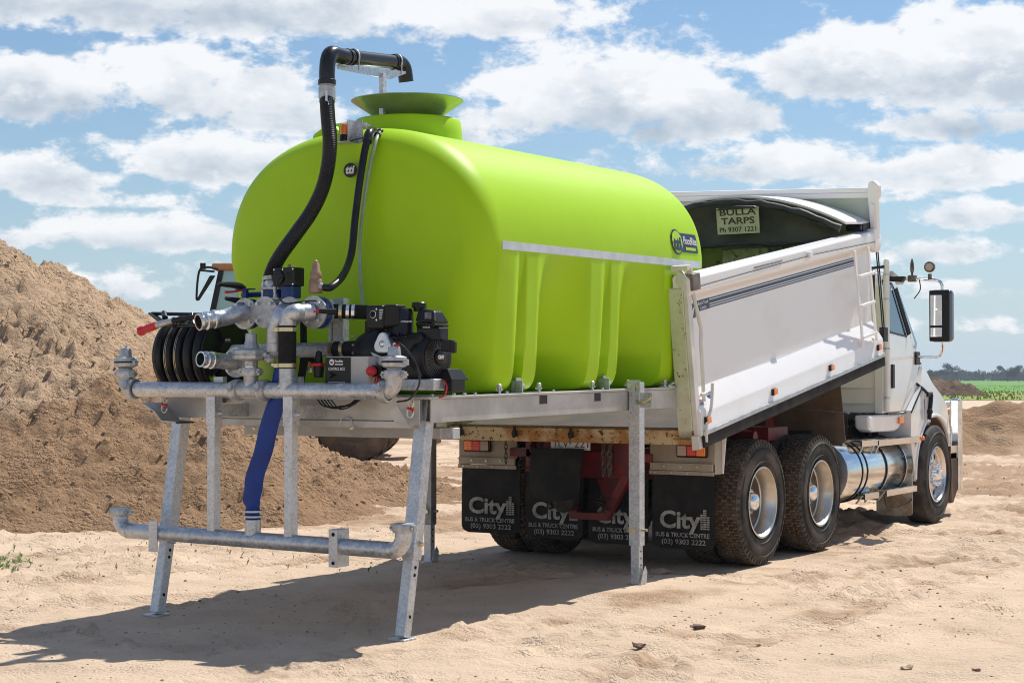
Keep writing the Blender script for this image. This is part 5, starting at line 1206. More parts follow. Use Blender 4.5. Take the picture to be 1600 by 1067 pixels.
# blue layflat hose joining the bars
P0 = [(440, 566, .0), (438, 600, 0), (428, 640, 0), (412, 700, 0), (398, 748, 0), (394, 775, 0), (394.5, 800, 0), (395, 812, 0)]
path = smoothpath([at(u, v, y=-4.955-.03*i/7) for i, (u, v, _) in enumerate(P0)], 5)
b = MB(); vs = []; K = 12
for i, p in enumerate(path):
    t = i/(len(path)-1); w = .060+.012*math.sin(t*3)*1 if t < .8 else .055; th = .016+.028*max(0, (t-.78)/.22)
    tw = .35*math.sin(t*4)
    for k in range(K):
        a = 2*PI*k/K; dx, dy = w*math.cos(a), th*math.sin(a)+.006*math.sin(a*2+i*.9)
        vs.append((p.x+dx*math.cos(tw*.3), p.y+dy+dx*.25*math.sin(tw), p.z))
b.add(vs, [(i*K+k, i*K+(k+1) % K, (i+1)*K+(k+1) % K, (i+1)*K+k) for i in range(len(path)-1) for k in range(K)]); lay = b.build('layflat_hose', LAYFLAT, skid, ang=60)
pe = path[-1]; sx = zu(394, 835).x
for v in (800, 808):
    q = at(394.5, v, y=-4.985); MB().lathe([(0, .058), (.002, .0605), (.011, .0605), (.013, .058)], (sx, -4.99, q.z), (0, 0, 1), 22).build('hose_band', TAPE, lay)
MB().cyl((sx, -4.995, LZ+.03), (sx, -4.995, LZ+.125), .050, n=20).build('hose_socket', GALV, skid)
# bracket plates on the lower bar
b = MB(); xl = zu(247, 832).x; b.box(xl-.03, xl+.045, PY-.058, PY-.048, LZ-.11, LZ+.09); b.build('bar_bracket', GALV, skid, bevel=.003)
MB().box(xl-.02, xl+.02, PY+.02, -4.80, LZ-.03, LZ+.03).build('bar_standoff', GALV, skid)
xr = zu(530, 858).x; b = MB(); b.box(xr-.035, xr+.03, PY-.06, PY+.06, LZ-.125, LZ+.10); br_ = b.build('bar_bracket', GALV, skid, bevel=.003)
for dz in (-.10, .07): MB().lathe([(0, .012), (.003, .011)], (xr-.0, PY-.06, LZ+dz), (0, -1, 0), 10).build('pin_hole', bpy.data.materials['hole_black'], br_)

# ---- manifold: flanges, butterfly valves, hose tails
def flange(c, ax, r, parent, th=.014, nb=4, m=None, nm='flange', bolts=True):
    c = Vector(c); ax = Vector(ax).normalized()
    o = MB().lathe([(0, 0), (0, r), (th, r), (th, 0)], c, ax, 32).build(nm, m or CAST, parent)
    if bolts:
        u = Vector((0, 0, 1)) if abs(ax.z) < .9 else Vector((0, 1, 0)); a = ax.cross(u).normalized(); b_ = ax.cross(a); first = None
        for k in range(nb):
            w = 2*PI*(k+.5)/nb; p = c+(a*math.cos(w)+b_*math.sin(w))*r*.76
            MB().lathe([(-.022, 0), (-.022, .013), (-.004, .013), (-.003, .017), (.0, .017), (th+.05, .007), (th+.07, .007)], p, ax, 6).build('bolt', GALV, o)
    return o
YV = -4.86
def valve(c, m=BLUE, r=.07, ax=(0, 1, 0)):
    return MB().lathe([(0, r), (.005, r+.012), (.045, r+.012), (.05, r)], c, ax, 26).build('butterfly_valve', m, skid)
# discharge 1 (upper left)
c1 = at(382, 490, y=YV); m1 = at(310, 503.5, y=YV-.30)
f = flange(c1, (0, 1, 0), .100, skid); valve(c1+Vector((0, .016, 0)), r=.085)
def tail(c, m, r, parent):
    """angled outlet ending in a polished cam-lock adaptor"""
    d = (m-c).normalized(); L = (m-c).length
    o = MB().tube(smoothpath([c, c+Vector((0, -.05, 0)), c+d*L*.42, c+d*L*.60], 5), r, 20).build('outlet_pipe', GALV, parent)
    q = c+d*L*.60; l2 = L*.40
    MB().lathe([(0, r+.004), (.01, r+.006), (.03, r+.006), (.035, r), (l2*.45, r-.002), (l2*.5, r+.004), (l2*.62, r+.004), (l2*.68, r-.008), (l2*.8, r-.008), (l2*.86, r+.001), (l2, r-.001), (l2, r-.009), (l2*.4, r-.011), (l2*.4, 0)], q, d, 30).build('camlock_adaptor', POLI, o, ang=30)
    MB().lathe([(l2*.55, 0), (l2*.55, r-.010), (l2*.58, r-.010), (l2*.58, 0)], q, d, 20).build('bore_shade', bpy.data.materials['hole_black'], o)  # black disc set in the mouth to paint the shade inside the outlet
tail(c1, m1, .054, skid)
b = MB(); q = at(377, 475.5, y=YV-.004); b.box(q.x-.025, q.x+.02, q.y-.003, q.y, q.z-.012, q.z+.012); pt = b.build('valve_tag', BLACKP, f); text('SUCTION', .010, q+Vector((-.023, -.004, .001)), (1, 0, 0), (0, 0, 1), DWHITE, pt, 'tag_lettering', width=.04); text('VALVE', .010, q+Vector((-.017, -.004, -.010)), (1, 0, 0), (0, 0, 1), DWHITE, pt, 'tag_lettering', width=.028)
# valve stem and lever handles
def lever(c, tip, m=BLACKP, grip=RED, stem=.09):
    c = Vector(c); tip = Vector(tip); b = MB(); b.cyl(c, c+Vector((0, 0, stem)), .022, n=10); b.box(c.x-.06, c.x+.06, c.y-.03, c.y+.03, c.z+stem, c.z+stem+.008); s = b.build('valve_stem', BLUE, skid)
    h0 = c+Vector((0, 0, stem+.012)); pts = smoothpath([h0, h0+(tip-h0)*.3+Vector((0, 0, .01)), tip]); 
    MB().tube(pts, [.012+.012*math.sin(PI*min(1, i/len(pts)*1.1))*.8 for i in range(len(pts))], 8, flat=1).build('valve_handle', m, s)
    g0 = h0+(tip-h0)*.45-Vector((0, 0, .035)); MB().tube([h0-Vector((0, 0, .01)), g0, g0+(tip-h0)*.30-Vector((0, 0, .01))], [.006, .007, .009], 8).build('trigger', grip, s)
lever(at(383, 475, y=YV+.04), at(341, 444, y=YV-.15))
lever(at(392, 495, y=YV+.12), at(352, 466, y=YV-.05), stem=.06)
# discharge 2 (lower left)
c2 = at(368, 566, y=YV); m2 = at(314, 562, y=YV-.32); m2 = at(313, 561, y=YV-.27)
f2 = flange(c2, (0, 1, 0), .098, skid); valve(c2+Vector((0, .016, 0)), r=.08); tail(c2, m2, .050, skid)
q = at(357, 532, y=YV-.004); b = MB(); b.box(q.x-.025, q.x+.02, q.y-.003, q.y, q.z-.012, q.z+.012); pt = b.build('valve_tag', BLACKP, f2); text('SUCTION', .010, q+Vector((-.023, -.004, .001)), (1, 0, 0), (0, 0, 1), DWHITE, pt, 'tag_lettering', width=.04)
# centre body: blind flange at left, flange carrying elbow at right, blue valve and hose on top
cc = at(414, 488, y=YV); cr = at(450, 488, y=YV)
b = MB(); b.cyl(at(395, 488, y=YV+.09), at(500, 488, y=YV+.09), .055, n=20); b.cyl(cc+Vector((0, .02, 0)), cc+Vector((0, .25, 0)), .06, n=18); b.cyl(cr+Vector((0, .02, 0)), cr+Vector((0, .25, 0)), .06, n=18)
b.cyl(cc+Vector((.0, .09, 0)), cc+Vector((.0, .09, .13)), .055, n=18); b.build('manifold_body', GALV, skid)
flange(cc, (0, 1, 0), .100, skid, .018, nm='blind_flange'); flange(cr+Vector((0, .01, 0)), (0, 1, 0), .098, skid)
tp = at(424, 470, y=YV+.09); tp.x = cc.x; tz = at(424, 468, y=YV+.09).z
flange((cc.x, YV+.09, tz-.005), (0, 0, 1), .092, skid, .012); MB().lathe([(0, .072), (.05, .072)], (cc.x, YV+.09, tz+.01), (0, 0, 1), 24).build('butterfly_valve', BLUE, skid); flange((cc.x, YV+.09, tz+.062), (0, 0, 1), .092, skid, .012)
b = MB(); b.cyl((cc.x-.09, YV+.09, tz+.035), (cc.x-.26, YV+.09, tz+.035), .018, n=10); b.build('valve_shaft', BLUE, skid)
# elbow dropping from centre flange into the blue hose
e0 = at(458, 487, y=YV); dn = at(431, 520, y=YV-.10)
ed = elbow((cr.x-.10, YV-.09, cr.z-.0), (0, -1, 0), (0, 0, -1), .09)
pts = smoothpath([cr, cr+Vector((-.02, -.04, 0)), Vector((dn.x+.03, YV-.10, cr.z-.03)), Vector((dn.x, YV-.105, cr.z-.11)), Vector((dn.x, YV-.105, cr.z-.22))], 5)
MB().tube(pts, .051, 20).build('drop_elbow', GALV, skid)
zc_ = at(430, 545, y=YV-.1).z
MB().lathe([(0, .052), (0, .060), (.05, .060), (.055, .054), (.12, .054)], (dn.x, YV-.105, zc_-.02), (0, 0, 1), 26).build('coupling', CAST, skid)
hexb = at(425, 560, y=YV-.17); MB().lathe([(0, .026), (.03, .026), (.032, .014), (.06, .014)], hexb, (-.4, -1, 0), 6).build('hex_plug', CAST, skid)
MB().lathe([(0, .058), (.004, .061), (.02, .061), (.024, .058)], (at(437, 567, y=-4.955).x, -4.955, at(437, 573, y=-4.955).z), (0, 0, 1), 22).build('hose_clamp', GOLDZ, skid)
# discharge 3 (right): flange, elbow down into rubber sleeve and upper bar
c3 = at(489, 488, y=YV); f3 = flange(c3, (0, 1, 0), .102, skid); valve(c3+Vector((.0, .018, 0)), r=.088); flange(c3+Vector((0, .075, 0)), (0, 1, 0), .10, skid, bolts=False)
q = at(449, 520, y=PY); q0 = at(449, 500, y=PY)
pts = [tuple(c3), tuple(c3+Vector((-.03, -.05, 0)))]+[tuple(p) for p in smoothpath([c3+Vector((-.05, -.07, 0)), Vector((q.x+.05, PY+.01, c3.z-.005)), Vector((q.x+.012, PY, c3.z-.03)), Vector((q.x, PY, c3.z-.10))], 6)]
MB().tube(pts, .052, 22).build('discharge_elbow', GALV, skid, ang=60)
zs0, zs1 = at(449, 509, y=PY).z, at(449, 576, y=PY).z
slv = MB().cyl((q.x, PY, zs1), (q.x, PY, zs0), .0555, n=24).build('rubber_sleeve', SLEEVE, skid)
for v in (515, 571):
    z = at(449, v, y=PY).z; MB().lathe([(-.014, .056), (-.012, .060), (.012, .060), (.014, .056)], (q.x, PY, z), (0, 0, 1), 26).build('hose_clamp', GOLDZ, slv); MB().box(q.x-.085, q.x-.05, PY-.03, PY, z-.014, z+.014).build('clamp_bolt', GOLDZ, slv, bevel=.003)
MB().cyl((q.x, PY, ZU), (q.x, PY, zs1+.01), .052, n=22).build('riser_pipe', GALV, skid)
MB().prism([(q.x-.05, ZU+.01), (q.x+.0, ZU+.055), (q.x+.06, ZU+.05)], 'y', PY-.052, PY-.044).build('weld_gusset', GALV, skid)
# relief valve in bronze and black hose to it
rv = at(493.5, 458, y=YV+.07)
MB().lathe([(0, .040), (.02, .045), (.08, .040), (.09, .033), (.10, .036), (.13, .034), (.14, .026), (.18, .022), (.19, .015), (.20, .016), (.21, .0)], rv, (0, 0, 1), 18).build('relief_valve', BRASS, skid)
sp_ = at(506, 449, y=YV+.07); MB().cyl(rv+Vector((.02, 0, .045)), sp_, .022, n=12).build('spigot', CAST, skid)
b = MB(); pts = smoothpath([sp_, at(518, 448, y=-4.77), at(536, 430, y=-4.62), at(549, 396, y=-4.44), at(555, 340, y=-4.36), at(562, 285, y=-4.32), at(570, 235, y=-4.27), at(577, 212, y=-4.22)], 8)
b.tube(pts, .024, 14); vh = b.build('overflow_hose', HOSE, skid)
b = MB(); cs = []
MB().tube(smoothpath([at(574, 222, y=-4.24), at(577, 209, y=-4.2), at(583, 206, y=-4.1), at(586, 210, y=-4.0)]), .031, 14).build('hose_elbow', POLYP, vh)
MB().tube(smoothpath([at(592, 207, y=-4.08), at(586, 225, y=-4.20), at(576, 270, y=-4.25), at(567, 330, y=-4.27), at(562, 380, y=-4.27), at(563, 430, y=-4.27), at(567, 478, y=-4.27)], 6), .0125, 10).build('sight_tube', TUBE, skid)
b = MB(); b.tube([at(590, 212, y=-4.12), at(594, 206, y=-4.04)], .022, 10); b.ball(at(594, 207, y=-4.06), .026, 6); b.build('tube_fitting', BLACKP, skid)
# big suction hose from the overhead arm: ribbed, hanging to the manifold
hp = smoothpath([at(510.5, 152, y=-4.34), at(512.5, 185, y=-4.40), at(515.5, 222, y=-4.44), at(512, 262, y=-4.46), at(503, 297, y=-4.48), at(486, 332, y=-4.55), at(462, 366, y=-4.65), at(439, 398, y=-4.74), at(427, 420, y=-4.77), at(422, 437, y=YV+.09)], 40)
rs = [.046+(.0026 if i % 3 == 0 else -.0008) for i in range(len(hp))]
bh = MB().tube(hp, rs, 18).build('suction_hose', HOSE, skid, ang=70)
e = at(422, 443, y=YV+.09); MB().cyl((cc.x, YV+.09, tz+.07), (e.x, e.y, e.z+.01), .052, n=20).build('hose_tail', GALV, skid)
MB().lathe([(-.014, .050), (-.012, .0535), (.012, .0535), (.014, .050)], at(423, 436, y=YV+.085), (-.15, .12, 1), 24).build('hose_clamp', GOLDZ, bh)
ca = at(511, 143, y=-4.335); MB().lathe([(-.05, .048), (-.048, .056), (.03, .056), (.035, .050), (.05, .050), (.052, .056), (.072, .056)], ca, (0, 0, 1), 26).build('hose_coupler', CAST, bh)
b = MB(); b.lathe([(-.016, .050), (-.014, .054), (.014, .054), (.016, .050)], at(511, 157, y=-4.335), (0, 0, 1), 24); b.build('hose_clamp', GOLDZ, bh)
rg = at(510, 162, y=-4.40); K = 14; b = MB(); b.tube([(rg.x+.019*math.cos(2*PI*k/K), rg.y, rg.z+.019*math.sin(2*PI*k/K)) for k in range(K+2)], .0028, 6, False); b.bar(rg+Vector((0, 0, .02)), rg+Vector((0, 0, .085)), .014, .004, up=(0, 1, 0)); b.build('pull_ring', POLI, bh)
ct = at(511, 129, y=-4.335); MB().lathe([(-.016, .050), (-.016, .060), (.014, .060), (.02, .052)], ct, (0, 0, 1), 26).build('pipe_collar', POLYP, bh)
# overhead black pipe and bend, on its galvanised arm
top0 = at(511, 118, y=-4.335); A = at(540, 89, y=-4.12); B = at(620, 98, y=-3.46)
dd = (B-A).normalized(); E0 = Vector((top0.x, top0.y, A.z-.0)); 
arc = smoothpath([ct, Vector((top0.x, top0.y, A.z-.13)), Vector((top0.x, top0.y+.012, A.z-.055)), Vector((A.x*.5+top0.x*.5, top0.y+.055, A.z-.008)), A-dd*.06, A], 6)
oh = MB().tube(arc, .053, 22).build('overhead_pipe', POLYP, skid, ang=60)
MB().tube([A, B], .050, 22).build('overhead_pipe', POLYP, skid)
tipe = at(636, 120, y=-3.36); MB().tube(smoothpath([B-dd*.03, B+dd*.04, Vector((B.x, B.y+.09, B.z-.03)), Vector((B.x, B.y+.115, B.z-.12))], 6), .053, 22).build('down_spout', POLYP, skid)
for q in (A+dd*.02, A+dd*.075, B-dd*.05):
    MB().lathe([(-.006, .051), (-.005, .056), (.005, .056), (.006, .051)], q, dd, 24).build('pipe_band', POLYP, oh)
for q in (A+dd*.09, B-dd*.015): MB().tube([q+Vector((math.cos(a)*.056, 0, math.sin(a)*.056)) for a in [PI*k/10 for k in range(-2, 13)]]+[], .006, 6).build('u_bolt', GALV, oh); MB().cyl(q+Vector((.052, 0, -.09)), q+Vector((.052, 0, 0)), .005, n=6).build('u_bolt', GALV, oh)
pz = Vector((.0, -3.70, 3.30)); px0 = at(598, 140, y=-3.70).x
arm = MB().box(px0-.018, px0+.018, -3.72, -3.68, 3.25, B.z-.12).build('spout_post', GALV, skid, bevel=.003)
b = MB(); yA, zA = A.y-.0, A.z-.062
b.prism([(-4.20, zA-.0), (-3.42, B.z-.062), (-3.42, B.z-.078), (-3.62, B.z-.15), (-3.76, B.z-.15), (-4.14, zA-.03), (-4.20, zA-.03)], 'x', px0-.012, px0-.004)
b.box(px0-.03, px0+.03, -4.19, -4.12, zA-.01, zA-.002); b.build('spout_bracket', GALV, skid)
# amber beacon on its bracket
bq = at(538.5, 222, y=-4.27)
bk = MB(); bk.box(bq.x-.065, bq.x+.07, bq.y-.05, bq.y+.06, bq.z-.008, bq.z-.002); bk.box(bq.x+.045, bq.x+.10, bq.y+.06, bq.y+.066, bq.z-.004, bq.z+.145); bk.box(bq.x+.045, bq.x+.05, bq.y-.03, bq.y+.06, bq.z-.002, bq.z+.14); bkt = bk.build('beacon_bracket', GALV, skid)
MB().lathe([(0, .034), (.045, .033), (.048, .028)], bq, (0, 0, 1), 20).build('beacon_base', BLACKP, bkt)
MB().lathe([(.046, .028), (.10, .027), (.115, .022), (.122, .010), (.123, 0)], bq, (0, 0, 1), 20).build('beacon_lens', AMBER, bkt)
MB().lathe([(0, .012), (.02, .012), (.022, .018), (.035, .018), (.04, .007), (.07, .006)], bq+Vector((.10, .05, .105)), (1, .2, 0), 10).build('bolt', GALV, bkt)
MB().tube(smoothpath([bq+Vector((.02, .0, .0)), bq+Vector((.10, .0, .01)), bq+Vector((.17, .04, .03))]), .004, 6).build('beacon_lead', POLYP, bkt)
# actuator box above the manifold
q = at(451, 434, y=YV+.06); b = MB(); b.box(q.x-.088, q.x+.088, q.y-.05, q.y+.05, q.z-.055, q.z+.062); ac = b.build('actuator_box', BLACKP, skid, bevel=.008)
MB().lathe([(0, .045), (.012, .043), (.014, 0)], q+Vector((-.04, -.05, -.002)), (0, -1, 0), 20).build('actuator_cap', BLACKP, ac); MB().lathe([(0, .012), (.022, .010), (.024, 0)], q+Vector((.005, 0, .062)), (0, 0, 1), 10).build('position_stud', BRASS, ac)
for dx, dz in ((-.075, .05), (.075, .05), (-.005, .05), (.075, -.045)): MB().lathe([(0, .006), (.004, .005)], q+Vector((dx, -.05, dz)), (0, -1, 0), 8).build('screw', POLI, ac)
MB().box(q.x-.03, q.x+.07, q.y-.04, q.y+.04, q.z-.13, q.z-.055).build('actuator_mount', BLUE, ac, bevel=.005)
MB().tube(smoothpath([q+Vector((.045, -.06, .03)), q+Vector((.0, -.10, -.02)), q+Vector((-.015, -.10, -.10)), q+Vector((.05, -.10, -.165)), q+Vector((.15, -.08, -.16)), q+Vector((.26, -.06, -.155)), q+Vector((.34, -.05, -.19)), q+Vector((.37, -.05, -.22))]), .005, 6).build('air_tube', POLYP, ac)
# pump-side connection: steel plate, black couplings
p0 = at(518, 486, y=-4.74); p1 = at(575, 488, y=-4.62)
b = MB(); b.tube([c3+Vector((.02, .08, 0)), p0, p1], .045, 18); b.build('delivery_hose', SLEEVE, skid)
for t in (.25, .45, .60):
    q = p0+(p1-p0)*t; MB().lathe([(-.012, .046), (-.01, .0515), (.01, .0515), (.012, .046)], q, (p1-p0), 22).build('hose_clamp', GOLDZ if t < .4 else POLI, skid)
MB().lathe([(0, .0), (0, .08), (.008, .08), (.008, 0)], p0-Vector((.03, .03, 0)), (.9, -.55, 0), 24).build('throttle_plate', CAST, skid)
b = MB(); b.tube([at(525, 487, y=-4.84), at(498, 486, y=-4.92)], [.020, .014], 10); b.build('throttle_handle', BLACKP, skid); MB().cyl(at(499, 486, y=-4.92), at(490, 487, y=-4.94), .007, n=8).build('throttle_tip', RED, skid)
b = MB(); q = at(533, 500, y=-4.60); b.box(q.x-.042, q.x+.042, q.y-.03, q.y+.03, 1.45, at(533, 466, y=-4.6).z); b.box(q.x-.08, q.x-.055, q.y-.03, q.y+.0, 1.5, q.z+.02); b.build('pump_upright', GALV, skid, bevel=.003)
# lower suction line
s0 = at(462, 549, y=-4.72); s1 = at(522, 546, y=-4.72); ln = Vector((s1.x-s0.x, 0, 0))
MB().tube([Vector((-.45, -4.72, s0.z)), Vector((s1.x, -4.72, s1.z+.0))], .047, 20).build('suction_line', GALV, skid)
MB().tube([Vector((s1.x-.01, -4.72, s1.z)), Vector((s1.x+.20, -4.70, s1.z+.005))], .050, 18).build('suction_sleeve', SLEEVE, skid)
for dx in (.0, .085): MB().lathe([(-.014, .051), (-.012, .056), (.012, .056), (.014, .051)], Vector((s1.x+dx, -4.72, s1.z)), (1, 0, 0), 22).build('hose_clamp', mat('clamp_copper', (.45, .32, .2), None, rough=.3, metal=.9) if dx == 0 else GOLDZ, skid)
b = MB(); b.tube(smoothpath([at(474, 500, y=-4.6), at(474, 560, y=-4.6), at(468, 600, y=-4.62)]), .022, 10); b.tube(smoothpath([at(470, 600, y=-4.6), at(480, 560, y=-4.62), at(500, 575, y=-4.62)]), .02, 8); b.build('drain_hose', SLEEVE, skid)
# filter regulator with red collar
q = at(498, 575, y=-4.86); b = MB(); b.lathe([(-.06, .018), (-.055, .03), (.0, .034), (.03, .034), (.035, .026), (.07, .022), (.10, .018), (.11, .0)], q, (0, 0, 1), 16); fr = b.build('air_regulator', BLACKP, skid); MB().box(q.x-.045, q.x+.045, q.y-.045, q.y+.035, q.z+.012, q.z+.03).build('regulator_collar', RED, fr, bevel=.006); MB().lathe([(0, .022), (.015, .022), (.017, 0)], q+Vector((-.04, -.03, -.01)), (-.5, -1, 0), 14).build('gauge', POLI, fr)
# control box
a = at(508, 557, y=-4.90); c = at(548, 603, y=-4.90); xw_ = .135
b = MB(); b.box(a.x, c.x+.13, -4.90, -4.80, c.z-.02, a.z); bx = b.build('control_box', GREY, skid, bevel=.006)
MB().box(a.x+.004, c.x+.0, -4.905, -4.898, c.z-.015, a.z-.006).build('box_panel', BLACKP, bx, bevel=.002)
w_ = c.x-a.x
oval((a.x+.055, -4.906, a.z-.035), .019, .019, DWHITE, 'box_badge', bx); text('tti', .018, (a.x+.046, -4.9065, a.z-.041), (1, 0, 0), (0, 0, 1), INK, bx, 'box_lettering', bold=.0006, width=.018)
text('FloodRite', .020, (a.x+.080, -4.906, a.z-.036), (1, 0, 0), (0, 0, 1), DWHITE, bx, 'box_lettering', bold=.0006, width=.062); MB().box(a.x+.080, a.x+.142, -4.9065, -4.9055, a.z-.052, a.z-.045).build('box_band', DWHITE, bx, smooth=False)
text('CONTROL BOX', .026, (a.x+.03, -4.906, a.z-.085), (1, 0, 0), (0, 0, 1), DWHITE, bx, 'box_lettering', bold=.0003, width=.128)
MB().box(a.x+.03, a.x+.155, -4.9065, -4.9055, a.z-.175, a.z-.155).build('box_frame', TAPE, bx, smooth=False); MB().box(a.x+.032, a.x+.153, -4.9072, -4.9062, a.z-.173, a.z-.157).build('box_frame', BLACKP, bx, smooth=False)
text('1800 FLD RTE', .02, (a.x+.045, -4.906, a.z-.20), (1, 0, 0), (0, 0, 1), DWHITE, bx, 'box_lettering', bold=.0006, width=.09)
b = MB(); b.lathe([(0, .017), (.02, .015), (.021, 0)], (a.x+.045, -4.90, a.z-.115), (0, -1, 0), 14); b.box(a.x+.04, a.x+.075, -4.93, -4.905, a.z-.118, a.z-.108); b.build('box_switch', BLACKP, bx)
MB().box(c.x+.115, c.x+.195, -4.86, -4.80, a.z-.125, a.z-.055).build('isolator_base', BLACKP, bx, bevel=.004)
MB().lathe([(0, .020), (.02, .030), (.045, .028), (.055, .018), (.057, 0)], (c.x+.155, -4.86, a.z-.09), (-.45, -1, 0), 18).build('isolator_knob', RED, bx)
for k in range(3): MB().tube(smoothpath([(c.x+.15+.012*k, -4.85, a.z-.13), (c.x+.16+.02*k, -4.87, a.z-.18), (c.x+.20+.02*k, -4.86, a.z-.23)]), .0045, 6).build('power_lead', RED, bx)
for k in range(5):
    u0 = 500+k*6; MB().tube(smoothpath([at(495+k*5, 622, y=-4.78), at(505+k*6, 634+k, y=-4.80), at(524+k*4, 636+2*math.sin(k*2), y=-4.81), at(545+k*2, 632, y=-4.80), at(556+k*2, 624, y=-4.78)]), .0045, 6).build('loose_cable', POLYP, skid)

# ---- petrol pump set
YE = -4.66
BLACKG = mat('fan_slat_grey', (.10, .10, .10), None, rough=.35, metal=.5)
def pp(u, v, y=YE): return at(u, v, y=y)
eng = MB()
def blk(u0, v0, u1, v1, y0, y1, m, nm, bev=.01, parent=skid):
    a = pp(u0, v0, y0); c = pp(u1, v1, y0); b = MB(); b.box(a.x, max(a.x+.06, c.x-(y1-y0)*.6), y0, y1, c.z, a.z); return b.build(nm, m, parent, bevel=bev, seg=3)
vc_ = pp(583, 552); vol = MB(); vol.lathe([(-.08, .06), (-.07, .12), (.0, .15), (.10, .16), (.14, .14)], (vc_.x, YE, vc_.z), (1, 0, 0), 28); vol.tube([(vc_.x-.0, YE, vc_.z), (vc_.x, YE, vc_.z+.20)], .052, 16); vl = vol.build('pump_volute', BLACKP, skid)
for k in range(5): MB().lathe([(0, .007), (.012, .006)], (vc_.x-.06+.0*k, YE-.12-.0*k, vc_.z+.1-.05*k), (-.2, -1, 0), 6).build('bolt', GALV, vl)
ca_ = blk(571, 477, 618, 513, YE-.20, YE-.04, BLACKP, 'air_cleaner', .018)
a = pp(571, 477, YE-.2); 
hmat = bpy.data.materials['hole_black']
MB().lathe([(0, .020), (.004, .020)], pp(583, 491, YE-.2), (0, -1, 0), 18).build('choke_hole', hmat, ca_); MB().lathe([(0, .020), (.003, .024), (.005, .020)], pp(583, 491, YE-.2), (0, -1, 0), 18).build('hole_rim', GALV, ca_)
for k in range(6): 
    q = pp(595, 484+2.7*k, YE-.201); MB().box(q.x-.010, q.x+.018-.002*k, q.y-.002, q.y, q.z-.003, q.z+.002).build('louvre', GALV, ca_)
for uv in ((589, 483), (589, 500)):
    MB().lathe([(0, .007), (.006, .006)], pp(*uv, YE-.2), (0, -1, 0), 8).build('screw', POLI, ca_)
b = MB(); q = pp(605, 480, YE-.2); b.hull8([(q.x-.04, YE-.19, q.z-.12), (q.x+.04, YE-.12, q.z-.11), (q.x+.04, YE-.04, q.z-.11), (q.x-.04, YE-.04, q.z-.12), (q.x-.04, YE-.19, q.z+.02), (q.x+.03, YE-.14, q.z+.02), (q.x+.03, YE-.04, q.z+.02), (q.x-.04, YE-.04, q.z+.02)]); b.build('cleaner_side', BLACKP, ca_, bevel=.015)
cy_ = pp(637, 525); MB().lathe([(-.16, .092), (-.02, .090), (.0, .082), (.14, .080), (.165, .070), (.175, .03), (.175, 0)], (cy_.x-.02, YE-.05, cy_.z+.0), (0, 0, 1), 30).build('cylinder_shroud', BLACKM, skid)
blk(612, 520, 682, 592, YE-.10, YE+.08, BLACKP, 'crankcase', .03)
txt = pp(629, 504, YE-.115); text('COMMAND PRO', .014, txt+Vector((.0, -.018, 0)), (1, .3, 0), (0, 0, 1), DWHITE, skid, 'engine_lettering', width=.07)
# fuel tank of the engine
a = pp(655, 483, YE-.06); c = pp(697, 520, YE-.06); b = MB(); X0, X1, Z0, Z1 = a.x-.03, c.x-.075, c.z, a.z+.01
b.hull8([(X0, YE-.04, Z0+.01), (X1-.03, YE-.04, Z0), (X1-.03, YE+.08, Z0), (X0, YE+.08, Z0+.01), (X0, YE-.07, Z0+.07), (X1+.01, YE-.08, Z0+.055), (X1+.01, YE+.09, Z0+.055), (X0, YE+.09, Z0+.07)])
b.hull8([(X0, YE-.07, Z0+.07), (X1+.005, YE-.075, Z0+.06), (X1+.005, YE+.09, Z0+.06), (X0, YE+.09, Z0+.07), (X0, YE-.03, Z1), (X1-.03, YE-.03, Z1-.02), (X1-.03, YE+.06, Z1-.02), (X0, YE+.06, Z1)])
pt = b.build('fuel_canister', BLACKP, skid, bevel=.016, seg=3)
MB().box((X0+X1)/2+.01, X1-.02, YE-.082, YE-.078, Z0+.085, Z0+.125).build('warning_label', mat('grey_label', (.18, .18, .18), (.05, .05, .05), 60, .5), pt)
text('KOHLER', .014, ((X0+X1)/2-.0, YE-.086, Z0+.03), (1, 0, 0), (0, 0, 1), DWHITE, pt, 'canister_lettering', width=.05)
q = pp(655, 484, YE-.0); MB().lathe([(0, .035), (.02, .036), (.022, .046), (.05, .046), (.056, .040), (.057, 0)], q-Vector((0, 0, .01)), (0, 0, 1), 14).build('filler_cap', BLACKP, pt)
blk(650, 512, 700, 532, YE-.06, YE+.04, BLACKP, 'carburettor_cover', .012)
# recoil starter with its slotted fan cover, facing right
fc = pp(684, 558, YE); fx = fc.x+.02
b = MB(); b.lathe([(-.15, .12), (-.11, .14), (-.06, .14), (-.03, .135), (-.02, .118), (-.03, 0)], (fx, YE, fc.z), (1, -.12, 0), 36); fcv = b.build('fan_housing', BLACKP, skid, ang=50)
b = MB(); ax_ = Vector((1, -.12, 0)).normalized(); e1 = ax_.cross(Vector((0, 0, 1))).normalized(); e2 = Vector((0, 0, 1)); oc = Vector((fx, YE, fc.z))-ax_*.012
MB().lathe([(0, .045), (.012, .043), (.016, .03), (.016, 0)], oc, ax_, 24).build('fan_hub', BLACKP, fcv)
MB().lathe([(0, .10), (.004, .112), (.002, .124)], oc-ax_*.008, ax_, 36).build('fan_ring', BLACKM, fcv)
for k in range(36):
    a = 2*PI*k/36; d0 = e1*math.cos(a)+e2*math.sin(a); d1 = e1*math.cos(a+.25)+e2*math.sin(a+.25)
    o = MB().bar(oc+d0*.050, oc+d1*.108-ax_*.004, .004, .004, up=ax_).build('fan_slat', BLACKG, fcv)
RN = e1 if e1.y > 0 else -e1
text('OHV', .030, oc+ax_*.018-RN*.030-e2*.01, RN, e2, DWHITE, fcv, 'fan_lettering', bold=.002, width=.055)
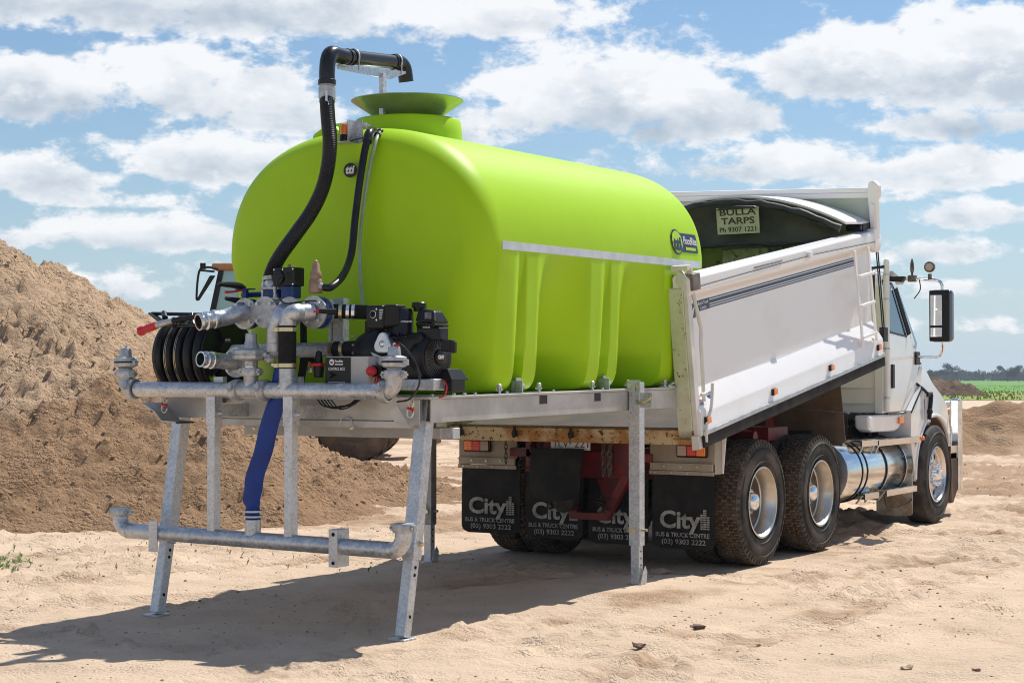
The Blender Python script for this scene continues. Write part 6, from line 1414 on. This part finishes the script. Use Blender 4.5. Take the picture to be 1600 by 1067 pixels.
# silver muffler plate
b = MB(); mu = pp(600, 537, YE-.16); K = 20; outl = []
for k in range(K):
    a = 2*PI*k/K; r = .062*(1+.13*math.cos(3*(a-PI/2))); outl.append((mu.x+r*math.cos(a), mu.z+r*math.sin(a)*1.05))
b.prism(outl, 'y', mu.y-.02, mu.y+.03); ms = b.build('starter_plate', mat('zinc_blue_plate', (.42, .50, .56), (.62, .66, .68), 8, .25, .7), skid, bevel=.01, seg=3)
MB().lathe([(0, .022), (.006, .018), (.01, .008), (.012, 0)], (mu.x, mu.y-.02, mu.z), (0, -1, 0), 16).build('plate_boss', POLI, ms)
b = MB(); b.prism([(mu.x-.10, mu.z-.05), (mu.x+.05, mu.z-.10), (mu.x+.09, mu.z-.10), (mu.x+.09, mu.z-.12), (mu.x-.04, mu.z-.13)], 'y', mu.y, mu.y+.12); b.build('plate_tray', GALV, ms)
MB().lathe([(0, .018), (.02, .016), (.022, 0)], pp(602, 571, YE-.12), (-.4, -1, 0), 10).build('drain_plug', GOLDZ, skid)
a = pp(693, 531, YE-.04); b = MB(); b.box(a.x-.02, a.x+.06, a.y, a.y+.04, a.z-.07, a.z); b.box(a.x+.055, a.x+.085, a.y-.01, a.y+.02, a.z-.08, a.z-.01); b.build('key_switch', BLACKP, skid, bevel=.006)
for k in range(8): MB().tube(smoothpath([pp(600+k*4, 520+3*(k % 3), YE-.13), pp(606+k*4, 528, YE-.17), pp(612+k*3, 522+4*(k % 2), YE-.12)]), .006, 6).build('fuel_line', POLYP, skid)
# steel engine base, battery box
a = pp(640, 592, YE-.10); c = pp(678, 610, YE-.10); MB().box(a.x-.45, c.x, YE-.10, YE+.2, c.z, a.z).build('engine_base', GALV, skid, bevel=.008)
a = pp(680, 576, YE+.02); c = pp(706, 612, YE+.02)
b = MB(); b.box(a.x, c.x, YE+.02, YE+.17, c.z, a.z-.06); bt = b.build('battery_box', BLACKP, skid, bevel=.008)
b = MB(); b.hull8([(a.x-.02, YE, a.z-.07), (c.x+.015, YE, a.z-.07), (c.x+.015, YE+.19, a.z-.07), (a.x-.02, YE+.19, a.z-.07), (a.x+.0, YE+.02, a.z), (c.x-.03, YE+.02, a.z), (c.x-.03, YE+.17, a.z), (a.x, YE+.17, a.z)]); b.build('battery_lid', BLACKP, bt, bevel=.008)
MB().tube(smoothpath([(a.x+.08, YE, a.z-.07), (a.x+.105, YE-.01, a.z-.11), (a.x+.09, YE-.01, a.z-.16), (a.x+.05, YE-.01, a.z-.175)]), .005, 6).build('battery_lead', RED, bt)

# ---- hose reel at left
rc = at(352, 556, y=-4.62); RR = .255
rx1 = rc.x+.02; rx0 = at(268, 555, y=-4.62).x+.12
reel = bpy.data.objects.new('hose_reel', None); C.objects.link(reel); reel.parent = skid; reel.location = Vector((rx1, -4.62, rc.z-.0))-skid.location
for x in (rx0-.05, rx1): 
    MB().lathe([(-.006, .05), (-.006, RR), (.004, RR+.004), (.008, RR), (.006, .05)], (x, -4.62, rc.z), (1, 0, 0), 44).build('reel_disc', BLACKM, reel)
nw = 5
for k in range(nw):
    x = rx0-.02+(rx1-rx0+.0)*k/(nw-.6); R_ = RR-.02-.0*k
    b = MB(); b.tube([(x, -4.62+R_*math.cos(a), rc.z+R_*math.sin(a)) for a in [2*PI*j/40 for j in range(42)]], .033, 12, False); hk = b.build('hose_coil', HOSE, reel)
    if k in (1, 2):
        b = MB()
        for dx in (-.006, .006): b.tube([(x+dx, -4.62+(R_+.0330)*math.cos(a), rc.z+(R_+.0330)*math.sin(a)) for a in [2*PI*j/40 for j in range(42)]], .0018, 4, False)
        b.build('hose_stripe', GOLDZ, hk)
b = MB(); b.cyl((rx0, -4.62, rc.z), (rx1+.05, -4.62, rc.z), .06, n=18); b.cyl((rx1, -4.62, rc.z), (rx1+.04, -4.62, rc.z), .12, n=28); b.build('reel_hub', BLACKM, reel)
b = MB()
for a0 in range(4):
    a = a0*PI/2+.6; b.bar((rx1+.012, -4.62+.05*math.cos(a), rc.z+.05*math.sin(a)), (rx1+.012, -4.62+RR*.95*math.cos(a), rc.z+RR*.95*math.sin(a)), .012, .05, up=(1, 0, 0))
b.build('reel_spoke', BLACKM, reel)
b = MB(); K = 14; A0, A1 = math.radians(215), math.radians(305); ro, ri_ = RR*.93, RR*.72
b.add([(rx1+.0095, -4.62-r*math.cos(a)*-1, rc.z+r*math.sin(a)) for r in (ro, ri_) for a in [A0+(A1-A0)*k/K for k in range(K+1)]], [(k, k+1, K+2+k, K+1+k) for k in range(K)]); b.build('reel_label', LABEL, reel, smooth=False)
b = MB(); b.box(rx0-.1, rx1+.08, -4.80, -4.76, 1.455, 1.49); b.bar((rx1+.03, -4.78, 1.48), (rx1+.03, -4.62, rc.z), .03, .06); b.bar((rx0-.07, -4.78, 1.48), (rx0-.07, -4.62, rc.z), .03, .06); b.build('reel_frame', BLACKM, reel)
# hose guide and nozzle
g0 = at(237, 490, y=-4.82); g1 = at(300, 492, y=-4.82); b = MB(); b.tube([g0, g1+Vector((.1, 0, 0))], .012, 8); h0 = at(258, 509, y=-4.90); b.tube([h0, at(320, 508, y=-4.9)], .012, 8); b.bar(g0, at(262, 510, y=-4.90), .012, .05, up=(0, 1, 0)); b.tube([at(300, 490, y=-4.82), at(302, 510, y=-4.9)], .012, 8); b.tube([at(256, 489, y=-4.82), at(258, 497, y=-4.86)], .02, 8)
b.build('hose_guide', BLACKM, skid)
n0 = at(219, 518, y=-4.95); n1 = at(245, 508, y=-4.95); n2 = at(270, 501, y=-4.95); n3 = at(306, 495, y=-4.88)
nz = MB().tube([n0, n0+(n1-n0)*.15, n0+(n1-n0)*.3, n0+(n1-n0)*.45, n0+(n1-n0)*.8, n1], [.032, .033, .024, .028, .026, .024], 18).build('hose_nozzle', RED, skid)
MB().lathe([(-.002, .026), (-.001, 0)], n0, n0-n1, 18).build('nozzle_mouth', BLACKP, nz)
MB().tube([n1, n1+(n2-n1)*.6, n2], [.022, .020, .018], 14).build('nozzle_ferrule', CAST, nz)
MB().tube([n2, n3, n3+Vector((.12, .02, 0))], .017, 12).build('nozzle_hose', HOSE, nz)
d_ = (n3-n0).normalized(); 
for t in (.62, .75): MB().lathe([(-.006, .018), (-.005, .036), (.005, .036), (.006, .018)], n0+(n3-n0)*t, d_, 20).build('nozzle_ring', BLACKM, nz)

# ================================================================== WHEEL LOADER far behind
LD = 33.0
def G(u, v, D=LD): return gp((u-800)/FPX*D, D, 1.564+(592-v)/FPX*D)
lo = root('wheel_loader', gp((440-800)/FPX*LD, LD), 'yellow wheel loader parked behind the sand pile, mostly hidden by the tank', 'wheel loader')
Lx = cR; Ly = cF
def TLd(p):   # loader frame: x along image right, y away, z up, origin under cab
    p = Vector(p); return gp((400-800)/FPX*LD, LD)+Lx*p.x+Ly*p.y+Vector((0, 0, p.z))
LB = lambda: MB(TLd)
LTY = mat('muddy_loader_tyre', (.16, .11, .07), (.07, .052, .04), 3, .9, bump=.3, bscale=20)
for (x, y) in ((2.05, -1.0), (2.05, 1.0), (-1.15, -1.0), (-1.15, 1.0)):
    w = bpy.data.objects.new('wheel', None); C.objects.link(w); w.parent = lo; w.location = TLd((x, y, .75))-lo.location
    b = LB(); b.lathe([(-.28, .40), (-.30, .6), (-.24, .74), (0, .76), (.24, .74), (.30, .6), (.28, .40)], (x, y, .75), (0, 1, 0), 40); b.build('tyre', LTY, w)
    b = LB()
    for k in range(22):
        for s_ in (-1, 1):
            a = 2*PI*(k+.25*s_)/22; da = .05
            vs = []
            for (yy, aa) in ((.02, 0), (.27, .16)):
                for q in (-da, da): vs += [(x+.74*math.cos(a+aa+q), y+s_*yy, .75+.74*math.sin(a+aa+q)), (x+.80*math.cos(a+aa+q), y+s_*yy, .75+.80*math.sin(a+aa+q))]
            b.add(vs, [(0, 1, 3, 2), (4, 6, 7, 5), (1, 5, 7, 3), (0, 4, 5, 1), (2, 3, 7, 6)])
    b.build('tread', LTY, w, kind='stuff')
    b = LB(); b.lathe([(-.29, .41), (-.2, .38), (-.1, .2), (-.14, 0)], (x, y, .75), (0, 1, 0), 28); b.build('rim', BROWN, w)
b = LB(); b.prism([(-2.2, .75), (3.3, .75), (3.4, 1.9), (1.2, 2.0), (1.0, 1.5), (-.6, 1.4), (-2.2, 1.2)], 'y', -.65, .65); b.build('body', YELLOW, lo, bevel=.06)
b = LB(); b.box(-.75, 1.3, -.75, .75, 3.62, 3.76); b.build('cab_roof', TAN, lo, bevel=.05)
b = LB()
b.hull8([(-1.02, -.72, 1.7), (-.90, -.72, 1.7), (-.90, -.64, 1.7), (-1.02, -.64, 1.7), (-.62, -.70, 3.62), (-.52, -.70, 3.62), (-.52, -.62, 3.62), (-.62, -.62, 3.62)])
b.hull8([(-.25, -.72, 1.7), (.0, -.72, 1.7), (.0, -.64, 1.7), (-.25, -.64, 1.7), (-.22, -.70, 3.62), (-.08, -.70, 3.62), (-.08, -.62, 3.62), (-.22, -.62, 3.62)])
b.box(1.1, 1.25, -.7, -.6, 1.5, 3.62); b.box(-.9, 1.25, -.7, .7, 1.35, 1.75); b.box(-.1, .3, -.3, .3, 1.7, 2.9)
b.build('cab_frame', BLACKP, lo)
LG = mat('pale_teal_glass', (.30, .46, .44), None, rough=.08, metal=.3)
b = LB(); b.hull8([(-.98, -.68, 1.7), (-.25, -.68, 1.7), (-.25, -.66, 1.7), (-.98, -.66, 1.7), (-.60, -.66, 3.6), (-.22, -.66, 3.6), (-.22, -.64, 3.6), (-.60, -.64, 3.6)]); b.build('window', LG, lo)
b = LB(); b.hull8([(-1.0, -.66, 1.7), (-.98, -.66, 1.7), (-.98, .66, 1.7), (-1.0, .66, 1.7), (-.62, -.64, 3.6), (-.60, -.64, 3.6), (-.60, .64, 3.6), (-.62, .64, 3.6)]); b.build('window', LG, lo)
b = LB(); b.tube(smoothpath([(-.6, -.85, 3.63), (-.78, -.95, 3.66), (-.93, -1.0, 3.58), (-.98, -1.0, 3.1), (-.95, -1.0, 3.03)]), .022, 8); b.tube([(-.93, -1.0, 3.6), (-.66, -.9, 3.58)], .02, 8); ma = b.build('mirror_arm', BLACKP, lo)
b = LB(); b.hull8([(-.99, -1.03, 3.02), (-.93, -1.03, 3.02), (-.93, -.97, 3.02), (-.99, -.97, 3.02), (-.73, -1.03, 3.50), (-.62, -1.03, 3.50), (-.62, -.97, 3.50), (-.73, -.97, 3.50)]); b.build('mirror', BLACKP, ma, bevel=.02)
b = LB(); b.box(-.92, -.82, -.98, -.92, 3.62, 3.74); b.build('lamp', BLACKP, lo)
b = LB(); b.tube([(-1.0, .0, 1.6), (-1.7, .0, 2.55), (-2.1, .0, 2.2), (-2.9, 0, .5)], .16, 12); b.build('loader_arm', YELLOW, lo)
b = LB(); b.prism([(-2.8, .15), (-3.6, .05), (-3.4, .3), (-3.0, .5), (-3.1, 1.0), (-2.8, 1.1)], 'y', -1.3, 1.3); b.build('bucket', YELLOW, lo)

# ================================================================== small stuff on the ground
def rock_mesh(seed, sub=1):
    bm = bmesh.new(); bmesh.ops.create_icosphere(bm, subdivisions=sub, radius=1); r = random.Random(seed)
    for v in bm.verts: v.co = Vector((v.co.x*r.uniform(.6, 1.2), v.co.y*r.uniform(.6, 1.2), v.co.z*r.uniform(.45, .8)))
    bm.verts.index_update(); vs = np.array([v.co[:] for v in bm.verts]); fs = np.array([[v.index for v in f.verts] for f in bm.faces]); bm.free(); return vs, fs
rocks = [rock_mesh(i) for i in range(6)]
def scatter(name, pts, m, label, cat):
    V = []; Fc = []; b = 0; rnd = np.random.RandomState(5)
    for (x, y, z, s) in pts:
        vs, fs = rocks[rnd.randint(6)]; a = rnd.uniform(0, 6.28); c, s_ = math.cos(a), math.sin(a)
        w = vs*s*rnd.uniform(.7, 1.3, 3); V.append(np.stack([w[:, 0]*c-w[:, 1]*s_+x, w[:, 0]*s_+w[:, 1]*c+y, w[:, 2]+z], -1)); Fc.append(fs+b); b += len(vs)
    V = np.concatenate(V); Fc = np.concatenate(Fc)
    me = bpy.data.meshes.new(name); me.vertices.add(len(V)); me.vertices.foreach_set('co', V.astype(np.float32).ravel())
    me.loops.add(len(Fc)*3); me.loops.foreach_set('vertex_index', Fc.astype(np.int32).ravel()); me.polygons.add(len(Fc))
    me.polygons.foreach_set('loop_start', np.arange(len(Fc), dtype=np.int32)*3); me.polygons.foreach_set('loop_total', np.full(len(Fc), 3, np.int32)); me.update(calc_edges=True)
    me.materials.append(m); o = bpy.data.objects.new(name, me); C.objects.link(o); return tag(o, label, cat, kind='stuff')
rnd = np.random.RandomState(12)
n = 15000; D = 7.5+28*rnd.rand(n)**1.6; r = (rnd.rand(n)*2-1)*D*.36
X = CAM.x+r*cR.x+D*cF.x; Y = CAM.y+r*cR.y+D*cF.y; keep = (fbm(X, Y, .8, 3, 41)+rnd.rand(n)*.5 > .22); X, Y, D = X[keep], Y[keep], D[keep]
Z = ground_h(X, Y); sz = .0025+.010*rnd.rand(len(X))**4; sz = sz*(1+(D-8)*.05)
CLOD = mat('crumbled_sand_clods', (.48, .36, .25), (.26, .175, .11), 3, .95, bump=.5, bscale=90)
scatter('clods', list(zip(X, Y, Z, sz)), CLOD, 'small crumbled sand clods strewn over the ground', 'clods')
n = 13000; r = -.2-15*rnd.rand(n); D = 16.8+9*rnd.rand(n); hz, _ = big_pile(r, D); k = hz > .03; r, D, hz = r[k], D[k], hz[k]
X = CAM.x+r*cR.x+D*cF.x; Y = CAM.y+r*cR.y+D*cF.y
scatter('pile_clods', list(zip(X, Y, hz, (.007+.030*rnd.rand(len(X))**5))), mat('pile_clod_sand', (.48, .335, .22), (.34, .22, .135), 3, .95, bump=.5, bscale=60), 'loose damp clods lying on the slope of the sand pile', 'clods')
# sprouting weeds
WEED = mat('weed_leaf_green', (.12, .22, .03), (.24, .28, .08), 8, .6)
def weeds():
    vs = []; fs = []
    def sprout(p, h, n, sp):
        for k in range(n):
            a = rnd.uniform(0, 6.28); L_ = h*rnd.uniform(.5, 1.1); w = L_*.085; d = Vector((math.cos(a), math.sin(a), 0)); s_ = Vector((-d.y, d.x, 0))*w; b = len(vs)
            tip = p+d*L_*sp+Vector((0, 0, L_*rnd.uniform(.5, 1))); md = p+d*L_*sp*.4+Vector((0, 0, L_*.55))
            vs.extend([tuple(p), tuple(md+s_), tuple(tip), tuple(md-s_)]); fs.append((b, b+1, b+2, b+3))
    def put(u, v, h, n=6, sp=.6):
        q = at(u, v, z=0); q.z = float(ground_h(np.array([q.x]), np.array([q.y]))[0])-.005; sprout(q, h, n, sp)
    for i in range(70): put(rnd.normal(22, 20), rnd.normal(880, 6), .03+.035*rnd.rand(), 9, .9)
    for i in range(260): put(rnd.uniform(-30, 640), 838+60*rnd.rand()**1.6, .015+.03*rnd.rand()**2, 4, .6)
    for i in range(34): put(rnd.uniform(0, 640), rnd.uniform(848, 905), .035+.05*rnd.rand(), 5, .45)
    for i in range(60): put(rnd.uniform(480, 720), rnd.uniform(755, 835), .02+.035*rnd.rand(), 5, .8)
    for i in range(25): put(rnd.uniform(700, 1500), rnd.uniform(860, 1060), .012+.014*rnd.rand(), 4, .8)
    me = bpy.data.meshes.new('weeds'); me.from_pydata(vs, [], fs); me.materials.append(WEED); o = bpy.data.objects.new('weeds', me); C.objects.link(o)
    tag(o, 'thin green weeds sprouting from the sand in front of the pile', 'weeds', kind='stuff')
weeds()
# dry curled leaves / lumps lying in the foreground
LEAF = mat('dry_brown_leaf', (.10, .045, .025), (.17, .09, .05), 20, .7)
leaf0 = None
leafspots = [(1092, 982, .05, 'dark curled dry leaf on the bright sand below the truck tyres', None), (1000, 1013, .055, 'flat brown dry leaf at the lower middle of the sand', None), (1085, 979, .03, 'small brown leaf scrap touching the dark curled leaf', None),
             (1185, 1004, .02, 'small dark crumb on the bare sand right of the leaves', None), (1527, 1047, .03, 'dark lump of soil at the lower right corner', None), (1416, 1045, .04, 'grey pebble low in the frame, left of the corner lump', None)]
for i, (u, v, s, lab, _) in enumerate(leafspots):
    q = at(u, v, z=0); q.z = float(ground_h(np.array([q.x]), np.array([q.y]))[0])+s*.12; rr = random.Random(i)
    b = MB(); K = 9; ctr = (q.x, q.y, q.z+s*.1)
    ringv = [(q.x+s*math.cos(2*PI*k/K)*rr.uniform(.5, 1.1), q.y+s*math.sin(2*PI*k/K)*rr.uniform(.5, 1.1), q.z+s*rr.uniform(0, .45)) for k in range(K)]
    low = [(q.x+(a-q.x)*.8, q.y+(c-q.y)*.8, q.z-s*.12) for a, c, d in ringv]
    b.add([ctr]+ringv+low, [(0, 1+k, 1+(k+1) % K) for k in range(K)]+[(1+k, 1+K+k, 1+K+(k+1) % K, 1+(k+1) % K) for k in range(K)]+[tuple(range(1+K, 1+2*K))])
    isl = 'leaf' in lab; o = b.build('dry_leaf' if isl else 'pebble', LEAF if isl else CLOD, None, smooth=False); tag(o, lab, 'leaf' if isl else 'pebble')

# ================================================================== trees on the horizon
BARK = mat('far_bark', (.06, .05, .045), (.10, .085, .07), 3, .9)
TLEAF = mat('gum_tree_foliage', (.022, .040, .032), (.040, .065, .045), .25, .9, spec=.1)
def leafcloud(b, c, rad, n, rr, leaf):
    for i in range(n):
        while True:
            p = Vector((rr.uniform(-1, 1), rr.uniform(-1, 1), rr.uniform(-1, 1)))
            if p.length < 1: break
        p = Vector(c)+Vector((p.x*rad[0], p.y*rad[1], p.z*rad[2])); a = Vector((rr.gauss(0, 1), rr.gauss(0, 1), rr.gauss(0, 1))).normalized(); t = a.orthogonal().normalized(); s_ = a.cross(t); L_ = leaf*rr.uniform(.6, 1.4)
        b.add([p-t*L_, p+s_*L_*.5, p+t*L_, p-s_*L_*.5], [(0, 1, 2, 3)])
def ftree(u, vtop, w, D, seed, label, lumps=9, lean=0, vbase=596):
    rr = random.Random(seed); base = gp((u-800)/FPX*D, D); h = 1.564+(591-vtop)/FPX*D; W = w/FPX*D
    t = root('gum_tree', base, label, 'tree', 'trees along the far side of the field')
    b = MB(); b.tube(smoothpath([base, base+Vector((lean*.3, 0, h*.35)), base+Vector((lean, 0, h*.8))]), [.022*h*(1-.7*i/12) for i in range(13)][:13], 7) 
    for k in range(4): a = rr.uniform(0, 6.28); b.tube([base+Vector((lean*.3, 0, h*.35)), base+cR*W*.3*math.cos(a)+Vector((0, 0, h*rr.uniform(.5, .8)))], [.012*h, .004*h], 5)
    b.build('trunk', BARK, t)
    b = MB()
    for k in range(lumps):
        q = rr.uniform(.38, .88); x = rr.uniform(-.5, .5)*W*(1.15-q*.55)+lean*q; c = base+cR*x+cF*rr.uniform(-.3, .3)*W+Vector((0, 0, h*q-.06*h)); s_ = h*rr.uniform(.13, .21)
        leafcloud(b, c, (s_*1.25, s_*1.25, s_*.75), 170, rr, h*.026)
    b.build('crown', TLEAF, t, smooth=False, fixn=False)
ftree(1481, 566, 44, 620, 1, 'tallest lone gum tree above the soil mound', 13)
ftree(1470, 575, 12, 640, 2, 'small slender gum tree just left of the tallest one', 5)
ftree(1452, 571, 16, 600, 3, 'gum tree whose crown peeps out beside the cab hood', 6)
ftree(1574, 570, 42, 610, 4, 'broad dark gum tree at right, second from the frame edge', 14)
ftree(1592, 568, 34, 600, 5, 'gum tree at the right edge of the frame', 12)
ftree(1612, 571, 34, 600, 6, 'gum tree cut by the right frame edge', 12)
ftree(1500, 583, 22, 660, 7, 'low bushy gum tree right of the tallest one', 6)
def treeline():
    rr = random.Random(9); b = MB()
    for k in range(150):
        u = rr.uniform(1380, 1760); D = rr.uniform(760, 860); h = 1.564+(592-rr.uniform(583.5, 589))/FPX*D+1; c = gp((u-800)/FPX*D, D, h*.5)
        leafcloud(b, c, (h*.8, h*.8, h*.52), 150, rr, h*.14)
    for k in range(260):
        u = rr.uniform(-2500, 1380) if k % 2 else rr.uniform(1760, 3600); D = rr.uniform(760, 860); h = rr.uniform(3, 6); c = gp((u-800)/FPX*D, D, h*.5); leafcloud(b, c, (h*1.6, h*.8, h*.52), 24, rr, h*.18)
    o = b.build('far_wood', TLEAF, None, smooth=False, fixn=False); tag(o, 'distant line of blue-green trees along the horizon', 'wood', kind='stuff')
treeline()
# air: light haze that only shows on the far trees
b = MB(); b.box(-1500, 1500, -600, 1550, -1.3, 14); hz = b.build('haze', mat('haze_air', (1, 1, 1)), None, smooth=False); hz['kind'] = 'stuff'
hm = bpy.data.materials['haze_air']; nt = hm.node_tree; nt.nodes.remove(nt.nodes['Principled BSDF']); pv = nd(nt, 'ShaderNodeVolumePrincipled'); pv.inputs['Density'].default_value = .00030; pv.inputs['Color'].default_value = (.78, .88, 1, 1); pv.inputs['Anisotropy'].default_value = .2
lk(nt, pv.outputs[0], nt.nodes['Material Output'].inputs['Volume'])
